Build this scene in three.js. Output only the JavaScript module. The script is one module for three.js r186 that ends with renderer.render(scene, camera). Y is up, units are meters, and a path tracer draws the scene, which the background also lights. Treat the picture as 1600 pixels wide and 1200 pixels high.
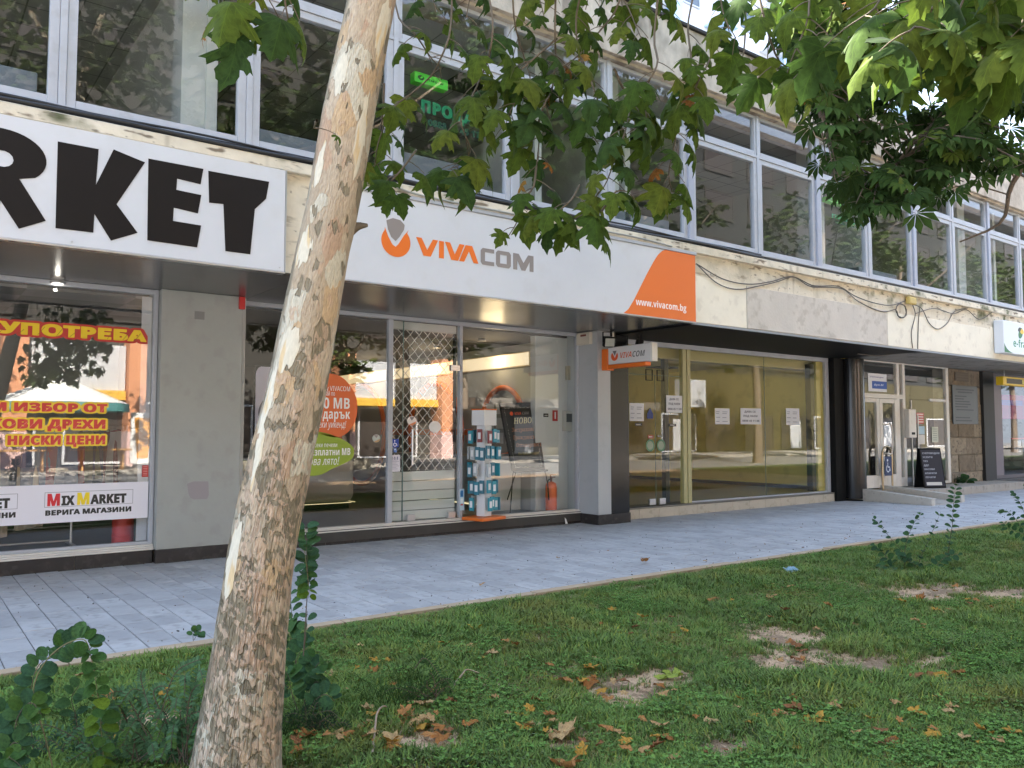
import * as THREE from 'three';
import { mergeGeometries, mergeVertices } from 'three/addons/utils/BufferGeometryUtils.js';
import { RoundedBoxGeometry } from 'three/addons/geometries/RoundedBoxGeometry.js';
import { ImprovedNoise } from 'three/addons/math/ImprovedNoise.js';

// ---------------------------------------------------------------- camera, sky, sun, exposure
const scene = new THREE.Scene();
const EYE = new THREE.Vector3(0, 1.55, 10.5);
const FWD = new THREE.Vector3(0.60112, 0.05927, -0.79696).normalize();
const camera = new THREE.PerspectiveCamera(50.23, 4 / 3, 0.05, 400);
camera.position.copy(EYE);
camera.lookAt(EYE.clone().add(FWD));
scene.add(camera);

const renderer = new THREE.WebGLRenderer({ antialias: true });
renderer.toneMapping = THREE.LinearToneMapping;
renderer.toneMappingExposure = 9.9;
renderer.shadowMap.enabled = true;

const SUN_DIR = new THREE.Vector3(-0.22, 0.70, -0.69).normalize();
function makeSky() {
  const w = 512, h = 256, d = new Float32Array(w * h * 4);
  const zen = [0.48, 0.66, 1.02], hor = [0.80, 0.90, 1.04];
  for (let j = 0; j < h; j++) for (let i = 0; i < w; i++) {
    const el = ((j + 0.5) / h - 0.5) * Math.PI, az = ((i + 0.5) / w - 0.5) * 2 * Math.PI;
    const y = Math.sin(el), v = [Math.cos(el) * Math.cos(az), y, Math.cos(el) * Math.sin(az)];
    const up = Math.pow(Math.max(0, y), 0.55);
    const c = Math.max(0, v[0] * SUN_DIR.x + v[1] * SUN_DIR.y + v[2] * SUN_DIR.z);
    const glow = 0.55 * Math.pow(c, 6) + 1.2 * Math.pow(c, 60);
    const o = (j * w + i) * 4;
    for (let k = 0; k < 3; k++) d[o + k] = (hor[k] * (1 - up) + zen[k] * up) * 0.40 + glow * [1, 0.97, 0.9][k] * 0.25;
    d[o + 3] = 1;
  }
  const t = new THREE.DataTexture(d, w, h, THREE.RGBAFormat, THREE.FloatType);
  t.mapping = THREE.EquirectangularReflectionMapping;
  t.magFilter = t.minFilter = THREE.LinearFilter;
  t.needsUpdate = true;
  return t;
}
scene.background = makeSky();
scene.environment = scene.background;
scene.backgroundIntensity = 1;
scene.environmentIntensity = 1;

const sun = new THREE.DirectionalLight(new THREE.Color(1.0, 0.93, 0.82), 5);
sun.position.copy(SUN_DIR).multiplyScalar(80);
sun.castShadow = true;
sun.shadow.mapSize.set(4096, 4096);
Object.assign(sun.shadow.camera, { left: -50, right: 50, top: 50, bottom: -50, near: 1, far: 220 });
scene.add(sun, sun.target);

// ---------------------------------------------------------------- helpers
function rng(s) { return () => { s |= 0; s = (s + 0x6D2B79F5) | 0; let t = Math.imul(s ^ (s >>> 15), 1 | s); t = (t + Math.imul(t ^ (t >>> 7), 61 | t)) ^ t; return ((t ^ (t >>> 14)) >>> 0) / 4294967296; }; }
const R = rng(7);
const rr = (a, b, r = R) => a + (b - a) * r();
const V = (x, y, z) => new THREE.Vector3(x, y, z);
const IN = new ImprovedNoise();
const noise = (x, y, z = 0.37) => IN.noise(x, y, z);
function fbm(x, y, z, n = 4) { let s = 0, a = 0.5, f = 1; for (let i = 0; i < n; i++) { s += a * IN.noise(x * f, y * f, z * f + i * 7.3); a *= 0.5; f *= 2.03; } return s; }
const clamp = (v, a = 0, b = 1) => Math.min(b, Math.max(a, v));
const sstep = (a, b, x) => { const t = clamp((x - a) / (b - a)); return t * t * (3 - 2 * t); };
const mix3 = (a, b, t) => [a[0] + (b[0] - a[0]) * t, a[1] + (b[1] - a[1]) * t, a[2] + (b[2] - a[2]) * t];

// surveying: where the line of sight through a point of the survey photo meets a depth, an upright plane or a level
const RIGHT = V(0, 0, 0).crossVectors(FWD, V(0, 1, 0)).normalize(), UPV = V(0, 0, 0).crossVectors(RIGHT, FWD).normalize();
const ray = (x, y) => FWD.clone().addScaledVector(RIGHT, (x - 800) / 1280).addScaledVector(UPV, (600 - y) / 1280);
const at = (x, y, d) => EYE.clone().addScaledVector(ray(x, y), d);
const onZ = (x, y, z) => { const d = ray(x, y); return EYE.clone().addScaledVector(d, (z - EYE.z) / d.z); };
const onY = (x, y, h) => { const d = ray(x, y); return EYE.clone().addScaledVector(d, (h - EYE.y) / d.y); };

const used = new Map();
function numbered(n) { const k = used.get(n) || 0; used.set(n, k + 1); return k ? n + '_' + String(k).padStart(3, '0') : n; }
function tag(o, label, category, group, kind) {
  if (label) o.userData.label = label;
  if (category) o.userData.category = category;
  if (group) o.userData.group = group;
  if (kind) o.userData.kind = kind;
  return o;
}
function thing(name, label, category, pos = [0, 0, 0], turn = 0, group) {
  const o = new THREE.Group();
  o.name = numbered(name);
  o.position.set(...pos); o.rotation.y = turn;
  scene.add(o);
  return tag(o, label, category, group);
}
function mesh(name, geo, mat, parent = scene) {
  const m = new THREE.Mesh(Array.isArray(geo) ? join(geo) : geo, mat);
  m.name = parent === scene ? numbered(name) : name;
  m.castShadow = m.receiveShadow = true;
  parent.add(m);
  return m;
}
function plain(g) {
  let q = g.index ? g.toNonIndexed() : g;
  for (const k of Object.keys(q.attributes)) if (!['position', 'normal', 'uv'].includes(k)) q.deleteAttribute(k);
  if (!q.attributes.normal) q.computeVertexNormals();
  if (!q.attributes.uv) metreUV(q);
  return q;
}
function join(list) { return list.length === 1 ? plain(list[0]) : mergeGeometries(list.map(plain), false); }
function metreUV(g) {
  const p = g.attributes.position, n = g.attributes.normal, uv = new Float32Array(p.count * 2);
  for (let i = 0; i < p.count; i++) {
    const ax = Math.abs(n.getX(i)), ay = Math.abs(n.getY(i)), az = Math.abs(n.getZ(i));
    if (ay >= ax && ay >= az) { uv[i * 2] = p.getX(i); uv[i * 2 + 1] = p.getZ(i); }
    else if (ax >= az) { uv[i * 2] = p.getZ(i); uv[i * 2 + 1] = p.getY(i); }
    else { uv[i * 2] = p.getX(i); uv[i * 2 + 1] = p.getY(i); }
  }
  g.setAttribute('uv', new THREE.BufferAttribute(uv, 2));
  return g;
}
// box by its limits
function bx(x0, x1, y0, y1, z0, z1, r = 0) {
  const w = x1 - x0, h = y1 - y0, d = z1 - z0;
  const g = r ? new RoundedBoxGeometry(w, h, d, 1, Math.min(r, w / 2.1, h / 2.1, d / 2.1)) : new THREE.BoxGeometry(w, h, d).toNonIndexed();
  g.translate((x0 + x1) / 2, (y0 + y1) / 2, (z0 + z1) / 2);
  return metreUV(g);
}
// a rectangular ring standing in the plane z (outer limits, bar widths)
function ringBox(x0, x1, y0, y1, z0, z1, l, r = l, b = l, t = l, rad = 0.006) {
  return [bx(x0, x0 + l, y0, y1, z0, z1, rad), bx(x1 - r, x1, y0, y1, z0, z1, rad), bx(x0 + l, x1 - r, y0, y0 + b, z0, z1 - 0.002, rad), bx(x0 + l, x1 - r, y1 - t, y1, z0, z1 - 0.002, rad)];
}
function sheet(x0, x1, y0, y1, z, nx = 1, ny = 1) { // upright sheet facing +z, uv 0..1
  const g = new THREE.PlaneGeometry(x1 - x0, y1 - y0, nx, ny).toNonIndexed();
  g.translate((x0 + x1) / 2, (y0 + y1) / 2, z);
  return g;
}
function tube(pts, r0, r1 = r0, seg = 6, n = 0, sm = true) { // tapered tube along points
  const c = sm && pts.length > 2 ? new THREE.CatmullRomCurve3(pts) : null;
  const N = n || Math.max(2, c ? pts.length * 3 : pts.length);
  const P = [];
  for (let i = 0; i < N; i++) { const t = i / (N - 1); P.push(c ? c.getPoint(t) : (pts.length === 2 ? pts[0].clone().lerp(pts[1], t) : pts[i])); }
  const pos = [], nor = [], uv = [], idx = [];
  let ref = V(0.31, 0.2, 0.93), len = 0;
  for (let i = 0; i < N; i++) {
    const T = P[Math.min(N - 1, i + 1)].clone().sub(P[Math.max(0, i - 1)]).normalize();
    const A = ref.clone().addScaledVector(T, -ref.dot(T)).normalize(), B = T.clone().cross(A);
    ref = A;
    if (i) len += P[i].distanceTo(P[i - 1]);
    const r = r0 + (r1 - r0) * i / (N - 1);
    for (let k = 0; k <= seg; k++) {
      const a = k / seg * Math.PI * 2, q = A.clone().multiplyScalar(Math.cos(a)).addScaledVector(B, Math.sin(a));
      pos.push(P[i].x + q.x * r, P[i].y + q.y * r, P[i].z + q.z * r); nor.push(q.x, q.y, q.z); uv.push(k / seg * r0 * 6.28, len);
    }
  }
  for (let i = 0; i < N - 1; i++) for (let k = 0; k < seg; k++) { const a = i * (seg + 1) + k, b = a + seg + 1; idx.push(a, a + 1, b, b, a + 1, b + 1); }
  const g = new THREE.BufferGeometry();
  g.setAttribute('position', new THREE.Float32BufferAttribute(pos, 3));
  g.setAttribute('normal', new THREE.Float32BufferAttribute(nor, 3));
  g.setAttribute('uv', new THREE.Float32BufferAttribute(uv, 2));
  g.setIndex(idx);
  return g.toNonIndexed();
}
const cyl = (r0, r1, h, x, y, z, seg = 20) => new THREE.CylinderGeometry(r1, r0, h, seg).toNonIndexed().translate(x, y + h / 2, z);
function poly(pts, holes = [], depth = 0.012, z = 0) { // extruded outline
  const s = new THREE.Shape(pts.map((p) => new THREE.Vector2(p[0], p[1])));
  for (const h of holes) s.holes.push(new THREE.Path(h.map((p) => new THREE.Vector2(p[0], p[1]))));
  return metreUV(new THREE.ExtrudeGeometry(s, { depth, bevelEnabled: false, curveSegments: 16 }).translate(0, 0, z));
}
const arc = (cx, cy, rx, ry, a0, a1, n = 16) => Array.from({ length: n + 1 }, (_, i) => { const a = (a0 + (a1 - a0) * i / n) * Math.PI / 180; return [cx + rx * Math.cos(a), cy + ry * Math.sin(a)]; });

// ---------------------------------------------------------------- textures and materials
function dataTex(w, h, fn, srgb = false, size = 1) { // fn(u,v) -> [r,g,b] (linear) ; tiles of "size" metres
  const d = new Uint8Array(w * h * 4);
  const enc = (v) => { v = clamp(v); return Math.round(255 * (srgb ? (v <= 0.0031308 ? v * 12.92 : 1.055 * Math.pow(v, 1 / 2.4) - 0.055) : v)); };
  for (let j = 0; j < h; j++) for (let i = 0; i < w; i++) {
    const c = fn((i + 0.5) / w, (j + 0.5) / h), o = (j * w + i) * 4;
    d[o] = enc(c[0]); d[o + 1] = enc(c[1]); d[o + 2] = enc(c[2]); d[o + 3] = 255;
  }
  const t = new THREE.DataTexture(d, w, h, THREE.RGBAFormat);
  if (srgb) t.colorSpace = THREE.SRGBColorSpace;
  t.wrapS = t.wrapT = THREE.RepeatWrapping;
  t.magFilter = THREE.LinearFilter; t.minFilter = THREE.LinearMipmapLinearFilter; t.generateMipmaps = true;
  if (Array.isArray(size)) t.repeat.set(1 / size[0], 1 / size[1]); else t.repeat.set(1 / size, 1 / size);
  t.needsUpdate = true;
  return t;
}
function canvasTex(w, h, draw) {
  const c = document.createElement('canvas');
  c.width = w; c.height = h;
  draw(c.getContext('2d'), w, h);
  const t = new THREE.CanvasTexture(c);
  t.colorSpace = THREE.SRGBColorSpace;
  t.anisotropy = 8;
  return t;
}
// periodic noise so that tiles join
const lat = (x, y, s) => { let h = Math.imul(x + 131, 374761393) ^ Math.imul(y + 57, 668265263) ^ Math.imul(s * 10 | 0, 2246822519); h = Math.imul(h ^ (h >>> 13), 1274126177); h ^= h >>> 16; return (h & 65535) / 65535 - 0.5; };
const per = (u, v, f, s = 0) => {
  f = Math.max(2, Math.round(f)); const x = ((u % 1 + 1) % 1) * f, y = ((v % 1 + 1) % 1) * f, xi = Math.floor(x), yi = Math.floor(y), a = x - xi, b = y - yi, p = a * a * (3 - 2 * a), q = b * b * (3 - 2 * b), x1 = (xi + 1) % f, y1 = (yi + 1) % f;
  return 1.5 * ((lat(xi % f, yi % f, s) * (1 - p) + lat(x1, yi % f, s) * p) * (1 - q) + (lat(xi % f, y1, s) * (1 - p) + lat(x1, y1, s) * p) * q);
};
const pfbm = (u, v, f, s = 0) => per(u, v, f, s) * 0.5 + per(u, v, f * 2.1, s + 5) * 0.25 + per(u, v, f * 4.3, s + 9) * 0.125 + per(u, v, f * 9, s + 13) * 0.07;
const speck = dataTex(256, 256, (u, v) => { const n = 0.5 + 0.42 * pfbm(u, v, 40, 2) + 0.15 * (R() - 0.5); return [n, n, n]; }, false, 0.6);
const fineBump = dataTex(256, 256, (u, v) => { const n = 0.5 + 0.6 * pfbm(u, v, 26, 4); return [n, n, n]; }, false, 0.8);
const wear = (base, amp, dirt = [0.12, 0.1, 0.08], k = 0.5, size = 2.5, s = 1) => dataTex(512, 512, (u, v) => {
  const n = pfbm(u, v, 7, s), m = sstep(0.08, 0.42, pfbm(u, v, 13, s + 3)) * k, f = 1 + amp * (n * 1.6 + 0.5 * pfbm(u, v, 60, s + 8));
  return mix3(base.map((c) => c * f), dirt, m);
}, true, size);
const mat = (color, roughness = 0.7, more = {}) => { const m = new THREE.MeshPhysicalMaterial({ roughness, ...more }); if (Array.isArray(color)) m.color.setRGB(...color); else m.map = color; return m; };
const M = {
  white: mat(wear([0.63, 0.64, 0.665], 0.03, [0.52, 0.5, 0.47], 0.16, 3, 3), 0.32, { roughnessMap: null }),
  alu: mat(wear([0.43, 0.445, 0.48], 0.06, [0.34, 0.33, 0.33], 0.3, 1.6, 5), 0.42),
  mull: mat(wear([0.36, 0.38, 0.45], 0.05, [0.25, 0.25, 0.27], 0.3, 1.6, 6), 0.45),
  ivory: mat(wear([0.70, 0.66, 0.60], 0.03, [0.45, 0.4, 0.33], 0.2, 1.6, 9), 0.4),
  acp: mat([0.13, 0.127, 0.122], 0.24, { metalness: 0.35, bumpMap: dataTex(128, 128, (u, v) => { const n = 0.5 + pfbm(u, v, 3, 21) * 0.8; return [n, n, n]; }, false, 2.2), bumpScale: 0.006 }),
  greyPier: mat(wear([0.34, 0.352, 0.33], 0.05, [0.25, 0.245, 0.23], 0.28, 2.2, 11), 0.5, { bumpMap: fineBump, bumpScale: 0.001 }),
  concrete: mat(wear([0.40, 0.36, 0.29], 0.16, [0.15, 0.13, 0.10], 0.7, 3.1, 13), 0.9, { bumpMap: fineBump, bumpScale: 0.006 }),
  darkTile: mat(wear([0.035, 0.030, 0.028], 0.1, [0.09, 0.08, 0.07], 0.4, 1.1, 15), 0.25),
  black: mat([0.008, 0.008, 0.008], 0.55, { specularIntensity: 0.3, bumpMap: fineBump, bumpScale: 0.001 }),
  blackGloss: mat([0.010, 0.010, 0.011], 0.2),
  steel: mat([0.55, 0.55, 0.56], 0.3, { metalness: 0.9 }),
  orange: mat([0.78, 0.165, 0.018], 0.4),
  red: mat([0.55, 0.02, 0.02], 0.4),
  roof: mat([0.03, 0.028, 0.026], 0.9),
  floorDark: mat(wear([0.045, 0.043, 0.04], 0.1, [0.07, 0.065, 0.06], 0.3, 1.5, 17), 0.35),
  ceiling: mat([0.34, 0.33, 0.32], 0.9),
  wallGrey: mat(wear([0.50, 0.51, 0.49], 0.02, [0.4, 0.4, 0.38], 0.2, 3, 19), 0.7),
  wallDark: mat([0.16, 0.155, 0.15], 0.8),
  wallOlive: mat(wear([0.90, 0.80, 0.36], 0.03, [0.45, 0.38, 0.17], 0.2, 3, 23), 0.7),
  oliveMetal: mat([0.44, 0.40, 0.20], 0.45),
  cable: mat([0.02, 0.02, 0.022], 0.5),
  wire: mat([0.10, 0.085, 0.07], 0.6),
  glass: mat([0.97, 0.985, 0.98], 0, { transmission: 1, thickness: 0, ior: 1.9 }),
  glassDark: mat([0.90, 0.93, 0.93], 0, { transmission: 1, thickness: 0, ior: 1.7 }),
  glassFar: mat([0.9, 0.92, 0.92], 0, { transmission: 1, thickness: 0, ior: 1.35 }),
  glassYellow: mat([0.98, 0.95, 0.74], 0, { transmission: 1, thickness: 0, ior: 1.55 }),
  glassEdge: mat([0.10, 0.16, 0.14], 0.2),
  paper: mat([0.78, 0.78, 0.78], 0.7),
};
// ---------------------------------------------------------------- ground
const KERB0 = 4.15, KERB1 = 4.27;
const plazaTex = wear([0.22, 0.215, 0.21], 0.1, [0.2, 0.19, 0.18], 0.5, 4, 31);
{
  const g = new THREE.PlaneGeometry(300, 300).rotateX(-Math.PI / 2).translate(0, -0.16, 20).toNonIndexed();
  tag(mesh('ground', metreUV(g), mat(plazaTex, 0.9)), 'wide grey town ground under and around everything', 'ground', null, 'structure');
  tag(mesh('plaza', bx(-60, 110, -0.15, 0.02, 12.6, 60), mat(plazaTex, 0.85)), 'grey paved plaza across the lawn from the shops', 'plaza', null, 'structure');
}
// paved footway: bed, then stones laid one by one
const pavement = thing('pavement', 'grey block paved footway along the shop fronts', 'pavement');
pavement.userData.kind = 'structure';
mesh('bed', bx(-8, 40, -0.14, -0.009, -0.6, KERB0), mat(wear([0.10, 0.095, 0.09], 0.2, [0.05, 0.05, 0.04], 0.4, 1.3, 33), 0.95), pavement);
{
  const W = 0.223, L = 0.4, w = W - 0.007, l = L - 0.006, b = 0.004;
  const stone = (() => { // bevelled slab, top at y = 0
    const hw = w / 2, hl = l / 2, P = [];
    const q = (a, b2, c, d) => P.push(...a, ...b2, ...c, ...a, ...c, ...d);
    const o = (x, y, z) => [x, y, z], T = [[-1, -1], [1, -1], [1, 1], [-1, 1]];
    const top = T.map(([x, z]) => o(x * (hw - b), 0, z * (hl - b))), mid = T.map(([x, z]) => o(x * hw, -b, z * hl)), bot = T.map(([x, z]) => o(x * hw, -0.02, z * hl));
    q(top[0], top[3], top[2], top[1]);
    for (let i = 0; i < 4; i++) { const j = (i + 1) % 4; q(top[i], top[j], mid[j], mid[i]); q(mid[i], mid[j], bot[j], bot[i]); }
    const g = new THREE.BufferGeometry();
    g.setAttribute('position', new THREE.Float32BufferAttribute(P, 3));
    g.computeVertexNormals();
    return metreUV(g);
  })();
  const tones = [[0.375, 0.366, 0.362], [0.36, 0.352, 0.349], [0.39, 0.382, 0.378], [0.345, 0.338, 0.336]];
  const pm = tones.map((t, i) => mat(wear(t, 0.16, [0.2, 0.19, 0.175], 0.5, 1.5, 40 + i), 0.75, { bumpMap: fineBump, bumpScale: 0.0015 }));
  const cells = [], r = rng(11);
  for (let i = -28; i < 150; i++) { const off = (i % 2 ? 0.5 : 0) * L + 0.06 * r(); for (let k = -1; k < 11; k++) { const z = off + k * L + L / 2, x = 1.09 + (i + 0.5) * W; const z1 = Math.min(z + l / 2, KERB0 + 0.001); if (z - l / 2 > -0.5 && z1 - z + l / 2 > 0.05) cells.push([x, (z - l / 2 + z1) / 2, r(), r(), r(), (z1 - z + l / 2) / l]); } }
  const inView = (c) => { const d = V(c[0], 0, c[1]).sub(EYE), k = d.dot(FWD); return k > 1 && Math.abs(d.dot(RIGHT)) < k * 0.64; };
  cells.sort((a, b2) => (inView(b2) - inView(a)) || (Math.hypot(a[0], a[1] - 10.5) - Math.hypot(b2[0], b2[1] - 10.5)));
  const rest = [[], [], [], []];
  cells.forEach((c, n) => {
    const t = Math.floor(c[2] * 3.99), y = (c[3] - 0.5) * 0.005, tilt = (c[4] - 0.5) * 0.012;
    if (n < 300) {
      const m = mesh('paver', stone, pm[t], pavement);
      m.position.set(c[0], y, c[1]); m.rotation.set(tilt, c[3] > 0.5 ? Math.PI : 0, tilt); m.scale.z = c[5];
    } else rest[t].push(stone.clone().applyMatrix4(new THREE.Matrix4().makeRotationFromEuler(new THREE.Euler(tilt, 0, tilt)).scale(V(1, 1, c[5])).setPosition(c[0], y, c[1])));
  });
  rest.forEach((g, t) => tag(mesh('paver', g, pm[t], pavement), 'the farther rows of paving blocks', null, null, 'stuff'));
  // a cut course against the kerb
  const edge = [];
  for (let i = 0; i < 90; i++) edge.push(bx(-8 + i * 0.5, -8 + i * 0.5 + 0.495, -0.03, 0.002 + (r() - 0.5) * 0.002, KERB0 - 0.115 + 0.12, KERB1, 0.004));
  const kerb = thing('kerb', 'low sandy concrete kerb between footway and lawn', 'kerb');
  kerb.userData.kind = 'structure';
  const km = mat(wear([0.42, 0.31, 0.20], 0.15, [0.2, 0.15, 0.1], 0.6, 1.3, 47), 0.95, { bumpMap: fineBump, bumpScale: 0.004 });
  for (let i = 0; i < 44; i++) { const dx = (r() - 0.5) * 0.004, dz = (r() - 0.5) * 0.02, dy = (r() - 0.5) * 0.012; mesh('kerb_stone', bx(-8 + i, -8 + i + 0.992 + dx, -0.12, 0.012 + dy, KERB0 + 0.006 + dz * 0.2, KERB1 + dz, 0.008), km, kerb); }
}

// ---------------------------------------------------------------- the shop building
const B = thing('commercial_building', 'two storey concrete building with shops under a long band of windows', 'building');
const part = (name, geo, m, parent = B, label) => tag(mesh(name, geo, m, parent), label);
const X0 = -6, X1 = 36;
{ // fascia above the shops, cornice and roof
  const F = dataTex(1024, 256, (u, v) => {
    const x = u * 16, y = v * 1.4;
    const st = fbm(x * 1.9, y * 0.7, 1.3), fine = fbm(x * 9, y * 9, 4.4), drip = sstep(0.1, 0.42, fbm(x * 6, y * 0.7, 9.1, 3));
    let c = mix3([0.68, 0.61, 0.48], [0.74, 0.67, 0.54], sstep(-0.2, 0.3, st));
    c = c.map((k) => k * (1 + fine * 0.12));
    c = mix3(c, [0.34, 0.28, 0.2], drip * 0.55 * sstep(0.1, 1.1, y));
    c = mix3(c, [0.16, 0.12, 0.08], sstep(0.14, 0.36, fbm(x * 4, y * 14, 2.2)) * (0.45 + 0.45 * sstep(0.95, 1.15, y)));
    const moss = sstep(0.02, 0.3, fbm(x * 1.6, y * 2, 6.6)) * sstep(0.85, 1.1, y);
    c = mix3(c, [0.07, 0.085, 0.03], moss * (x < 5.5 || x > 14 ? 0.9 : 0.25));
    if (fbm(x * 13, y * 13, 7.7, 2) > 0.34) c = mix3(c, [0.12, 0.1, 0.08], 0.6);
    return c;
  }, true, [16, 1.4]);
  const fm = mat(F, 0.9, { bumpMap: fineBump, bumpScale: 0.004 });
  const g = bx(X0, X1, 3.30, 4.44, 1.62, 1.92);
  g.translate(0, -3.2, 0); metreUV(g); g.translate(0, 3.2, 0);
  part('fascia', g, fm);
  const led = bx(X0, X1, 4.40, 4.53, 1.60, 2.0, 0.012);
  led.translate(0, -3.3, 0); metreUV(led); led.translate(0, 3.3, 0);
  part('ledge', led, fm, B, 'mossy concrete ledge below the windows');
  part('sill', bx(X0, X1, 4.535, 4.60, 1.6, 1.90, 0.004), mat([0.05, 0.05, 0.055], 0.6), B, 'dark sill under the band of windows');
  part('flashing', bx(X0, X1, 4.60, 4.635, 1.6, 1.93, 0.004), M.alu);
  const C = dataTex(1024, 128, (u, v) => {
    const x = u * 12, y = v;
    let c = mix3([0.42, 0.36, 0.29], [0.54, 0.48, 0.40], sstep(-0.3, 0.3, fbm(x * 1.5, y, 3)));
    c = c.map((k) => k * (1 + 0.3 * fbm(x * 10, y * 7, 8)));
    const drip = sstep(0.02, 0.32, fbm(x * 3.2, y * 0.35, 5.5, 4));
    c = mix3(c, [0.12, 0.09, 0.065], drip * (0.25 + 0.6 * y));
    c = mix3(c, [0.03, 0.028, 0.022], sstep(0.12, 0.4, fbm(x * 0.9, y * 0.8, 12)) * sstep(0.2, 0.9, y));
    return c;
  }, true, [12, 1]);
  const co = bx(X0, X1, 7.14, 8.02, 1.2, 2.0, 0.01);
  co.translate(0, -7.1, 0); metreUV(co); co.translate(0, 7.1, 0);
  const cm = mat(C, 0.92, { bumpMap: fineBump, bumpScale: 0.006 });
  part('cornice', co, cm);
  const lip = bx(X0, X1, 7.09, 7.17, 1.5, 1.93, 0.01);
  lip.translate(0, -7.0, 0); metreUV(lip); lip.translate(0, 7.0, 0);
  part('cornice_lip', lip, cm);
  part('roof_edge', bx(X0, X1, 8.023, 8.08, 1.1, 2.04, 0.01), M.roof);
  part('roof', bx(X0, X1, 7.6, 7.95, -12, 1.19), M.roof);
  part('end_wall', bx(X0 - 0.3, X0 - 0.002, 0, 7.9, -12, 1.6), M.concrete);
  part('end_wall', bx(X1 + 0.002, X1 + 0.3, 0, 7.9, -12, 1.6), M.concrete);
  part('back_wall', bx(X0, X1, 0, 7.58, -12.3, -12.002), M.concrete);
  part('floor_slab', bx(X0, X1, 3.36, 4.38, -12, 1.6), M.wallDark, B);
  // soffits under the overhanging storey
  part('soffit', bx(X0, 3.6, 3.285, 3.335, -0.6, 1.905), M.acp, B, 'shiny dark grey metal soffit above the clothes shop');
  part('soffit', bx(3.606, 10.02, 3.285, 3.335, -0.6, 1.905), M.acp, B, 'shiny dark grey metal soffit above the phone shop');
  part('soffit', bx(10.026, 17.35, 3.255, 3.335, -0.6, 1.905), M.black, B, 'black soffit above the empty shop');
  part('soffit', bx(17.356, X1, 3.285, 3.335, -0.6, 1.905), mat(wear([0.30, 0.28, 0.25], 0.1, [0.12, 0.11, 0.1], 0.6, 2, 52), 0.85), B, 'grey plaster soffit above the entrance');
  part('soffit_edge', bx(10.03, X1, 3.262, 3.30, 1.908, 1.935, 0.004), mat([0.30, 0.32, 0.35], 0.5));
  // a smoother repair panel on the cream fascia
  const pg = bx(11.42, 15.95, 3.305, 4.02, 1.921, 1.945, 0.006);
  const pf = mat(wear([0.60, 0.55, 0.48], 0.07, [0.33, 0.28, 0.22], 0.4, 2.1, 55), 0.9, { bumpMap: fineBump, bumpScale: 0.003 });
  part('repair_panel', pg, pf, B, 'greyer rendered panel on the cream fascia');
  const p2 = mat(wear([0.82, 0.76, 0.62], 0.06, [0.5, 0.44, 0.35], 0.3, 2.1, 57), 0.85);
  part('repair_panel', bx(15.96, 20.6, 3.303, 4.0, 1.921, 1.941, 0.006), p2, B, 'freshly whitened panel on the cream fascia');
  part('repair_panel', bx(10.1, 11.41, 3.303, 4.05, 1.921, 1.939, 0.006), p2);
  part('repair_panel', bx(20.61, 30, 3.303, 4.05, 1.921, 1.938, 0.006), p2);
}
// band of windows
const mulls = [];
for (let i = -4; i <= 20; i++) mulls.push(1.165 + i * 1.789);
mulls.forEach((x, i) => {
  const wide = i >= 9 && i % 2 === 1;
  part('mullion', bx(x - (wide ? 0.06 : 0.032), x + (wide ? 0.06 : 0.032), 4.636, 7.088, 1.74, wide ? 1.895 : 1.872, 0.006), wide ? M.mull : M.alu);
  if (i === mulls.length - 1) return;
  const a = x + (wide ? 0.062 : 0.034), nx = mulls[i + 1], w2 = i + 1 >= 9 && (i + 1) % 2 === 1, b = nx - (w2 ? 0.062 : 0.034);
  const fr = mesh('window', [...ringBox(a, b, 4.637, 6.335, 1.77, 1.855, 0.085, 0.085, 0.09, 0.085), bx(a, b, 6.337, 6.385, 1.75, 1.868, 0.004), ...ringBox(a, b, 6.387, 7.086, 1.77, 1.855, 0.052, 0.052, 0.07, 0.05)], M.alu, B);
  mesh('pane', sheet(a + 0.08, b - 0.08, 4.72, 6.255, 1.81), M.glassDark, fr);
  mesh('pane', sheet(a + 0.05, b - 0.05, 6.45, 7.04, 1.81), M.glassDark, fr);
});
{ // rooms upstairs, seen dimly through the glass
  part('upper_floor', bx(X0, X1, 4.385, 4.5, -9, 1.59), M.floorDark);
  const ct = dataTex(256, 256, (u, v) => { const e = (u * 4) % 1 < 0.03 || (v * 4) % 1 < 0.03, k = e ? 0.2 : 0.45; return [k, k, k]; }, true, 2.4);
  part('upper_ceiling', bx(X0, X1, 7.2, 7.3, -9, 1.59), mat(ct, 0.9));
  part('upper_back_wall', bx(X0, X1, 4.5, 7.2, -6.2, -6), M.wallGrey);
  for (const [x, z0] of [[2.6, -6], [7.2, 0.2], [9.0, -6], [15.9, -6], [22, -6], [29, -6]]) part('partition', bx(x, x + 0.12, 4.5, 7.2, z0, 1.5), M.wallGrey);
  for (const x of [2.35, 8.55, 14.2, 20.2, 26]) part('column', bx(x, x + 0.36, 4.5, 7.2, 1.1, 1.46), M.wallGrey);
  for (const [x, z] of [[6.9, 0.3], [10.9, 0], [10.9, -1.6], [12.6, 0.1], [17.6, 0]]) part('ceiling_panel', bx(x, x + 0.6, 7.17, 7.198, z - 0.9, z, 0.004), mat([0.02, 0.02, 0.02], 0.7));
  // low grey and dark furniture backs against the glass
  for (const [x0, x1, h] of [[-2, 1.0, 0.55], [3.2, 4.5, 0.5], [4.9, 6.3, 0.62], [8.7, 10, 0.5], [15.7, 17.2, 0.45]]) part('cupboard_back', bx(x0, x1, 4.5, 4.5 + h, 1.15, 1.5, 0.01), mat([0.16, 0.18, 0.21], 0.6));
}
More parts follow.
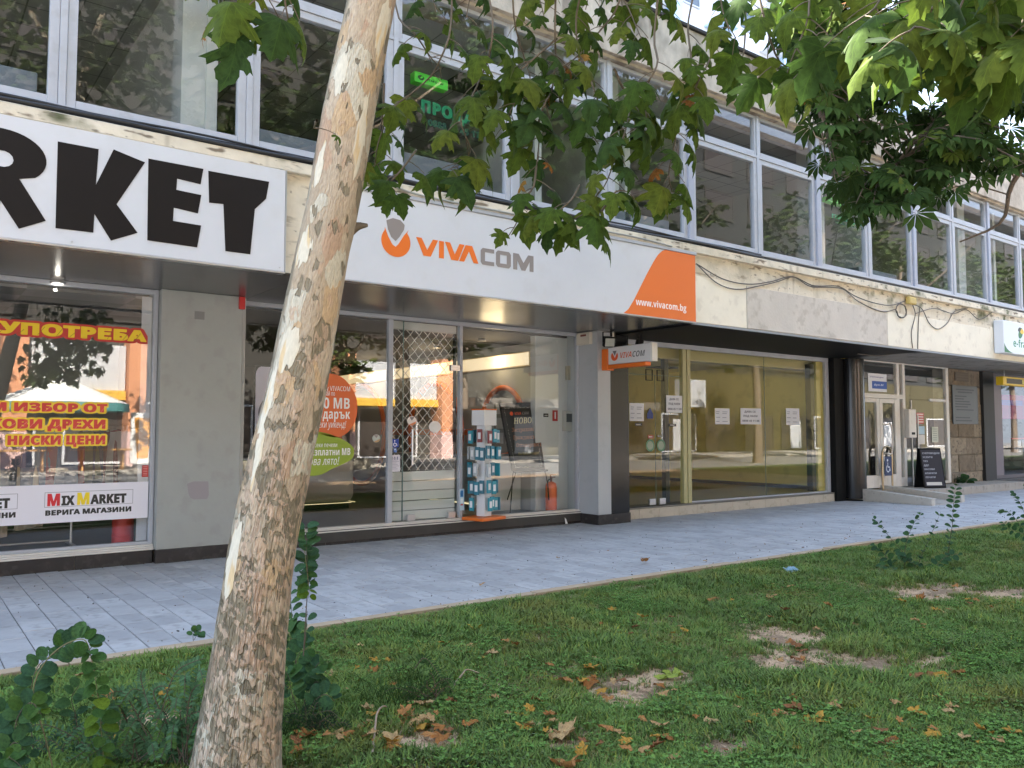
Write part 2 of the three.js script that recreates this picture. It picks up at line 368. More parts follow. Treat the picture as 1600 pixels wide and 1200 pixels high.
// ---- rooms behind the shop windows
function room(x0, x1, depth, wm, cm, fm, h = 3.25) {
  part('room_floor', bx(x0, x1, 0.04, 0.2, -depth, -0.13), fm);
  part('room_ceiling', bx(x0, x1, h, h + 0.1, -depth, -0.605), cm);
  part('room_wall', bx(x0, x1, 0.2, h, -depth - 0.1, -depth), wm);
}
const mixCeil = dataTex(256, 256, (u, v) => { const k = 0.16 + 0.1 * (Math.floor(u * 3) + Math.floor(v * 3)) % 0.2 + 0.05 * pfbm(u, v, 5, 3); return [k, k * 0.96, k * 0.93]; }, true, 1.8);
room(X0, 3.3, 6, M.wallGrey, mat(mixCeil, 0.8), mat([0.10, 0.10, 0.095], 0.45));
room(3.6, 9.62, 10.5, M.wallDark, mat([0.11, 0.105, 0.1], 0.8), M.floorDark);
room(10.0, 17.6, 8.5, M.wallOlive, mat([0.80, 0.75, 0.48], 0.9), mat(wear([0.40, 0.35, 0.22], 0.06, [0.2, 0.19, 0.16], 0.2, 2, 61), 0.3));
room(17.9, 24.4, 5, M.wallDark, mat([0.16, 0.16, 0.155], 0.9), M.floorDark);
room(25.2, X1, 5, mat([0.22, 0.08, 0.16], 0.8), mat([0.12, 0.12, 0.12], 0.9), M.floorDark);
part('party_wall', bx(3.302, 3.598, 0, 3.36, -12, 0.0), M.wallGrey);
part('party_wall', bx(9.622, 9.998, 0, 3.36, -12, 0.0), mat([0.52, 0.54, 0.53], 0.6));
part('party_wall', bx(17.602, 17.898, 0, 3.36, -12, 0.0), M.wallOlive);
part('party_wall', bx(24.402, 25.198, 0, 3.36, -12, 0.0), M.wallDark);
// foundation strip below the fronts
part('footing', bx(X0, X1, -0.13, 0.03, -0.7, -0.21), M.concrete);

// ---- clothes shop front
{
  part('footing', bx(X0, 2.52, -0.1, 0.155, -0.2, 0.018), M.concrete);
  const tm = M.darkTile;
  for (let i = 0; i < 10; i++) { const x1 = 2.52 - i * 0.83; part('plinth_tile', bx(x1 - 0.825, x1, -0.03, 0.155, 0.02, 0.034, 0.004), tm); }
  part('window_sill', [bx(X0, 2.53, 0.157, 0.178, -0.12, 0.05, 0.004), bx(X0, 2.53, 0.18, 0.198, -0.12, 0.035, 0.004), bx(X0, 2.53, 0.2, 0.222, -0.12, 0.02, 0.004)], M.ivory);
  const f = mesh('shop_window', [...ringBox(-3.2, 2.53, 0.223, 3.284, -0.08, 0.0, 0.05, 0.05, 0.035, 0.06), bx(2.36, 2.475, 0.26, 3.2, -0.1, -0.085)], M.alu, B);
  mesh('pane', sheet(-3.15, 2.48, 0.25, 3.23, -0.04), M.glass, f);
  const f2 = mesh('shop_window', ringBox(X0, -3.24, 0.223, 3.284, -0.08, 0.0, 0.05, 0.05, 0.035, 0.06), M.alu, B);
  mesh('pane', sheet(X0 + 0.05, -3.29, 0.25, 3.23, -0.04), M.glass, f2);
  part('pier', bx(2.535, 3.52, 0.16, 3.284, -0.6, 0.12, 0.006), M.greyPier, B, 'flat grey pier beside the clothes shop');
  part('pier_plinth', bx(2.533, 3.522, -0.03, 0.158, -0.6, 0.125, 0.004), tm);
  part('patch', bx(2.92, 3.04, 2.95, 3.05, 0.1205, 0.1225), mat([0.20, 0.20, 0.195], 0.5), B, 'dark square patch high on the grey pier');
  const ps = new THREE.Shape([[2.88, 0.93], [2.90, 0.80], [2.92, 0.76], [2.96, 0.735], [3.12, 0.735], [3.14, 0.78], [3.13, 0.95], [2.95, 0.955]].map((p) => new THREE.Vector2(...p)));
  part('patch', new THREE.ExtrudeGeometry(ps, { depth: 0.002, bevelEnabled: false }).translate(0, 0, 0.1205), mat([0.30, 0.275, 0.28], 0.6), B, 'mauve paint patch low on the grey pier');
  part('alarm_box', bx(3.46, 3.535, 3.12, 3.281, 0.122, 0.16, 0.006), M.red, B, 'small red box at the top of the grey pier');
}
// ---- phone shop front
const VZ = -0.2;
{
  part('footing', bx(3.525, 9.5, -0.1, 0.17, -0.5, -0.152), M.concrete);
  for (let i = 0; i < 14; i++) { const x0 = 3.53 + i * 0.428; part('plinth_tile', bx(x0, Math.min(9.5, x0 + 0.423), -0.03, 0.168, -0.15, -0.136, 0.004), M.darkTile); }
  part('window_sill', [bx(3.525, 9.5, 0.172, 0.19, -0.3, -0.12, 0.004), bx(3.525, 9.5, 0.192, 0.212, -0.3, -0.14, 0.004), bx(3.525, 9.5, 0.214, 0.235, -0.3, -0.165, 0.004)], M.ivory);
  const f = mesh('shop_window', [bx(3.525, 3.57, 0.237, 3.284, VZ - 0.04, VZ + 0.04), bx(3.57, 9.5, 3.225, 3.284, VZ - 0.04, VZ + 0.04, 0.005), bx(9.46, 9.498, 0.237, 3.224, VZ - 0.03, VZ + 0.04), bx(5.78, 5.855, 0.237, 3.223, VZ - 0.05, VZ + 0.03, 0.005), bx(7.03, 7.085, 0.237, 3.223, VZ - 0.05, VZ + 0.03, 0.005)], M.alu, B);
  mesh('pane', sheet(3.57, 5.78, 0.24, 3.23, VZ), M.glass, f);
  mesh('pane', sheet(7.085, 9.46, 0.24, 3.23, VZ), M.glass, f);
  mesh('pane', sheet(5.855, 6.035, 0.24, 3.23, VZ), M.glass, f);
  const d = mesh('glass_door', sheet(6.045, 7.03, 0.25, 3.22, VZ), M.glass, B);
  const px = (x, y) => { const p = onZ(x, y, VZ + 0.03); return [p.x, p.y]; };
  const [hx0, hy0] = px(643, 671), [, hy1] = px(643, 727), [hx1] = px(648, 700);
  mesh('handle', [tube([V(hx0, hy1, VZ + 0.06), V(hx0, hy0, VZ + 0.06)], 0.014, 0.014, 10), tube([V(hx1 + 0.02, hy1, VZ - 0.06), V(hx1 + 0.02, hy0, VZ - 0.06)], 0.014, 0.014, 10), tube([V(hx0, hy0 - 0.08, VZ + 0.06), V(hx1 + 0.02, hy0 - 0.08, VZ - 0.06)], 0.009, 0.009, 8), tube([V(hx0, hy1 + 0.08, VZ + 0.06), V(hx1 + 0.02, hy1 + 0.08, VZ - 0.06)], 0.009, 0.009, 8)], M.steel, d);
  for (const [x, y] of [[637, 806], [701, 803]]) { const [a, b] = px(x, y); mesh('lock', bx(a, a + 0.13, 0.238, 0.34, VZ - 0.03, VZ + 0.03, 0.008), M.steel, d); }
  { const [a, b] = px(705, 570); mesh('hinge', [bx(a, a + 0.19, b - 0.09, b, VZ - 0.03, VZ + 0.03, 0.004)], M.steel, d); }
  mesh('edge_strip', bx(6.03, 6.047, 0.25, 3.22, VZ - 0.005, VZ + 0.005), M.glassEdge, d);
  part('reveal', bx(9.5, 9.8, 0.17, 3.284, -0.3, 0.315, 0.004), mat(wear([0.42, 0.43, 0.43], 0.03, [0.3, 0.3, 0.3], 0.2, 2, 63), 0.5), B, 'light grey pier beside the phone shop');
  part('pier_plinth', bx(9.498, 9.835, -0.03, 0.168, -0.3, 0.32, 0.004), M.darkTile);
  part('pier', bx(9.806, 10.24, 0.172, 3.25, -0.5, 0.312, 0.006), M.blackGloss, B, 'glossy black pier between the phone shop and the empty shop');
  part('pier_plinth', bx(9.84, 10.26, -0.03, 0.170, -0.5, 0.318, 0.004), M.darkTile);
}
// ---- empty shop front with the yellow walls
{
  const bm = mat(wear([0.50, 0.44, 0.35], 0.06, [0.28, 0.23, 0.17], 0.4, 1.4, 67), 0.7);
  for (let i = 0; i < 13; i++) { const x0 = 10.27 + i * 0.53; part('base_tile', bx(x0, Math.min(17.1, x0 + 0.526), -0.03, 0.17, -0.06, 0.0, 0.005), bm); }
  part('threshold', bx(10.262, 17.1, 0.172, 0.2, -0.5, 0.006, 0.004), mat(wear([0.16, 0.145, 0.12], 0.1, [0.1, 0.09, 0.08], 0.4, 1.4, 69), 0.5));
  part('footing', bx(10.262, 17.1, -0.1, 0.168, -0.5, -0.064), M.concrete);
  const z = -0.12;
  const f = mesh('shop_window', [bx(10.262, 17.05, 3.16, 3.25, z - 0.04, z + 0.05, 0.005), bx(12.32, 16.95, 0.202, 0.235, z - 0.04, z + 0.04, 0.004), bx(16.92, 17.05, 0.202, 3.158, z - 0.04, z + 0.05, 0.005)], M.alu, B);
  mesh('mullion', [bx(12.1, 12.2, 0.202, 3.158, z - 0.06, z + 0.04, 0.004), bx(12.215, 12.31, 0.202, 3.158, z - 0.03, z + 0.05, 0.004)], M.oliveMetal, f);
  mesh('mullion', bx(16.66, 16.915, 0.236, 3.158, z - 0.12, z - 0.02, 0.004), M.oliveMetal, f);
  mesh('jamb', [bx(11.94, 12.05, 0.2, 3.1, -0.5, -0.4), bx(16.5, 16.64, 0.24, 3.1, z - 0.2, z - 0.06)], mat([0.03, 0.035, 0.045], 0.4), f);
  mesh('pane', sheet(12.31, 14.7, 0.235, 3.16, z), M.glassYellow, f);
  mesh('pane', sheet(14.71, 16.92, 0.235, 3.16, z), M.glassYellow, f);
  mesh('pane', sheet(10.26, 12.1, 2.63, 3.16, z), M.glassYellow, f);
  for (const [a, b, k] of [[10.26, 11.36, 0], [11.368, 12.09, 1]]) {
    const d = mesh('glass_door', sheet(a, b, 0.21, 2.62, z), M.glassYellow, B);
    const lx = k ? 11.44 : 11.17;
    mesh('lock', bx(lx, lx + 0.16, 0.215, 0.33, z - 0.03, z + 0.03, 0.008), M.steel, d);
    mesh('hinge', ringBox(k ? 11.42 : 11.12, k ? 11.6 : 11.3, 2.52, 2.73, z - 0.012, z + 0.012, 0.012), M.black, d);
  }
  for (const b of [[11.359, 11.367, 0.21, 2.62], [10.26, 12.09, 2.621, 2.629], [14.7, 14.71, 0.236, 3.15]]) mesh('edge_strip', bx(...b, z - 0.004, z + 0.004), M.glassEdge, f);
  part('bulkhead', bx(10.0, 17.6, 2.98, 3.248, -0.62, -0.32), mat([0.42, 0.40, 0.30], 0.7));
  part('pier', bx(17.06, 17.45, 0.0, 3.25, -0.4, 0.06, 0.006), M.black, B, 'matt black pier at the end of the empty shop');
  part('column', cyl(0.27, 0.27, 3.2, 17.72, 0.05, 0.1, 36), M.blackGloss, B, 'shiny black round column beside the white entrance');
  part('column_base', cyl(0.275, 0.275, 0.05, 17.72, -0.02, 0.1, 36), M.black);
  for (const [x, zz] of [[10.9, -4], [13.2, -4.2], [12, -2.2], [14.4, -2.3], [13, -6.5], [15.6, -4.4]]) part('ceiling_panel', bx(x, x + 0.7, 3.22, 3.248, zz, zz + 0.5, 0.004), mat([0.04, 0.04, 0.04], 0.6));
  part('skirting', bx(17.58, 17.6, 0.2, 0.28, -8.4, -0.7), mat([0.06, 0.06, 0.055], 0.5));
}
// ---- white entrance
{
  const z = 0, Y0 = 0.22, x = (q) => onZ(q, 660, z).x;
  const W = M.ivory;
  const T1 = onZ(1370, 622, z).y, T0 = onZ(1370, 566, z).y;
  const xl = 18.0, xa = x(1338), xb = x(1343), xe = x(1401), xf = x(1405), xg = x(1410), xh = x(1414), xm = x(1478), xn = x(1482);
  const f = mesh('entrance_frame', [bx(xa, xb, Y0, T0, z - 0.05, z + 0.03, 0.005), bx(xe, xf, Y0, T0, z - 0.05, z + 0.03, 0.005), bx(xg, xh, Y0, T0, z - 0.05, z + 0.03, 0.005), bx(xl, xn, T0, T0 + 0.06, z - 0.05, z + 0.031, 0.005), bx(xl, xg, T1, T1 + 0.11, z - 0.05, z + 0.028, 0.005), bx(xl, xa - 0.002, Y0, Y0 + 0.3, z - 0.05, z + 0.026, 0.005), bx(xf, xg, Y0, Y0 + 0.22, z - 0.05, z + 0.027, 0.005)], W, B);
  mesh('pane', sheet(xb, xe, T1 + 0.11, T0, z - 0.01), M.glass, f);
  mesh('pane', sheet(xf, xg, Y0 + 0.2, T0, z - 0.01), M.glass, f);
  mesh('pane', sheet(xl, xa, Y0 + 0.3, T0, z - 0.01), M.glass, f);
  const xm0 = (xb + xe) / 2;
  [[xb + 0.01, xm0 - 0.008], [xm0 + 0.008, xe - 0.01]].forEach(([a, b], i) => {
    const d = mesh('entrance_door', ringBox(a, b, Y0 + 0.01, T1 - 0.01, z - 0.03, z + 0.04, 0.13, 0.13, 0.3, 0.1, 0.006), W, B);
    mesh('pane', sheet(a + 0.12, b - 0.12, Y0 + 0.3, T1 - 0.1, z), M.glass, d);
    if (i) { const hx = a + 0.1; mesh('handle', tube([V(hx, 1.05, z + 0.04), V(hx, 1.05, z + 0.16), V(hx + 0.12, 1.05, z + 0.18), V(hx + 0.12, 1.75, z + 0.18), V(hx, 1.75, z + 0.16), V(hx, 1.75, z + 0.04)], 0.02, 0.02, 8, 40), W, d); }
  });
  const g = mesh('glass_screen', [bx(xm, xn, Y0, T0, z - 0.05, z + 0.03, 0.005), bx(x(1453), xm, T1 - 0.02, T1 + 0.05, z - 0.03, z + 0.02, 0.005), bx(x(1424), x(1425), Y0, T1, z - 0.01, z + 0.01), bx(x(1453), xn, Y0, Y0 + 0.06, z - 0.03, z + 0.02, 0.004)], W, B);
  mesh('pane', sheet(xh, x(1424), Y0, T0, z - 0.012), M.glass, g);
  mesh('pane', sheet(x(1424) + 0.01, x(1453), Y0 + 0.02, T1, z - 0.012), M.glass, g);
  mesh('pane', sheet(x(1453) + 0.01, xm, Y0 + 0.06, T0, z - 0.012), M.glass, g);
  mesh('pane', sheet(x(1424) + 0.01, x(1453), T1 + 0.01, T0, z - 0.012), M.glass, g);
  mesh('strip', bx(x(1433), x(1434.6), 0.75, 2.0, z, z + 0.015), W, g);
  // stone faced pier, its blocks laid one by one
  const r = rng(5), s0 = xn + 0.02, s1 = 24.45;
  part('pier', bx(s0, s1, 0, 3.28, -0.4, -0.03), M.concrete, B, 'stone clad pier carrying a grey plaque');
  const tones = [[0.24, 0.19, 0.13], [0.20, 0.155, 0.105], [0.29, 0.235, 0.165], [0.22, 0.185, 0.14]].map((t, i) => mat(wear(t, 0.3, [0.1, 0.08, 0.06], 0.7, 0.9, 70 + i), 0.85, { bumpMap: fineBump, bumpScale: 0.012 }));
  for (let j = 0; j < 7; j++) { const y0 = 0.03 + j * 0.465; for (let i = 0; i < 3; i++) { const w = (s1 - s0) / 2, a = s0 + (i - (j % 2 ? 0.5 : 0)) * w, b = a + w; const c0 = Math.max(a, s0), c1 = Math.min(b, s1); if (c1 - c0 > 0.1) part('stone', bx(c0, c1 - 0.012, y0, y0 + 0.453, -0.03, 0.01 + r() * 0.025, 0.006), tones[Math.floor(r() * 4)]); } }
  part('pier', bx(24.46, 25.15, 0, 3.28, -0.4, 0.1, 0.006), mat([0.03, 0.028, 0.026], 0.6), B, 'dark brown pier beside the stone clad one');
  // last shop
  const w = mesh('shop_window', ringBox(25.16, X1, 0.22, 3.28, -0.1, 0.0, 0.12, 0.1, 0.1, 0.1), mat([0.12, 0.1, 0.11], 0.5), B);
  mesh('pane', sheet(25.96, X1 - 0.1, 0.3, 3.18, -0.05), M.glassFar, w);
  mesh('panel', bx(25.28, 25.95, 0.32, 3.18, -0.08, -0.03, 0.004), mat([0.20, 0.16, 0.18], 0.5), w);
  const pgl = thing('pink_display', 'pink and violet display box hanging inside the far shop', 'display', [27.2, 2.0, -1.2]); mesh('box', bx(0, 3.4, 0, 0.8, -0.2, 0, 0.02), mat([0.45, 0.05, 0.20], 0.5), pgl); mesh('strip', bx(0.6, 3.2, 0.45, 0.62, 0.001, 0.01), mat([0.2, 0.1, 0.5], 0.5), pgl);
  part('base_tile', bx(25.16, X1, -0.03, 0.218, -0.1, 0.05, 0.006), M.darkTile);
  // landing and ramp
  const rm = mat(wear([0.36, 0.32, 0.27], 0.12, [0.17, 0.15, 0.12], 0.5, 1.3, 77), 0.85, { bumpMap: fineBump, bumpScale: 0.003 });
  part('landing', bx(19.13, 25.0, -0.03, 0.20, 0.04, 0.86, 0.012), rm, B, 'low grey landing before the glass screen');
  part('landing', bx(17.95, 25.1, -0.03, 0.198, -0.2, 0.036), rm);
  const rampG = poly([[0, -0.03], [1.86, -0.03], [1.86, 0.01], [0, 0.19]], [], 1.12).rotateY(-Math.PI / 2).translate(18.94, 0, 0.04);
  part('ramp', metreUV(rampG), rm, B, 'short concrete ramp up to the white doors');
  for (const x0 of [17.62, 18.96]) part('ramp_kerb', metreUV(poly([[0, -0.03], [1.9, -0.03], [1.9, 0.15], [0, 0.3]], [], 0.16).rotateY(-Math.PI / 2).translate(x0 + 0.17, 0, 0.0)), mat(wear([0.50, 0.46, 0.40], 0.08, [0.24, 0.21, 0.17], 0.4, 1.3, 79), 0.8));
}
// ---------------------------------------------------------------- signs
{ // big white letter sign
  const s = thing('shop_sign', 'long white sign board with huge black letters above the clothes shop', 'shop sign', [0, 0, 1.93]);
  mesh('panel', bx(X0 + 1, 3.32, 3.29, 4.405, 0, 0.07, 0.006), M.white, s);
  mesh('edge_trim', [bx(X0 + 1, 3.33, 3.268, 3.288, -0.01, 0.078, 0.003), bx(3.322, 3.336, 3.29, 4.41, -0.01, 0.074, 0.003)], M.steel, s);
  const K = mat([0.012, 0.009, 0.008], 0.5, { specularIntensity: 0.4 }), L = (pts, holes) => mesh('letter', poly(pts, holes, 0.004, 0.071), K, s);
  // R
  L([[0.36, 4.25], [0.62, 4.275], ...arc(0.68, 4.03, 0.36, 0.245, 88, -40, 14), [0.83, 3.84], [1.05, 3.49], [0.84, 3.385], [0.69, 3.62], [0.67, 3.44], [0.36, 3.44]], [arc(0.69, 4.0, 0.09, 0.075, 0, 360, 14)]);
  L([[1.125, 4.25], [1.47, 4.25], [1.455, 3.90], [1.60, 4.275], [1.885, 4.205], [1.64, 3.745], [1.835, 3.495], [1.60, 3.385], [1.45, 3.62], [1.445, 3.44], [1.13, 3.435]]);
  L([[1.915, 4.25], [2.445, 4.25], [2.42, 4.085], [2.19, 4.10], [2.185, 3.985], [2.43, 3.975], [2.40, 3.78], [2.165, 3.80], [2.16, 3.665], [2.435, 3.66], [2.40, 3.43], [1.925, 3.435]]);
  L([[2.495, 4.24], [3.135, 4.245], [3.105, 4.055], [2.985, 3.92], [2.945, 3.43], [2.685, 3.43], [2.655, 3.92], [2.51, 3.91]].slice(0, 8));
  L([[-0.75, 3.43], [-0.44, 4.25], [-0.1, 4.25], [0.24, 3.43], [-0.06, 3.43], [-0.12, 3.6], [-0.4, 3.6], [-0.46, 3.43]]);
  L([[-1.9, 3.43], [-1.84, 4.25], [-1.55, 4.25], [-1.38, 3.9], [-1.2, 4.25], [-0.92, 4.25], [-0.86, 3.43], [-1.14, 3.43], [-1.16, 3.8], [-1.38, 3.45], [-1.6, 3.8], [-1.62, 3.43]]);
  const sd = [[3.30, 3.31], [1.3, 3.31], [-0.6, 3.31], [3.30, 4.39], [1.3, 4.39]];
  for (const [x, y] of sd) mesh('screw', new THREE.CylinderGeometry(0.008, 0.008, 0.006, 8).rotateX(Math.PI / 2).translate(x - 0.03, y + 0.02, 0.072), M.steel, s);
}
{ // white and orange sign of the phone shop
  const s = thing('shop_sign', 'white sign board with an orange curve and a round logo above the phone shop', 'shop sign', [0, 0, 1.93]);
  mesh('panel', bx(3.76, 10.04, 3.29, 4.35, 0, 0.07, 0.006), M.white, s);
  mesh('top_rail', bx(3.75, 10.07, 4.352, 4.40, -0.02, 0.085, 0.008), M.alu, s);
  mesh('bottom_rail', bx(3.75, 10.05, 3.272, 3.288, -0.02, 0.078, 0.003), M.steel, s);
  const sw = [[8.45, 3.292], [8.55, 3.36], [8.66, 3.5], [8.80, 3.71], [8.94, 3.92], [9.09, 4.13], [9.19, 4.25], [9.28, 4.32], [9.35, 4.348], [10.039, 4.348], [10.039, 3.292]];
  mesh('orange_curve', poly(sw, [], 0.003, 0.071), M.orange, s);
  const OR = mat([0.80, 0.17, 0.02], 0.4), GR = mat([0.27, 0.235, 0.215], 0.45);
  const P = (name, pts, m, holes) => mesh(name, poly(pts, holes, 0.003, 0.0712), m, s);
  P('logo_disc', [[4.535, 3.965], [4.58, 3.86], [4.635, 3.775], [4.68, 3.75], [4.72, 3.79], [4.79, 3.90], [4.855, 3.975], ...arc(4.685, 3.815, 0.195, 0.185, 40, -220, 26)], OR);
  P('logo_drop', [[4.555, 4.05], [4.575, 3.95], [4.62, 3.86], [4.68, 3.82], [4.73, 3.875], [4.79, 3.97], [4.80, 4.03], [4.74, 4.08], [4.64, 4.09]], GR);
  const y0 = 3.695, h = 0.215, t = 0.075;
  const vee = (x0, x1, up) => { const xm = (x0 + x1) / 2, a = up ? y0 : y0 + h, b = up ? y0 + h : y0, f = up ? 1 : -1; return [[x0, a], [x0 + t, a], [xm, b - f * 0.075], [x1 - t, a], [x1, a], [xm + 0.05, b], [xm - 0.05, b]]; };
  P('letter', vee(4.96, 5.27, false), OR); P('letter', [[5.285, y0], [5.285, y0 + h], [5.355, y0 + h], [5.355, y0]], OR);
  P('letter', vee(5.37, 5.66, false), OR); P('letter', vee(5.58, 5.875, true), OR);
  P('letter', [[5.91, y0 + 0.03], [5.94, y0], [6.12, y0], [6.12, y0 + 0.05], [5.975, y0 + 0.05], [5.975, y0 + h - 0.05], [6.12, y0 + h - 0.05], [6.12, y0 + h], [5.94, y0 + h], [5.91, y0 + h - 0.03]], GR);
  P('letter', [[6.15, y0 + 0.03], [6.18, y0], [6.36, y0], [6.39, y0 + 0.03], [6.39, y0 + h - 0.03], [6.36, y0 + h], [6.18, y0 + h], [6.15, y0 + h - 0.03]], GR, [[[6.215, y0 + 0.05], [6.325, y0 + 0.05], [6.325, y0 + h - 0.05], [6.215, y0 + h - 0.05]]]);
  P('letter', [[6.43, y0], [6.43, y0 + h], [6.52, y0 + h], [6.60, y0 + 0.1], [6.68, y0 + h], [6.77, y0 + h], [6.77, y0], [6.705, y0], [6.705, y0 + 0.13], [6.63, y0], [6.57, y0], [6.495, y0 + 0.13], [6.495, y0]], GR);
  const t1 = canvasTex(1024, 160, (c, w, hh) => { c.clearRect(0, 0, w, hh); c.fillStyle = '#f4e9e4'; c.font = 'bold 116px sans-serif'; c.textBaseline = 'middle'; c.setTransform(0.94, 0, 0, 1, 0, 0); const m = c.measureText('www.vivacom.bg').width; c.setTransform((w - 20) / m, 0, 0, 1, 10, 0); c.fillText('www.vivacom.bg', 0, hh * 0.47); });
  mesh('web_address', sheet(8.69, 9.83, 3.385, 3.575, 0.0752), new THREE.MeshPhysicalMaterial({ map: t1, alphaTest: 0.5, roughness: 0.45 }), s);
}
{ // small sign standing out from the pier
  const p = onZ(953, 560, 0.45), x = 9.66;
  const s = thing('projecting_sign', 'small white lightbox with an orange shelf sticking out of the pier', 'sign', [x, 0, 0]);
  const y0 = 2.695, y1 = 2.985, z0 = 0.46, z1 = 1.42;
  mesh('box', bx(-0.05, 0.07, y0, y1, z0, z1, 0.01), mat([0.66, 0.64, 0.62], 0.4), s);
  mesh('end_cap', bx(-0.055, 0.075, y0 - 0.004, y1 + 0.004, z1 + 0.002, z1 + 0.05, 0.008), M.ivory, s);
  mesh('shelf', bx(-0.055, 0.075, y0 - 0.07, y0 - 0.003, 0.36, z1 - 0.1, 0.008), M.orange, s);
  mesh('bracket', bx(-0.07, 0.09, y0 - 0.09, y1 - 0.02, 0.318, z0 - 0.004, 0.01), M.orange, s);
  mesh('rod', bx(-0.012, 0.012, y1 + 0.002, 3.255, 0.52, 0.545), M.ivory, s);
  const t = canvasTex(1024, 300, (c, w, h) => {
    c.fillStyle = '#d9d5d2'; c.fillRect(0, 0, w, h);
    c.fillStyle = '#e0561a'; c.beginPath(); c.arc(150, 160, 92, 0, 7); c.fill();
    c.fillStyle = '#d9d5d2'; c.beginPath(); c.moveTo(60, 40); c.lineTo(160, 200); c.lineTo(250, 40); c.fill();
    c.fillStyle = '#6f6a68'; c.beginPath(); c.moveTo(100, 60); c.lineTo(158, 160); c.lineTo(205, 60); c.fill();
    c.font = 'bold italic 150px sans-serif'; c.textBaseline = 'middle'; c.fillStyle = '#d9541c'; c.setTransform(0.92, 0, 0, 1, 280, 0); c.fillText('VIVA', 0, 160); const m = c.measureText('VIVA').width; c.fillStyle = '#5f5b5a'; c.fillText('COM', m + 6, 160);
  });
  const g = new THREE.PlaneGeometry(z1 - z0 - 0.04, y1 - y0 - 0.03).rotateY(-Math.PI / 2).translate(-0.0525, (y0 + y1) / 2, (z0 + z1) / 2);
  mesh('face', g, new THREE.MeshPhysicalMaterial({ map: t, roughness: 0.4 }), s);
}
{ // green and white sign at the far shop
  const s = thing('hanging_sign', 'white sign with green corner and bird emblem on the far fascia', 'sign', [0, 0, 1.95]);
  mesh('box', bx(20.75, 24.6, 3.42, 4.2, 0, 0.22, 0.02), mat([0.72, 0.75, 0.78], 0.4), s);
  const t = canvasTex(1024, 256, (c, w, h) => { c.fillStyle = '#dfe6ee'; c.fillRect(0, 0, w, h); c.fillStyle = '#1d6b3c'; c.beginPath(); c.moveTo(0, h); c.lineTo(0, h * 0.7); c.quadraticCurveTo(30, h * 0.95, 130, h); c.fill(); c.beginPath(); c.ellipse(250, 80, 30, 50, 0.5, 0, 7); c.fill(); c.fillStyle = '#e2c02c'; c.beginPath(); c.ellipse(270, 62, 30, 22, 0.3, 0, 7); c.fill(); c.fillStyle = '#222a33'; c.beginPath(); c.ellipse(235, 50, 26, 16, -0.5, 0, 7); c.fill(); c.fillStyle = '#17804e'; c.font = 'bold 86px sans-serif'; c.fillText('e-frag', 130, 200); });
  mesh('face', sheet(20.77, 24.58, 3.44, 4.18, 0.2215), new THREE.MeshPhysicalMaterial({ map: t, roughness: 0.4 }), s);
}
{
  const y = thing('small_sign', 'yellow rimmed box sign hanging by the far shop', 'sign', [0, 0, 0.5]);
  mesh('box', bx(24.3, 26.4, 2.86, 3.1, 0, 0.2, 0.02), mat([0.80, 0.55, 0.02], 0.4), y);
  mesh('panel', bx(24.5, 26.2, 2.91, 3.05, 0.201, 0.206), mat([0.08, 0.06, 0.02], 0.5), y);
  mesh('panel', bx(25.5, 25.9, 2.92, 3.04, 0.207, 0.210), mat([0.75, 0.6, 0.1], 0.5), y);
  mesh('rod', [bx(24.6, 24.62, 3.1, 3.285, 0.09, 0.11), bx(26.1, 26.12, 3.1, 3.285, 0.09, 0.11)], M.steel, y);
}
// printed sheets: helper for flat print with see-through surroundings
function print(parent, name, x0, x1, y0, y1, z, w, h, draw, cut = true, rough = 0.5) {
  const t = canvasTex(w, h, (c) => { c.clearRect(0, 0, w, h); draw(c, w, h); });
  return mesh(name, sheet(x0, x1, y0, y1, z), new THREE.MeshPhysicalMaterial({ map: t, alphaTest: cut ? 0.5 : 0, roughness: rough, side: THREE.DoubleSide }), parent);
}
function bold(c, s, x, y, wid, size, fill, stroke, lw) {
  c.save(); c.font = `bold ${size}px sans-serif`; c.textBaseline = 'alphabetic'; const m = c.measureText(s).width; c.translate(x, y); c.scale(wid / m, 1); c.lineJoin = 'round';
  if (stroke) { c.strokeStyle = stroke; c.lineWidth = lw; c.strokeText(s, 0, 0); }
  c.fillStyle = fill; c.fillText(s, 0, 0); c.strokeStyle = fill; c.lineWidth = size * 0.075; c.strokeText(s, 0, 0); c.restore();
}
function slash(c, x, y, w, h, col, n, r) { c.strokeStyle = col; for (let i = 0; i < n; i++) { const a = x + w * (i + 0.3 + 0.4 * r()) / n; c.lineWidth = 2.5; c.beginPath(); c.moveTo(a, y); c.lineTo(a + h * (0.3 + 0.5 * r()), y - h * (0.35 + 0.5 * r())); c.stroke(); } }
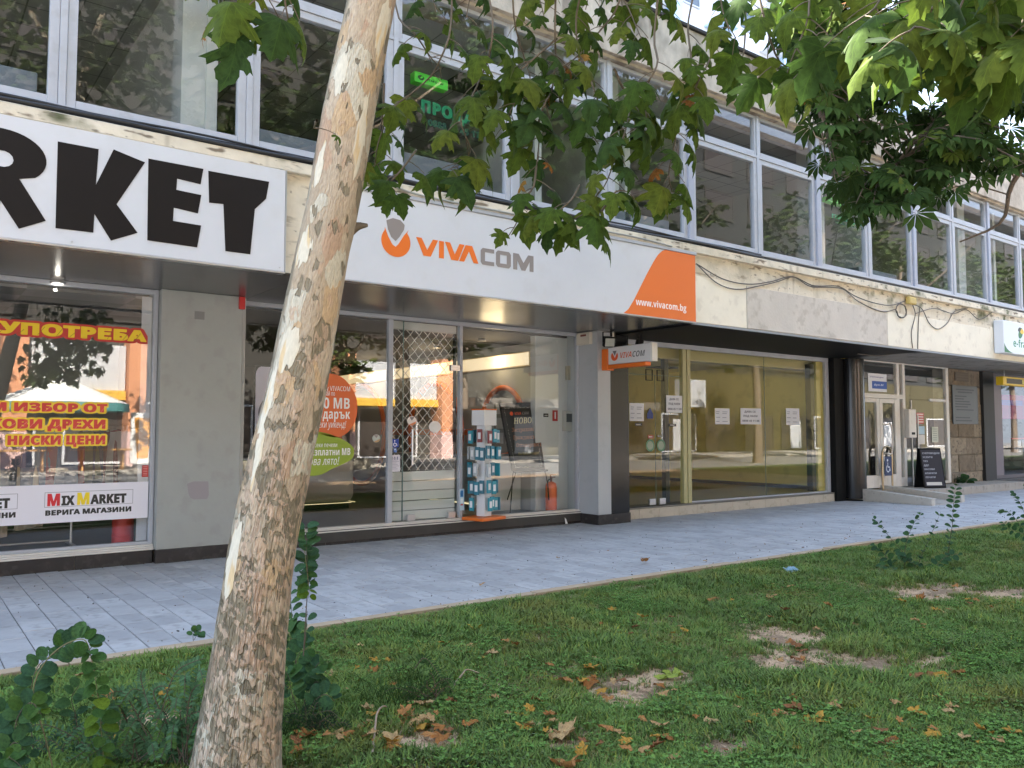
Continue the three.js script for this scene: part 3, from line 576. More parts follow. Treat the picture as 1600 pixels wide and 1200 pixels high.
{
  const r = rng(3), zt = -0.028;
  const line = (label, str, x0, x1, y0, y1, f, s, sub, wid = 1) => {
    const d = thing('window_lettering', label, 'lettering', [0, 0, zt]);
    const wpx = Math.round((x1 - x0) / (y1 - y0) * 150);
    print(d, 'letter_strip', x0, x1, y0, y1, 0, wpx, 150, (c, w, h) => { bold(c, str, 14, 112, w - 28, 104, f, s, 38); slash(c, 20, 112, w - 40, 78, sub, str.length, r); });
  };
  line('yellow window lettering with a red outline, topmost on the clothes shop glass', 'ЗА УПОТРЕБА', 0.42, 2.42, 2.585, 2.835, '#f3cf28', '#c23a32', '#8a6a20');
  line('red window lettering with yellow outline, upper of three lines on the glass', 'ГОЛЯМ ИЗБОР ОТ', 0.3, 2.01, 1.745, 1.925, '#d8453f', '#f6d23c', '#f0a095');
  line('red window lettering with yellow outline, middle of three lines on the glass', 'МАРКОВИ ДРЕХИ', 0.42, 2.01, 1.55, 1.745, '#d8453f', '#f6d23c', '#f0a095');
  line('red window lettering with yellow outline, lowest of three lines on the glass', 'НИСКИ ЦЕНИ', 0.98, 2.01, 1.37, 1.56, '#d8453f', '#f6d23c', '#f0a095');
  const b = thing('window_banner', 'white banner strip with black red and yellow shop name low on the glass', 'banner', [0, 0, -0.026]);
  print(b, 'strip', -1.6, 2.47, 0.535, 0.965, 0, 2048, 216, (c, w, h) => {
    c.fillStyle = '#e4e2ea'; c.fillRect(0, 0, w, h);
    const k = 2048 / 4.07;
    for (const x of [1.4 + 1.6, 0.22 + 1.6, -0.96 + 1.6]) {
      c.save(); c.translate(x * k, 0); const W = 0.88 * k;
      c.strokeStyle = '#77747c'; c.lineWidth = 2; c.strokeRect(-8, 44, W + 18, 82);
      let cx = 0; for (const [s, col, z] of [['M', '#d4202c', 74], ['IX', '#222', 58], [' ', '#222', 20], ['M', '#efd21c', 74], ['ARKET', '#222', 58]]) { c.font = `bold ${z * 1.2}px sans-serif`; c.fillStyle = col; c.strokeStyle = col; c.lineWidth = 5; const m = c.measureText(s).width * 0.9; c.save(); c.translate(cx, 118); c.scale(0.9, 1); c.fillText(s, 0, 0); c.strokeText(s, 0, 0); c.restore(); cx += m + 3; }
      bold(c, 'ВЕРИГА МАГАЗИНИ', -6, 172, W + 12, 38, '#222'); c.restore();
    }
  }, false, 0.4);
  const st = thing('sticker', 'small red sticker on the edge of the clothes shop window', 'sticker', [0, 0, -0.02]);
  print(st, 'print', 2.395, 2.465, 1.02, 1.16, 0, 64, 128, (c, w, h) => { c.fillStyle = '#c03030'; c.fillRect(0, 0, w, h); c.fillStyle = '#e8b0a8'; for (let i = 0; i < 6; i++) c.fillRect(10, 14 + i * 18, 44, 5); }, false);
}
// ---- stickers, poster and notices on the phone shop
{
  const z = VZ + 0.012;
  const q = (x, y) => { const p = onZ(x, y, z); return [p.x, p.y]; };
  const blob = (label, name, pts, col, draw) => {
    const d = thing(name, label, 'sticker', [0, 0, z]);
    const c = new THREE.CatmullRomCurve3(pts.map(([x, y]) => { const [a, b] = q(x, y); return V(a, b, 0); }), true);
    const P = c.getPoints(60).map((p) => [p.x, p.y]);
    mesh('sheet', poly(P, [], 0.002), mat(col, 0.45), d);
    const xs = P.map((p) => p[0]), ys = P.map((p) => p[1]), x0 = Math.min(...xs), x1 = Math.max(...xs), y0 = Math.min(...ys), y1 = Math.max(...ys);
    print(d, 'print', x0, x1, y0, y1, 0.0032, 512, Math.round(512 * (y1 - y0) / (x1 - x0)), draw);
  };
  const line = (c, s, x, y, w, size, b = true, it = false) => { c.save(); c.font = `${it ? 'italic ' : ''}${b ? 'bold ' : ''}${size}px sans-serif`; const m = c.measureText(s).width; c.translate(x, y); c.scale(w / m, 1); c.fillStyle = '#f3efec'; c.fillText(s, 0, 0); c.restore(); };
  blob('orange rounded window sticker with white lettering on the phone shop glass', 'window_sticker', [[440, 640], [460, 590], [505, 583], [535, 590], [556, 620], [557, 650], [545, 674], [528, 683], [500, 678], [460, 672]], [0.75, 0.15, 0.035], (c, w, h) => {
    line(c, 'Влез в My VIVACOM', 0.30 * w, 0.27 * h, 0.60 * w, 44, false); line(c, 'и сърфирай по', 0.36 * w, 0.35 * h, 0.33 * w, 42, false);
    line(c, '500 MB', 0.36 * w, 0.55 * h, 0.54 * w, 96); line(c, 'подарък', 0.38 * w, 0.71 * h, 0.52 * w, 86); line(c, 'всеки уикенд!', 0.40 * w, 0.85 * h, 0.44 * w, 62, false, true);
  });
  blob('green rounded window sticker with white lettering under the orange one', 'window_sticker', [[440, 700], [470, 676], [500, 675], [530, 684], [552, 700], [551, 715], [538, 724], [520, 732], [500, 742], [470, 742], [450, 730]], [0.30, 0.40, 0.035], (c, w, h) => {
    line(c, 'А всеки печели', 0.36 * w, 0.36 * h, 0.40 * w, 42, false); line(c, 'безплатни MB', 0.34 * w, 0.55 * h, 0.61 * w, 66); line(c, 'това лято!', 0.32 * w, 0.76 * h, 0.46 * w, 74, false, true);
  });
  const po = thing('poster_board', 'tall rounded poster board of a person in a grey cap behind the phone shop glass', 'poster', [0, 0.24, -0.42]);
  const a = onZ(397, 570, -0.42), W = 0.72, H = a.y - 0.26;
  mesh('board', new RoundedBoxGeometry(W, H, 0.03, 3, 0.014).translate(a.x + W / 2, H / 2 + 0.02, 0), M.black, po);
  print(po, 'print', a.x + 0.02, a.x + W - 0.02, 0.05, H, 0.0165, 512, 1024, (c, w, h) => {
    c.fillStyle = '#c9c6dc'; c.beginPath(); c.roundRect(0, 0, w, h, 60); c.fill();
    c.fillStyle = '#6f6a78'; c.beginPath(); c.ellipse(230, 270, 200, 110, -0.2, 0, 7); c.fill();
    c.fillStyle = '#1c1a20'; c.beginPath(); c.ellipse(300, 130, 150, 110, 0.3, 0, 7); c.fill();
    c.fillStyle = '#a05a3c'; c.beginPath(); c.ellipse(250, 460, 170, 150, 0, 0, 7); c.fill();
    c.fillStyle = '#d8d2d8'; c.fillRect(0, 600, w, h - 720);
    c.fillStyle = '#b07050'; c.beginPath(); c.ellipse(90, 760, 130, 220, 0.3, 0, 7); c.fill();
    c.fillStyle = '#8a6a58'; c.fillRect(60, 860, 380, 160);
  }, true);
  const note = (label, name, cat, x0, x1, y0, y1, zz, w, h, draw) => { const [a2, b2] = q(x0, y0), [c2, d2] = q(x1, y1); const d = thing(name, label, cat, [0, 0, zz]); print(d, 'print', a2, c2, d2, b2, 0, w, h, draw, true); };
  const rows = (c, w, h, n, col = '#8890a0') => { c.fillStyle = col; for (let i = 0; i < n; i++) c.fillRect(w * 0.12, h * (0.2 + 0.7 * i / n), w * (0.5 + 0.26 * ((i * 37) % 3) / 2), h * 0.03); };
  note('blue wheelchair sticker on the door glass of the phone shop', 'sticker', 'sticker', 612, 623, 686, 699, z, 128, 128, (c, w, h) => { c.fillStyle = '#2547a6'; c.fillRect(0, 0, w, h); c.strokeStyle = '#fff'; c.lineWidth = 9; c.beginPath(); c.arc(60, 84, 26, 0.2, 4.2); c.stroke(); c.beginPath(); c.moveTo(56, 40); c.lineTo(58, 72); c.lineTo(86, 72); c.lineTo(98, 102); c.stroke(); c.fillStyle = '#fff'; c.beginPath(); c.arc(54, 26, 11, 0, 7); c.fill(); });
  note('small blue sticker under the wheelchair one', 'sticker', 'sticker', 614, 621, 700, 707, z, 64, 64, (c, w, h) => { c.fillStyle = '#4c6fb0'; c.fillRect(8, 0, w - 16, h); c.fillStyle = '#cfd8e8'; c.fillRect(18, 10, 28, 20); });
  note('white notice sheet with small pictograms on the phone shop door', 'notice', 'notice', 610, 625, 711, 737, z, 128, 220, (c, w, h) => { c.fillStyle = '#d8d4da'; c.fillRect(0, 0, w, h); c.fillStyle = '#565a80'; for (const x of [24, 58, 92]) { c.beginPath(); c.arc(x, 30, 8, 0, 7); c.fill(); c.fillRect(x - 6, 38, 12, 22); } rows(c, w, h, 8, '#a9a6b4'); });
  const round = (label, x, y, r2, col, col2) => note(label, 'sticker', 'sticker', x - r2, x + r2, y - r2, y + r2, z, 128, 128, (c, w, h) => { c.fillStyle = col; c.beginPath(); c.arc(64, 64, 62, 0, 7); c.fill(); if (col2) { c.fillStyle = col2; c.beginPath(); c.arc(64, 64, 60, 0.1, 2.2); c.fill(); c.fillStyle = '#8a8080'; c.beginPath(); c.moveTo(30, 14); c.lineTo(64, 60); c.lineTo(98, 14); c.fill(); } });
  round('round white sticker with orange and grey shapes beside the door handle', 643.5, 657.5, 7.5, '#e6dcd6', '#e08a5a');
  round('plain white round sticker behind the grille of the door', 679.5, 667, 9.5, '#e9e6e2');
  round('pale round sticker left of the door post', 588, 685, 6.5, '#b8beb6', '#c8a070');
  note('tall blue and white label low on the white door post', 'label', 'label', 717, 724, 764, 797, VZ + 0.034, 48, 200, (c, w, h) => { c.fillStyle = '#bcd6e2'; c.fillRect(0, 0, w, h); c.fillStyle = '#2a74b0'; c.fillRect(8, 14, 30, 60); c.fillStyle = '#e8f0f2'; c.fillRect(10, 90, 26, 40); c.fillStyle = '#c05a50'; c.fillRect(10, 140, 26, 14); });
}
// ---- papers in the empty shop
{
  const z = -0.105, paper = (label, x0, x1, y0, y1, big) => {
    const a = onZ(x0, (y0 + y1) / 2, z), b = onZ(x1, (y0 + y1) / 2, z), t = onZ((x0 + x1) / 2, y0, z).y, u = onZ((x0 + x1) / 2, y1, z).y;
    const d = thing('paper_notice', label, 'notice', [0, 0, z]);
    print(d, 'sheet', a.x, b.x, u, t, 0, 256, 200, (c, w, h) => { c.fillStyle = '#d6d6da'; c.fillRect(0, 0, w, h); c.fillStyle = '#4a4c52'; if (big) { c.font = 'bold 34px sans-serif'; c.fillText('ДАВА СЕ', 50, 54); c.fillText('ПОД НАЕМ', 34, 108); c.fillText('0888 45 11 88', 22, 168); } else { c.fillStyle = '#8a8c96'; for (const [x, y, l] of [[20, 40, 60], [130, 40, 90], [20, 62, 50], [130, 62, 80], [20, 110, 70], [130, 112, 70], [20, 160, 60], [130, 160, 90]]) c.fillRect(x, y, l, 7); } }, false, 0.7);
  };
  paper('white paper notice stuck beside the black pier of the empty shop', 983.5, 1006, 630, 658);
  paper('white paper notice with bold lettering on the glass door of the empty shop', 1041, 1067, 618, 645, true);
  paper('white paper notice just right of the olive post, nearer of the middle pair', 1117, 1140, 638, 663);
  paper('white paper notice with bold lettering in the middle of the big yellow pane', 1157, 1189, 638, 663, true);
  paper('white paper notice near the far end of the empty shop window', 1228, 1249, 638, 664);
  const lab = (label, x, y, w, h, col) => { const a = onZ(x, y, z), k = (onZ(x + 1, y, z).x - a.x); const d = thing('door_label', label, 'label', [a.x, a.y, z]); mesh('plate', bx(0, w * k, -h * 0.0085, 0, 0, 0.004), mat(col, 0.5), d); mesh('strip', bx(0.15 * w * k, 0.8 * w * k, -h * 0.0055, -h * 0.003, 0.0042, 0.0048), M.ivory, d); };
  lab('small black label on the first door leaf of the empty shop', 992, 661, 11, 6, [0.03, 0.03, 0.03]);
  lab('small black label on the second door leaf of the empty shop', 1045, 662, 11, 6, [0.03, 0.03, 0.03]);
  lab('little red and dark label above the round door stickers', 1012, 680, 9, 7, [0.3, 0.04, 0.03]);
  lab('little dark label beside the red one', 1027, 680, 8, 4, [0.05, 0.05, 0.04]);
  for (const [x, l] of [[1016, 'round green door sticker on the first leaf'], [1033, 'round green door sticker on the second leaf']]) {
    const a = onZ(x, 696, z), d = thing('door_sticker', l, 'sticker', [a.x, a.y, z]);
    mesh('ring', new THREE.RingGeometry(0.08, 0.115, 24), mat([0.10, 0.22, 0.13], 0.5, { side: THREE.DoubleSide }), d);
    mesh('disc', new THREE.CircleGeometry(0.079, 24).translate(0, 0, -0.001), mat([0.32, 0.36, 0.26], 0.5, { side: THREE.DoubleSide }), d);
  }
  const a = onZ(1011, 654, z), d = thing('door_sticker', 'small blue arrow shaped sticker beside the door edge', 'sticker', [a.x, a.y, z]);
  mesh('sheet', poly([[0, 0.09], [0.08, 0.2], [0.16, 0.09], [0.16, 0], [0, 0]], [], 0.003), mat([0.03, 0.05, 0.2], 0.5), d);
}
// ---- notices at the white entrance
{
  const z = 0.045, nt = (label, x0, x1, y0, y1, draw, zz = z, cut = true) => { const ym = (y0 + y1) / 2, xm = (x0 + x1) / 2; const d = thing('notice', label, 'notice', [0, 0, zz]); print(d, 'sheet', onZ(x0, ym, zz).x, onZ(x1, ym, zz).x, onZ(xm, y1, zz).y, onZ(xm, y0, zz).y, 0, 200, 240, draw, cut); };
  nt('white and blue notice in the pane above the white doors', 1356.5, 1385.5, 584, 612, (c, w, h) => { c.fillStyle = '#dde0e6'; c.fillRect(0, 0, w, h); c.fillStyle = '#49509a'; c.font = 'bold 22px sans-serif'; c.fillText('СЧЕТОВОДНА', 20, 54); c.fillStyle = '#1c4fa8'; c.fillRect(40, 100, w - 40, 100); c.fillStyle = '#cfd8ea'; c.font = 'italic bold 34px sans-serif'; c.fillText('Бул-М', 60, 160); }, 0.0);
  nt('red and white notice on the glass screen', 1432, 1443.5, 645, 662, (c, w, h) => { c.fillStyle = '#c2473c'; c.fillRect(0, 0, w, h); c.fillStyle = '#ecd9d4'; for (let i = 0; i < 4; i++) c.fillRect(14, 20 + i * 56, 172, 26); }, 0.0);
  nt('pale blue and white notice sheets under the red one', 1435, 1445, 666, 696, (c, w, h) => { c.fillStyle = '#a9c6d6'; c.fillRect(0, 0, w, h * 0.42); c.fillStyle = '#d3cfc8'; c.fillRect(0, h * 0.44, w, h * 0.5); }, 0.0);
  nt('cream notice sheet on the last pane of the glass screen', 1456, 1466, 667, 691, (c, w, h) => { c.fillStyle = '#c3c6b4'; c.fillRect(0, 0, w, h); c.fillStyle = '#7e8274'; for (let i = 0; i < 6; i++) c.fillRect(30, 30 + i * 34, 130, 8); }, 0.0);
  const lx = onZ(1332, 590, 0.03).x;
  const lb = thing('door_label', 'white and green label on the narrow pane beside the black column', 'label', [18.02, 2.5, 0.03]);
  mesh('plate', bx(0, 0.15, 0.17, 0.36, 0, 0.006), M.paper, lb); mesh('strip', bx(0, 0.15, 0, 0.165, 0, 0.006), mat([0.05, 0.35, 0.04], 0.5), lb);
  const bxo = thing('letter_box', 'white wall mounted letter box beside the white doors', 'letter box', [onZ(1414, 675, 0.05).x, 1.42, 0.03]);
  mesh('body', bx(0, 0.36, 0, 0.72, 0, 0.14, 0.02), M.ivory, bxo); mesh('slot', bx(0.1, 0.26, 0.08, 0.14, 0.1405, 0.144), M.black, bxo);
  const pl = thing('plaque', 'dark grey lettered plaque on the stone clad pier', 'plaque', [0, 0, 0.04]);
  mesh('plate', bx(22.72, 24.2, 1.78, 2.84, 0, 0.02, 0.004), mat([0.075, 0.08, 0.085], 0.45), pl);
  print(pl, 'print', 22.74, 24.18, 1.8, 2.82, 0.0215, 256, 200, (c, w, h) => { c.fillStyle = '#22252a'; for (const [x, y, l] of [[30, 16, 190], [50, 30, 150], [20, 52, 120], [20, 66, 90], [20, 80, 150], [20, 94, 160], [20, 108, 130], [30, 124, 180], [20, 166, 150], [20, 182, 170]]) c.fillRect(x, y, l, 6); });
  const ve = thing('vent_panel', 'small weathered panel above the plaque on the stone pier', 'panel', [0, 0, 0.04]);
  mesh('plate', bx(22.9, 23.7, 2.95, 3.2, 0, 0.015, 0.004), mat([0.12, 0.1, 0.075], 0.7), ve);
  for (let i = 0; i < 3; i++) mesh('slat', bx(22.95, 23.65, 2.99 + i * 0.07, 3.03 + i * 0.07, 0.016, 0.024), mat([0.15, 0.125, 0.1], 0.7), ve);
}
// ---------------------------------------------------------------- fittings on the wall
{
  const s = thing('alarm_siren', 'cream alarm box with a dark red lens on the light grey pier', 'alarm', [0, 0, 0]);
  mesh('body', bx(9.42, 9.497, 3.06, 3.27, -0.14, 0.2, 0.012), mat([0.62, 0.56, 0.45], 0.5), s);
  mesh('lens', bx(9.412, 9.419, 3.20, 3.235, -0.02, 0.12, 0.002), mat([0.18, 0.05, 0.03], 0.3), s);
  const flood = (label, x, y, z, turn, tilt) => {
    const f = thing('floodlight', label, 'floodlight', [x, y, z], turn);
    const g = new THREE.Group(); g.rotation.x = tilt; g.name = 'head'; f.add(g);
    const body = bx(-0.1, 0.1, -0.16, 0.02, -0.06, 0.06, 0.02);
    mesh('housing', body, M.black, g); mesh('lens', bx(-0.08, 0.08, -0.14, 0.0, 0.061, 0.066, 0.002), mat([0.6, 0.6, 0.58], 0.12, { metalness: 0.5 }), g);
    mesh('bracket', [bx(-0.115, -0.103, -0.08, 0.09, -0.02, 0.02), bx(0.103, 0.115, -0.08, 0.09, -0.02, 0.02), bx(-0.115, 0.115, 0.091, 0.1, -0.02, 0.02)], M.black, f);
  };
  flood('small floodlight with a bright lens on the soffit above the light grey pier', 9.6, 3.15, 0.5, -0.5, 0.3);
  flood('black floodlight turned sideways above the projecting sign', 10.28, 3.14, 0.55, 0.9, 0.2);
  const jb = thing('junction_box', 'yellowish junction box on the cream fascia beside a wire coil', 'junction box', [16.69, 4.22, 1.945]);
  mesh('body', bx(0, 0.3, 0, 0.15, 0, 0.08, 0.01), mat([0.62, 0.46, 0.14], 0.6), jb); mesh('lid', bx(0.02, 0.28, 0.015, 0.135, 0.081, 0.09, 0.004), mat([0.58, 0.44, 0.16], 0.6), jb);
  const cg = []; const r = rng(8);
  for (let k = 0; k < 5; k++) { const P = arc(0, 0, 0.19 + r() * 0.03, 0.13 + r() * 0.03, 0, 360, 24).map(([x, y]) => V(x, y, 0.01 + 0.03 * r())); cg.push(tube(P, 0.008, 0.008, 5, 50)); }
  const co = thing('wire_coil', 'coil of spare grey wire hanging below the junction box', 'wire coil', [16.45, 4.05, 1.95]);
  mesh('coil', cg, M.wire, co);
  const wire = (label, pts, rad = 0.009, z = 1.955, m = M.wire, sag = 0) => { const o = thing('wire', label, 'wire'); mesh('strand', tube(pts.map(([x, y]) => (z === null ? V(x, y, 0) : onZ(x, y, z))), rad, rad, 6, pts.length * 6), m, o); };
  wire('upper thin wire drooping along the cream fascia from the orange sign', [[1088, 412], [1130, 436], [1170, 444], [1205, 440], [1238, 432], [1270, 446], [1312, 448], [1335, 462], [1365, 473], [1392, 477], [1415, 470]]);
  wire('lower thin wire drooping along the cream fascia from the orange sign', [[1089, 413], [1120, 442], [1150, 452], [1185, 447], [1215, 440], [1240, 433], [1265, 447], [1300, 449], [1318, 452], [1340, 470], [1380, 487], [1400, 483]]);
  wire('loose wire hanging from the junction box in wide loops', [[1420, 474], [1440, 482], [1452, 505], [1465, 514], [1480, 505], [1490, 488], [1512, 481]]);
  wire('thin wire looping along the far end of the cream fascia', [[1430, 490], [1460, 482], [1490, 490], [1510, 484], [1530, 499], [1550, 488]]);
  wire('wire dropping straight from the junction box to the soffit', [[1437, 480], [1435, 505], [1434, 545]]);
  wire('crooked wire dropping beside the straight one', [[1426, 476], [1430, 490], [1424, 520], [1426, 544]]);
  wire('dark wire across the grey soffit above the white entrance', [[1340, 553], [1375, 556], [1410, 549], [1425, 545]].map((p) => p), 0.012, 1.2);
  const cab = (label, y, z, rad, ph) => { const o = thing('cable', label, 'cable'); const P = []; for (let i = 0; i <= 40; i++) { const x = X0 + 1 + i * 0.42; P.push(V(x, y + 0.014 * Math.sin(i * 0.9 + ph) + 0.01 * Math.sin(i * 0.31 + ph), z + 0.012 * Math.sin(i * 0.7 + ph * 2))); } mesh('strand', tube(P, rad, rad, 7, 160), M.cable, o); };
  cab('thick black cable lying on the ledge below the windows, outermost of three', 4.565, 1.985, 0.024, 0.4);
  cab('black cable twisting along the ledge, middle one of three', 4.585, 1.95, 0.018, 2.1);
  cab('thin black cable on the ledge nearest to the window frames', 4.60, 1.965, 0.012, 4.0);
  const gw = thing('cable', 'pale cable sagging along the ledge above the white and orange sign', 'cable');
  mesh('strand', tube([[575, 278], [605, 286], [640, 300], [690, 312], [740, 322], [790, 332], [830, 340], [880, 346], [930, 358], [1000, 372], [1050, 385]].map(([x, y]) => onZ(x, y, 2.02)), 0.012, 0.012, 6, 80), mat([0.34, 0.34, 0.30], 0.6), gw);
}
// ---------------------------------------------------------------- things inside the shops
{ // clothes shop: racks of garments, red bin, spotlight
  const r = rng(21);
  const cols = [[0.50, 0.42, 0.33], [0.36, 0.28, 0.22], [0.10, 0.12, 0.18], [0.55, 0.52, 0.45], [0.30, 0.33, 0.16], [0.13, 0.17, 0.28], [0.45, 0.36, 0.36], [0.62, 0.60, 0.58], [0.22, 0.05, 0.07], [0.06, 0.06, 0.07]].map((c) => mat(c, 0.9, { bumpMap: fineBump, bumpScale: 0.003 }));
  const cloth = (h, w) => { // a hanging trouser leg or shirt with folds
    const g = new THREE.PlaneGeometry(w, h, 10, 10), p = g.attributes.position;
    for (let i = 0; i < p.count; i++) { const x = p.getX(i), y = p.getY(i); p.setZ(i, 0.035 * Math.sin(x / w * 9 + y * 2) * (0.5 - y / h) + 0.015 * Math.sin(x * 40)); p.setX(i, x * (1 + 0.12 * (0.5 - y / h))); p.setY(i, y + 0.02 * Math.sin(x / w * 5)); }
    g.translate(0, -h / 2, 0); g.computeVertexNormals(); return g;
  };
  const kinds = [[1.05, 0.26], [0.95, 0.3], [1.15, 0.22], [0.8, 0.42], [0.7, 0.45]].map(([h, w]) => cloth(h, w));
  const rack = (label, x0, x1, z, y, n) => {
    const t = thing('clothes_rack', label, 'clothes rack', [0, 0.2, z], 0, 'clothes racks in the window');
    mesh('rail', tube([V(x0, y, 0), V(x1, y, 0)], 0.014, 0.014, 8), M.steel, t);
    for (const x of [x0, x1]) mesh('leg', [tube([V(x, 0.03, 0), V(x, y, 0)], 0.016, 0.016, 8), bx(x - 0.02, x + 0.02, 0.005, 0.03, -0.28, 0.28, 0.006)], M.steel, t);
    mesh('brace', tube([V(x0, 0.06, 0), V(x1, 0.06, 0)], 0.012, 0.012, 8), M.steel, t);
    for (let i = 0; i < n; i++) {
      const x = x0 + (x1 - x0) * (i + 0.5) / n + rr(-0.02, 0.02, r), g = mesh('garment', kinds[Math.floor(r() * 5)], cols[Math.floor(r() * cols.length)], t);
      g.material.side = THREE.DoubleSide; g.position.set(x, y - 0.07, rr(-0.03, 0.03, r)); g.rotation.y = rr(-0.5, 1.3, r);
      mesh('hook', tube([V(x, y + 0.015, 0), V(x, y - 0.08, 0)], 0.005, 0.005, 5), M.steel, t);
    }
  };
  rack('clothes rack of trousers and shirts close behind the clothes shop glass', -0.2, 1.75, -0.62, 1.35, 15);
  rack('clothes rack of garments deeper in the clothes shop', 0.3, 2.7, -2.3, 1.45, 18);
  rack('clothes rack of garments at the edge of the clothes shop window', -2.6, -0.4, -0.8, 1.35, 13);
  const b = thing('red_canister', 'red fire bucket canister standing inside the corner of the clothes shop window', 'canister', [2.27, 0.2, -0.36]);
  mesh('body', new THREE.LatheGeometry([[0, 0], [0.115, 0], [0.122, 0.02], [0.122, 0.5], [0.115, 0.54], [0.05, 0.58], [0, 0.58]].map((p) => new THREE.Vector2(...p)), 28), M.red, b);
  mesh('band', new THREE.TorusGeometry(0.123, 0.006, 6, 28).rotateX(Math.PI / 2).translate(0, 0.1, 0), M.red, b);
  const sp = onY(90, 443, 3.24), l = thing('downlight', 'small round lit spotlight in the clothes shop ceiling', 'ceiling light', [sp.x, 3.248, sp.z]);
  mesh('ring', new THREE.TorusGeometry(0.07, 0.012, 6, 20).rotateX(Math.PI / 2), M.steel, l);
  mesh('lamp', new THREE.CylinderGeometry(0.06, 0.06, 0.008, 20).translate(0, -0.004, 0), new THREE.MeshStandardMaterial({ color: 0xffffff, emissive: 0xfff0dd, emissiveIntensity: 0.14 }), l);
  const pl = new THREE.PointLight(new THREE.Color(1, 0.93, 0.82), 0.005, 0, 2); pl.position.set(0, -0.06, 0); pl.castShadow = true; l.add(pl);
}
{ // phone shop
  const WL = mat([0.62, 0.62, 0.60], 0.35);
  const co = thing('counter', 'pale curved service counter inside the phone shop behind the stickers', 'counter', [5.75, 0.2, -3.5]);
  mesh('front', new RoundedBoxGeometry(1.9, 0.86, 0.9, 4, 0.16).translate(0, 0.53, 0), mat([0.42, 0.41, 0.37], 0.3), co);
  mesh('top', bx(-1.0, 1.0, 0.965, 1.0, -0.5, 0.5, 0.01), WL, co);
  mesh('plinth', bx(-0.85, 0.85, 0, 0.095, -0.38, 0.38, 0.01), M.black, co);
  const em = (c, k) => new THREE.MeshStandardMaterial({ color: 0xffffff, emissive: new THREE.Color(...c), emissiveIntensity: k });
  mesh('light_strip', [bx(-0.8, 0.86, 0.098, 0.108, 0.452, 0.458), bx(0.952, 0.958, 0.098, 0.108, -0.4, 0.4)], em([1, 0.82, 0.4], 0.1), co);
  // lit bulkhead running back along the wall, with the tinted band
  const bk = thing('lit_bulkhead', 'warmly lit ceiling bulkhead running back into the phone shop', 'ceiling light', [0, 0, 0]);
  mesh('box', bx(8.86, 9.6, 2.72, 2.98, -9.5, -0.75, 0.01), mat([0.80, 0.66, 0.42], 0.6), bk);
  mesh('lamp', bx(8.845, 8.858, 2.74, 2.96, -9.4, -0.76), em([1, 0.76, 0.42], 0.075), bk);
  for (const z of [-1.6, -3.8, -6.4]) { const p = new THREE.PointLight(new THREE.Color(1, 0.76, 0.42), 0.09, 0, 2); p.shadow.radius = 12; p.position.set(8.7, 2.85, z); p.castShadow = true; bk.add(p); }
  for (const z of [-1.4, -2.9]) { mesh('spotlight', new THREE.CylinderGeometry(0.06, 0.08, 0.05, 16).translate(8.3, 3.2, z), M.steel, bk); }
  part('side_wall', bx(8.9, 9.6, 0.2, 2.7, -9.5, -0.75), mat([0.44, 0.44, 0.41], 0.6), B, 'grey side wall of the phone shop');
  part('pilaster', bx(8.88, 9.615, 0.2, 3.24, -0.74, -0.6, 0.006), mat([0.62, 0.64, 0.62], 0.5));
  const rt = (label, y, z, rad, th) => { const t = thing('wall_ring', label, 'ring', [8.87, y, z], Math.PI / 2, 'orange rings on the phone shop wall'); mesh('ring', new THREE.TorusGeometry(rad, th, 10, 60), M.orange, t); return t; };
  rt('orange ring framing phones on the phone shop wall, nearest to the glass', 1.75, -1.55, 0.62, 0.05);
  rt('big orange ring in the middle of the phone shop wall', 1.55, -3.9, 1.0, 0.06);
  rt('orange ring at the back of the phone shop wall', 1.5, -7.2, 1.15, 0.06);
  const bar = thing('wall_band', 'orange band along the phone shop wall between the rings', 'band', [8.88, 1.5, 0]);
  mesh('strip', bx(-0.03, 0.0, 0, 0.12, -6.2, -2.2, 0.008), M.orange, bar);
  // phones on the wall, each on its own small shelf
  for (let i = 0; i < 3; i++) for (let j = 0; j < 3; j++) {
    const p = thing('display_phone', `dark phone on a small card, ${['lowest', 'middle', 'top'][i]} row, ${['deepest inside', 'in the middle', 'nearest the glass'].reverse()[j]}, on the phone shop wall`, 'phone', [8.84, 1.45 + i * 0.27, -1.9 + j * 0.3], Math.PI / 2, 'phones shown on the wall inside the ring');
    mesh('card', bx(-0.11, 0.11, -0.1, 0.1, 0.0, 0.012), M.paper, p); mesh('phone', bx(-0.045, 0.02, -0.07, 0.07, 0.0125, 0.026, 0.004), M.black, p);
  }
  // sales desk under the wall
  const dk = thing('display_desk', 'grey display desk with a glowing foot along the phone shop wall', 'desk', [8.45, 0.2, -2.6]);
  mesh('body', bx(-0.3, 0.4, 0.12, 0.95, -1.9, 1.5, 0.02), mat([0.40, 0.40, 0.38], 0.35), dk);
  mesh('end_panel', bx(-0.32, 0.42, 0.0, 0.98, 1.502, 1.6, 0.01), WL, dk);
  mesh('light_strip', bx(-0.306, -0.3, 0.09, 0.115, -1.9, 1.45), em([1, 0.85, 0.45], 0.1), dk);
  // roller grille
  const g = thing('roller_grille', 'white roller grille with diamond mesh and solid lower slats behind the glass door', 'roller grille', [0, 0, VZ - 0.1]);
  const wires = [], gx0 = 5.88, gx1 = 7.0, gy0 = 0.98, gy1 = 3.1, S = 0.152;
  for (let k = -22; k < 14; k++) for (const s of [1, -1]) { // zigzag along the diagonal
    const pts = []; for (let i = 0; i <= 44; i++) { const y = gy0 + (gy1 - gy0) * i / 44, x = (s > 0 ? gx0 : gx1) + s * (k * S + (y - gy0) * 0.9); if (x >= gx0 && x <= gx1) pts.push(V(x + 0.006 * Math.sin(y * 48), y, s * 0.004)); }
    if (pts.length > 2) wires.push(tube(pts, 0.0065, 0.0065, 5, pts.length, false));
  }
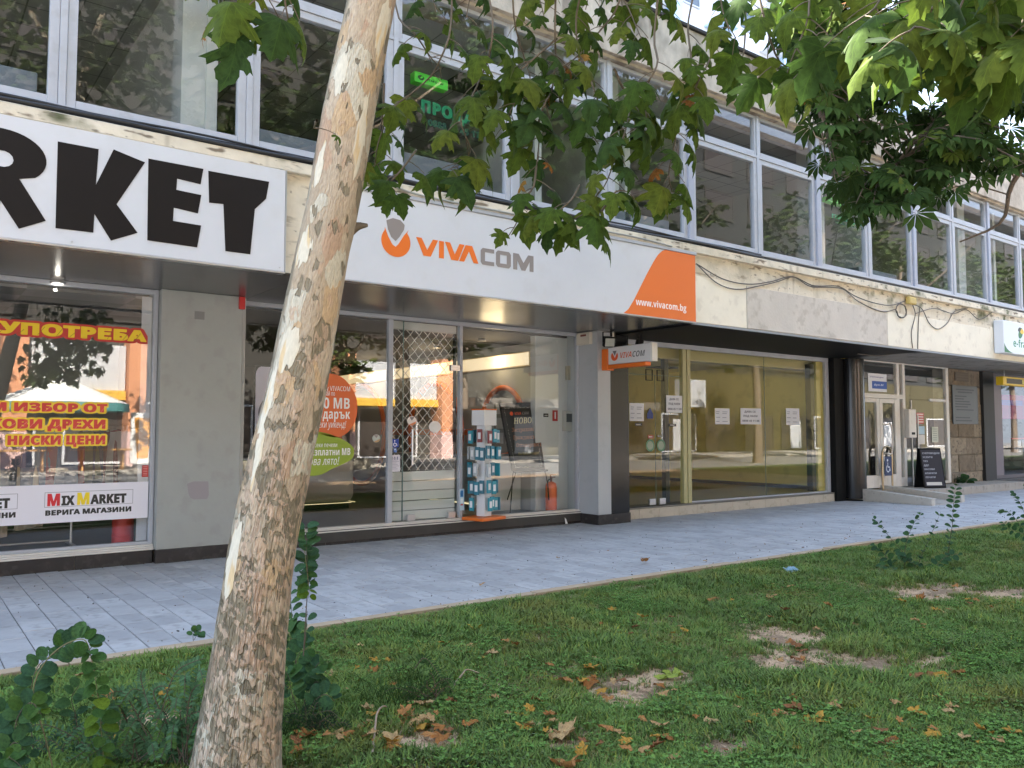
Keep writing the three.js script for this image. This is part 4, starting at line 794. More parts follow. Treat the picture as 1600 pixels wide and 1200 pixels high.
  mesh('mesh', wires, mat([0.72, 0.70, 0.66], 0.45), g);
  const sl = mat([0.60, 0.62, 0.58], 0.4);
  for (let i = 0; i < 5; i++) mesh('slat', bx(gx0 - 0.02, gx1 + 0.02, 0.245 + i * 0.146, 0.245 + i * 0.146 + 0.138, -0.012, 0.012, 0.01), sl, g);
  mesh('guide', [bx(gx1 + 0.0, gx1 + 0.03, 0.98, 3.2, -0.03, 0.03), bx(gx0 - 0.06, gx0 - 0.03, 0.24, 3.2, -0.03, 0.03)], M.cable, g);
  mesh('box', bx(gx0 - 0.02, gx1 + 0.02, 3.1, 3.22, -0.04, 0.04, 0.006), mat([0.5, 0.5, 0.46], 0.5), g);
  // revolving stand of phone accessories
  const a = onY(755, 806, 0.26), st = thing('display_stand', 'white column stand hung with turquoise phone accessories on an orange base', 'display stand', [a.x, 0.2, a.z + 0.02], 0.25);
  mesh('base', new RoundedBoxGeometry(0.56, 0.05, 0.44, 2, 0.015).translate(0, 0.03, 0), M.orange, st);
  mesh('column', new RoundedBoxGeometry(0.17, 1.6, 0.17, 2, 0.01).translate(0, 0.86, 0), M.paper, st);
  mesh('top', [bx(-0.15, 0.15, 1.46, 1.7, -0.13, 0.13, 0.008)], M.paper, st); mesh('cap', bx(-0.155, 0.155, 1.701, 1.72, -0.135, 0.135, 0.004), M.orange, st);
  const pk = [mat([0.03, 0.27, 0.34], 0.35), mat([0.05, 0.18, 0.24], 0.35), mat([0.50, 0.54, 0.55], 0.4), mat([0.04, 0.22, 0.30], 0.35), mat([0.25, 0.06, 0.06], 0.4)], r = rng(31);
  const box = bx(-0.043, 0.043, -0.2, 0, -0.014, 0.014, 0.004);
  for (let t = 0; t < 5; t++) for (let f = 0; f < 4; f++) for (let i = 0; i < 3; i++) {
    if (r() < 0.13) continue;
    const p = mesh('package', box, pk[Math.floor(r() * (t ? 4 : 5))], st), q = mesh('card', bx(-0.026, 0.026, -0.15, -0.05, 0.0145, 0.016), M.paper, p), an = f * Math.PI / 2, o = (i - 1) * 0.1, d = 0.15 + r() * 0.07;
    q.visible = true; p.position.set(Math.sin(an) * d + Math.cos(an) * o, 1.40 - t * 0.262 + rr(-0.02, 0.015, r), Math.cos(an) * d - Math.sin(an) * o); p.rotation.y = an + rr(-0.15, 0.15, r);
  }
  // blackboard on legs
  const q0 = onZ(782, 632, -0.75), q1 = onZ(836, 630, -0.75), q2 = onZ(802, 735, -0.5), q3 = onZ(851, 733, -0.5);
  const bb = thing('blackboard', 'black chalkboard on thin legs with chalk lettering inside the phone shop', 'blackboard', [0, 0, 0]);
  const tc = canvasTex(512, 768, (c, w, h) => {
    c.fillStyle = '#121110'; c.fillRect(0, 0, w, h); const r2 = rng(4);
    c.fillStyle = '#b8b4a8'; for (let i = 0; i < 160; i++) { const k = i / 160 * 4, s = k % 1, e = Math.floor(k), x = e === 0 ? 40 + s * 430 : e === 1 ? 470 : e === 2 ? 470 - s * 430 : 40, y = e === 0 ? 40 : e === 1 ? 40 + s * 690 : e === 2 ? 730 : 730 - s * 690; c.beginPath(); c.arc(x + r2() * 8, y + r2() * 8, 2 + r2() * 3.5, 0, 7); c.fill(); }
    c.fillStyle = '#e0561a'; c.beginPath(); c.arc(140, 110, 24, 0, 7); c.fill(); c.font = 'bold italic 44px sans-serif'; c.fillText('VIVA', 180, 126); c.fillStyle = '#8a8580'; c.fillText('COM', 292, 126);
    c.fillStyle = '#d9cf9a'; c.font = 'italic 92px serif'; c.fillText('НОВО!', 150, 228); c.fillStyle = '#c07848'; c.font = 'italic 62px serif'; c.fillText('Застраховка', 96, 320); c.fillText('Гражданска', 96, 410); c.fillText('Отговорност', 120, 500); c.fillStyle = '#a89a40'; c.font = '46px serif'; c.fillText('на изплащане', 130, 590);
  });
  const gg = new THREE.BufferGeometry(), bk3 = V(0, 0, -0.02);
  gg.setAttribute('position', new THREE.Float32BufferAttribute([q0, q2, q3, q0, q3, q1].flatMap((p) => [p.x, p.y, p.z]), 3));
  gg.setAttribute('uv', new THREE.Float32BufferAttribute([0, 1, 0, 0, 1, 0, 0, 1, 1, 0, 1, 1], 2)); gg.computeVertexNormals();
  mesh('board', gg, new THREE.MeshPhysicalMaterial({ map: tc, roughness: 0.35, side: THREE.DoubleSide }), bb);
  mesh('frame', [[q0, q1], [q1, q3], [q3, q2], [q2, q0]].map(([m, n]) => tube([m.clone().add(bk3), n.clone().add(bk3)], 0.022, 0.022, 4)), M.black, bb);
  mesh('ledge', tube([q2.clone().add(V(-0.02, -0.02, 0.03)), q3.clone().add(V(0.04, -0.02, 0.03))], 0.02, 0.02, 6), M.black, bb);
  for (const [p, e] of [[q2, onY(797, 803, 0.2)], [q3, onY(864, 797, 0.2)], [q2.clone().lerp(q3, 0.1), onY(788, 796, 0.2)]]) mesh('leg', tube([p.clone(), e], 0.011, 0.011, 6), M.black, bb);
  // extinguisher and wall boxes by the pilaster
  const ex = thing('fire_extinguisher', 'orange red fire extinguisher standing by the pilaster in the phone shop', 'fire extinguisher', [9.08, 0.2, -0.42]);
  mesh('body', new THREE.LatheGeometry([[0, 0], [0.09, 0], [0.1, 0.02], [0.1, 0.42], [0.085, 0.48], [0.03, 0.51], [0, 0.51]].map((p) => new THREE.Vector2(...p)), 24), mat([0.75, 0.12, 0.02], 0.35), ex);
  mesh('valve', [cyl(0.02, 0.02, 0.06, 0, 0.51, 0), bx(-0.02, 0.09, 0.575, 0.59, -0.012, 0.012, 0.004), bx(-0.02, 0.1, 0.62, 0.632, -0.012, 0.012, 0.004), bx(-0.02, 0, 0.56, 0.63, -0.012, 0.012)], mat([0.12, 0.03, 0.03], 0.4), ex);
  mesh('hose', tube([V(0.02, 0.56, 0), V(-0.1, 0.53, 0.04), V(-0.12, 0.4, 0.06), V(-0.1, 0.2, 0.06)], 0.012, 0.012, 6), M.black, ex);
  const zz = -0.59, W = (name, label, cat, x, y, w, h, dpt, m) => { const p = onZ(x, y, zz), d = thing(name, label, cat, [p.x, p.y, zz]); mesh('body', bx(0, w, -h, 0, 0, dpt, 0.008), m, d); return d; };
  const eb = W('fuse_box', 'grey fuse box with a dark window on the phone shop pilaster', 'fuse box', 878, 642, 0.26, 0.36, 0.1, mat([0.5, 0.5, 0.44], 0.5));
  mesh('window', bx(0.02, 0.15, -0.2, -0.05, 0.1005, 0.106), mat([0.05, 0.06, 0.06], 0.2), eb);
  W('control_box', 'beige control box high on the phone shop pilaster', 'control box', 883, 572, 0.16, 0.25, 0.07, mat([0.45, 0.40, 0.27], 0.5));
  const fs = W('fire_sign', 'red fire point sign with a white mark on the pilaster', 'sign', 863, 641, 0.12, 0.19, 0.008, mat([0.45, 0.02, 0.02], 0.5)); mesh('mark', bx(0.045, 0.075, -0.15, -0.03, 0.0085, 0.01), M.paper, fs);
  const ds = W('door_label', 'small dark label left of the red fire sign', 'label', 849, 646, 0.11, 0.06, 0.006, M.black); mesh('strip', bx(0.02, 0.09, -0.04, -0.025, 0.0065, 0.008), M.ivory, ds);
}
{ // entrance: folding sign, hoop rail; far shop railing
  const p = onZ(1452, 745, 0.5), f = thing('folding_sign', 'dark folding pavement sign with pale lettering before the glass screen', 'folding sign', [p.x, 0.2, 0.5], -0.45);
  const t = canvasTex(256, 512, (c, w, h) => { c.fillStyle = '#191d2e'; c.fillRect(0, 0, w, h); c.fillStyle = '#a9adb8'; c.font = 'bold 34px sans-serif'; ['СЧЕТОВОДНИ', 'УСЛУГИ', 'ТРЗ', 'ДДС', 'КАСОВИ', 'АПАРАТИ', 'ПЕЧАТИ'].forEach((s, i) => c.fillText(s, 16, 60 + i * 56)); c.fillStyle = '#c9c6be'; c.fillRect(20, 452, 200, 44); });
  const leaf = bx(-0.3, 0.3, 0, 0.98, -0.012, 0.012, 0.006);
  const a = mesh('panel', leaf, M.black, f); a.position.z = 0.2; a.rotation.x = -0.17;
  const fr = mesh('print', sheet(-0.27, 0.27, 0.04, 0.94, 0.014), new THREE.MeshPhysicalMaterial({ map: t, roughness: 0.5 }), f); fr.position.z = 0.2; fr.rotation.x = -0.17;
  const b = mesh('panel', leaf, M.black, f); b.position.z = -0.17; b.rotation.x = 0.17;
  const h0 = onY(1377, 764, 0.18), h1 = onY(1391, 763, 0.18), h = thing('hoop_rail', 'brassy hoop handrail with a blue wheelchair sign at the ramp', 'handrail', [0, 0, 0]);
  const x0 = 18.86, x1 = 19.3, z = 0.16, top = 1.14;
  mesh('hoop', tube([V(x0, 0.15, z), V(x0, 0.6, z), V(x0, top - 0.15, z), ...arc((x0 + x1) / 2, top - 0.12, (x1 - x0) / 2, 0.2, 180, 0, 8).map(([a2, b2]) => V(a2, b2, z)), V(x1, top - 0.15, z), V(x1, 0.6, z), V(x1, 0.15, z)], 0.024, 0.024, 8, 50), mat([0.50, 0.40, 0.26], 0.3, { metalness: 0.7 }), h);
  print(h, 'plate', x0 + 0.06, x1 - 0.06, 0.52, 0.98, z + 0.026, 128, 160, (c, w, hh) => { c.fillStyle = '#21355f'; c.fillRect(0, 0, w, hh); c.strokeStyle = '#d6dbe6'; c.lineWidth = 9; c.beginPath(); c.arc(60, 100, 28, 0.2, 4.2); c.stroke(); c.beginPath(); c.moveTo(56, 50); c.lineTo(58, 88); c.lineTo(88, 88); c.lineTo(100, 122); c.stroke(); c.fillStyle = '#d6dbe6'; c.beginPath(); c.arc(54, 32, 11, 0, 7); c.fill(); }, false);
  const rl = thing('railing', 'grey metal railing before the far shop', 'railing', [0, 0, 1.3]);
  for (const x of [25.5, 27.3, 29.1, 30.9]) mesh('post', tube([V(x, 0, 0), V(x, 1.0, 0)], 0.03, 0.03, 8), M.steel, rl);
  for (const y of [1.02, 0.62]) mesh('rail', tube([V(25.3, y, 0), V(31, y, 0)], 0.025, 0.025, 8), mat([0.25, 0.25, 0.26], 0.4, { metalness: 0.6 }), rl);
  const rr2 = thing('display_rail', 'thin red display rail in the far shop window', 'rail', [0, 0, -0.4]);
  mesh('bar', bx(27.4, 33, 1.35, 1.39, 0, 0.03), M.red, rr2);
  for (let i = 0; i < 7; i++) { const d = thing('display_box', `small white display box in the far shop window, ${['first', 'second', 'third', 'fourth', 'fifth', 'sixth', 'seventh'][i]} from the dark brown pier`, 'box', [27.6 + i * 0.6, 0.95, -0.4], 0, 'white boxes in the far shop window'); mesh('body', bx(0, 0.28, 0, 0.36, 0, 0.1, 0.01), M.paper, d); mesh('front', bx(0.03, 0.25, 0.04, 0.2, 0.1005, 0.106), mat([0.1, 0.1, 0.12], 0.4), d); }
}
// ---- green for-sale signs hung in the upper windows
{
  const upper = (lab1, lab2, bx0, bx1, by0, by1, tx0, tx1, ty0, ty1, z) => {
    const p0 = onZ(bx0, by0, z), p1 = onZ(bx1, by1, z), d = thing('hanging_lightbox', lab1, 'sign', [0, 0, z]);
    mesh('box', bx(p0.x, p1.x, p1.y, p0.y, -0.12, 0, 0.01), mat([0.12, 0.72, 0.06], 0.45), d);
    print(d, 'face', p0.x + 0.01, p1.x - 0.01, p1.y + 0.01, p0.y - 0.01, 0.003, 256, 96, (c, w, h) => { c.fillStyle = '#56d643'; c.fillRect(0, 0, w, h); c.fillStyle = '#123a18'; c.beginPath(); c.arc(44, 50, 26, 0, 7); c.fill(); c.fillStyle = '#56d643'; c.beginPath(); c.ellipse(50, 44, 8, 16, 0.6, 0, 7); c.fill(); c.fillStyle = '#123a18'; c.font = 'italic bold 40px sans-serif'; c.fillText('Имоти', 84, 64); }, false);
    const q0 = onZ(tx0, ty0, z), q1 = onZ(tx1, ty1, z), e = thing('sale_lettering', lab2, 'lettering', [0, 0, z + 0.1]);
    print(e, 'letter_strip', q0.x, q1.x, q1.y, q0.y, 0, 512, 160, (c, w, h) => { bold(c, 'ПРОДАВА', 10, 84, w - 20, 80, '#0b7a4c'); bold(c, '0888 20 45 17', 60, 146, w - 160, 44, '#1d4a33'); });
  };
  upper('bright green lightbox in the upper window beside the plane tree trunk', 'green for sale lettering below the lightbox nearer to the trunk', 648, 700, 110, 142, 648, 765, 150, 230, 1.68);
  upper('bright green lightbox in the upper window above the wire coil side of the fascia', 'green for sale lettering behind the dark green tree', 1293, 1320, 306, 322, 1290, 1352, 332, 366, 1.68);
}
// ---------------------------------------------------------------- plane tree
const veins = canvasTex(256, 256, (c, w, h) => {
  c.fillStyle = '#d8d8d8'; c.fillRect(0, 0, w, h);
  const r = rng(77); for (let i = 0; i < 900; i++) { c.fillStyle = `rgba(${r() < 0.5 ? '150,150,150' : '245,245,235'},0.13)`; c.beginPath(); c.arc(r() * w, r() * h, 2 + r() * 12, 0, 7); c.fill(); }
  c.strokeStyle = 'rgba(255,255,225,0.75)'; c.lineCap = 'round';
  for (const a of [0, 0.72, -0.72, 1.45, -1.45]) { c.lineWidth = 3; c.beginPath(); c.moveTo(128, 232); c.lineTo(128 + Math.sin(a) * 210, 232 - Math.cos(a) * 210); c.stroke(); c.lineWidth = 1.4; for (let k = 1; k < 6; k++) for (const s of [0.6, -0.6]) { const x = 128 + Math.sin(a) * k * 34, y = 232 - Math.cos(a) * k * 34; c.beginPath(); c.moveTo(x, y); c.lineTo(x + Math.sin(a + s) * 34, y - Math.cos(a + s) * 34); c.stroke(); } }
});
function planeLeaf(seed, curl = 0.25) { // lobed leaf, stalk end at the origin, tip along +y, unit length
  const r = rng(seed), half = [[0.05, -0.05], [0.22, -0.10], [0.44, -0.04], [0.56, 0.10], [0.47, 0.12], [0.43, 0.20], [0.30, 0.24], [0.44, 0.33], [0.62, 0.52], [0.49, 0.50], [0.44, 0.58], [0.34, 0.52], [0.23, 0.50], [0.27, 0.62], [0.22, 0.68], [0.23, 0.78], [0.12, 0.84]];
  const out = [[0, 0], ...half.map(([x, y]) => [x + (r() - 0.5) * 0.06, y + (r() - 0.5) * 0.05]), [0, 1.0], ...half.slice().reverse().map(([x, y]) => [-x + (r() - 0.5) * 0.06, y + (r() - 0.5) * 0.05])];
  const n = out.length, pos = [], uv = [], idx = [], cz = (x, y) => -curl * (x * x * 1.1 + (y - 0.25) * (y - 0.25) * 0.9) + 0.05 * Math.cos(Math.atan2(x, y + 0.15) * 5) * Math.hypot(x, y) + 0.05 * Math.sin(x * 7 + seed) * Math.abs(x);
  const add = (x, y) => { pos.push(x, y, cz(x, y)); uv.push(0.5 + x * 0.72, 0.1 + y * 0.82); };
  add(0, 0.22);
  out.forEach(([x, y]) => add(x, y));
  out.forEach(([x, y]) => add(x * 0.55, 0.22 + (y - 0.22) * 0.55));
  for (let i = 0; i < n; i++) { const j = (i + 1) % n, a = 1 + i, b = 1 + j, c = 1 + n + i, d = 1 + n + j; idx.push(a, c, b, b, c, d, 0, d, c); }
  const g = new THREE.BufferGeometry();
  g.setAttribute('position', new THREE.Float32BufferAttribute(pos, 3));
  g.setAttribute('uv', new THREE.Float32BufferAttribute(uv, 2));
  g.setIndex(idx); g.computeVertexNormals();
  return g;
}
const leafMat = (c, tr = 0.4) => { const m = new THREE.MeshPhysicalMaterial({ map: veins, roughness: 0.9, transmission: tr, thickness: 0, side: THREE.DoubleSide, specularIntensity: 0.14 }); m.color.setRGB(...c); return m; };
const LEAF = [1, 2, 3, 4, 5, 6].map((s) => planeLeaf(s, 0.14 + 0.15 * s));
LEAF.forEach((g, k) => { const p = g.attributes.position; for (let i = 0; i < p.count; i++) { const x = p.getX(i), y = p.getY(i); p.setZ(i, p.getZ(i) + (k % 3 - 1) * 0.5 * Math.abs(x) * (0.4 + y) * 0.6 + 0.22 * Math.sin(y * 3.1 + k * 1.3) * y * 0.6 + 0.1 * x * Math.sin(k * 2.1)); p.setX(i, x * (0.86 + 0.06 * (k % 4))); } g.computeVertexNormals(); });
const GREEN = [[0.10, 0.165, 0.024], [0.075, 0.14, 0.024], [0.125, 0.19, 0.028], [0.058, 0.115, 0.028], [0.165, 0.215, 0.032]].map((c) => leafMat(c, 0.46));
const BROWN = [leafMat([0.34, 0.15, 0.045], 0.25), leafMat([0.42, 0.24, 0.06], 0.25)];
const BARKC = (() => {
  const W = 1024, H = 2048;
  const cell = (a, y, f, s) => { // distance to the nearest of scattered points on the stem's surface, with that point's number
    const X = Math.cos(a) * f, Z = Math.sin(a) * f, Y = y; let best = 9, id = 0;
    const xi = Math.floor(X), yi = Math.floor(Y), zi = Math.floor(Z);
    for (let i = -1; i < 2; i++) for (let j = -1; j < 2; j++) for (let k = -1; k < 2; k++) {
      let h = Math.imul(xi + i + 91, 73856093) ^ Math.imul(yi + j + 17, 19349663) ^ Math.imul(zi + k + 53, 83492791) ^ s; h = Math.imul(h ^ (h >>> 13), 1274126177); h ^= h >>> 16;
      const px = xi + i + ((h & 255) / 255), py = yi + j + (((h >> 8) & 255) / 255), pz = zi + k + (((h >> 16) & 255) / 255), d = Math.hypot(X - px, Y - py, Z - pz);
      if (d < best) { best = d; id = (h >>> 4) & 1023; }
    }
    return [best, id / 1023];
  };
  const hgt = new Float32Array(W * H);
  const map = dataTex(W, H, (u, v) => {
    const a = u * Math.PI * 2, y = v * 5.15 - 0.12, ca = Math.cos(a), sa = Math.sin(a);
    const wx = fbm(ca * 3, y * 5, sa * 3, 3) * 0.9, w2 = fbm(ca * 7 + 4, y * 12, sa * 7, 3);
    const [, id] = cell(a + wx * 0.16, (y + wx * 0.05 + w2 * 0.03) * 7.5, 1.6, 5), [, id2] = cell(a + w2 * 0.22, (y + w2 * 0.05) * 24, 4.6, 9);
    const low = sstep(2.2, 0.2, y), f1 = fbm(ca * 16, y * 34, sa * 16, 3), big = fbm(ca * 1.2 + 2, y * 0.9, sa * 1.2, 2);
    let c = mix3([0.35, 0.28, 0.19], [0.42, 0.34, 0.24], sstep(-0.3, 0.3, big)), h = 0.5;
    if (id < 0.16) { c = [0.46, 0.42, 0.32]; h = 0.36; }
    else if (id < 0.26) { c = [0.43, 0.31, 0.18]; h = 0.40; }
    else if (id < 0.36) { c = [0.38, 0.265, 0.175]; h = 0.48; }
    else if (id > 0.93 - 0.06 * low) { c = [0.20, 0.165, 0.105]; h = 0.75; }
    if (id2 > 0.94 - 0.15 * low - 0.08 * sstep(0.0, 0.35, big)) { c = mix3([0.145, 0.12, 0.078], [0.22, 0.185, 0.12], id2 * 7 % 1); h = 0.85; }
    else if (id2 < 0.05 + 0.16 * low) { c = mix3(c, [0.42, 0.30, 0.20], 0.7); h -= 0.08; }
    else if (id2 > 0.55 && low > 0.3 && w2 > 0.05) { c = mix3(c, [0.38, 0.27, 0.185], 0.6); h += 0.1; }
    if (low > 0.05) { const [, id3] = cell(a + w2 * 0.3, (y + w2 * 0.03) * 52, 9.5, 3); if (id3 > 1 - 0.2 * low) { c = mix3(c, [0.17, 0.145, 0.09], 0.8); h += 0.15; } else if (id3 < 0.22 * low) { c = mix3(c, [0.50, 0.37, 0.265], 0.7); h -= 0.05; } }
    const crack = sstep(0.16, 0.34, Math.abs(fbm(ca * 9, y * 3.4, sa * 9, 3)) * 1.5) * low;
    c = c.map((k) => k * (1 + 0.5 * f1 - 0.12 * crack)); h += 0.25 * f1 - 0.3 * crack;
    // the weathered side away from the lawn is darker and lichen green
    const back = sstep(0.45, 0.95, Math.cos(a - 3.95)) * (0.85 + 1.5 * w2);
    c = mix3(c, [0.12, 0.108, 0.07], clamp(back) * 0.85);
    for (const [pa, py, ra, ry] of [[2.95, 0.95, 0.28, 0.13], [2.5, 1.83, 0.4, 0.09], [2.9, 1.62, 0.2, 0.15], [2.7, 2.28, 0.34, 0.08], [2.7, 1.36, 0.2, 0.12], [2.8, 2.66, 0.2, 0.1], [2.6, 3.1, 0.28, 0.13], [1.3, 2.8, 0.26, 0.2], [1.2, 3.4, 0.3, 0.2]]) { const dd = Math.hypot((a - pa) / ra, (y - py) / ry) + wx * 1.3 + w2 * 0.5; if (dd < 0.92) { c = mix3([0.54, 0.50, 0.39], [0.52, 0.37, 0.18], sstep(0.05, 0.25, fbm(ca * 4, y * 6, sa * 4 + 9, 2)) * 0.8).map((k) => k * (1 + 0.25 * f1)); h = 0.3; } }
    hgt[Math.min(H - 1, Math.floor(v * H)) * W + Math.min(W - 1, Math.floor(u * W))] = h;
    return c;
  }, true, 1);
  const bump = dataTex(W, H, (u, v) => { const k = clamp(hgt[Math.min(H - 1, Math.floor(v * H)) * W + Math.min(W - 1, Math.floor(u * W))]); return [k, k, k]; }, false, 1);
  return mat(map, 0.85, { bumpMap: bump, bumpScale: 0.028 });
})();
const twigM = mat([0.12, 0.095, 0.065], 0.85);
function stem(pts, rad, seg = 40, rings = 120, flare = 0, bumpy = 0.02) { // trunk: surface of varying radius, uv 0..1
  const c = new THREE.CatmullRomCurve3(pts), pos = [], uv = [], idx = [];
  for (let j = 0; j <= rings; j++) {
    const t = j / rings, P = c.getPointAt(t), T = c.getTangentAt(t), A = V(1, 0, 0).addScaledVector(T, -T.x).normalize(), Bv = A.clone().cross(T);
    for (let i = 0; i <= seg; i++) {
      const a = i / seg * Math.PI * 2;
      const r = rad(t) * (1 + bumpy * 2.2 * noise(Math.cos(a) * 1.7 + 3, t * 9, Math.sin(a) * 1.7) + bumpy * noise(Math.cos(a) * 5, t * 34, Math.sin(a) * 5)) + flare * Math.exp(-t * 26) * (0.6 + 0.4 * Math.cos(a * 5 + 1));
      pos.push(P.x + (A.x * Math.cos(a) + Bv.x * Math.sin(a)) * r, P.y + (A.y * Math.cos(a) + Bv.y * Math.sin(a)) * r, P.z + (A.z * Math.cos(a) + Bv.z * Math.sin(a)) * r);
      uv.push(i / seg, t);
    }
  }
  for (let j = 0; j < rings; j++) for (let i = 0; i < seg; i++) { const a = j * (seg + 1) + i, b = a + seg + 1; idx.push(a, a + 1, b, b, a + 1, b + 1); }
  const g = new THREE.BufferGeometry();
  g.setAttribute('position', new THREE.Float32BufferAttribute(pos, 3)); g.setAttribute('uv', new THREE.Float32BufferAttribute(uv, 2)); g.setIndex(idx); g.computeVertexNormals();
  return g;
}
const leafAt = (m, p, tip, up, s) => { const y = tip.clone().normalize(), z = up.clone().addScaledVector(y, -up.dot(y)).normalize(), x = y.clone().cross(z); m.makeBasis(x.multiplyScalar(s), y.multiplyScalar(s), z.multiplyScalar(s)).setPosition(p); return m; };
const T1 = thing('plane_tree', 'tall plane tree with pale flaking bark leaning before the shops', 'tree', [0, 0, 0]);
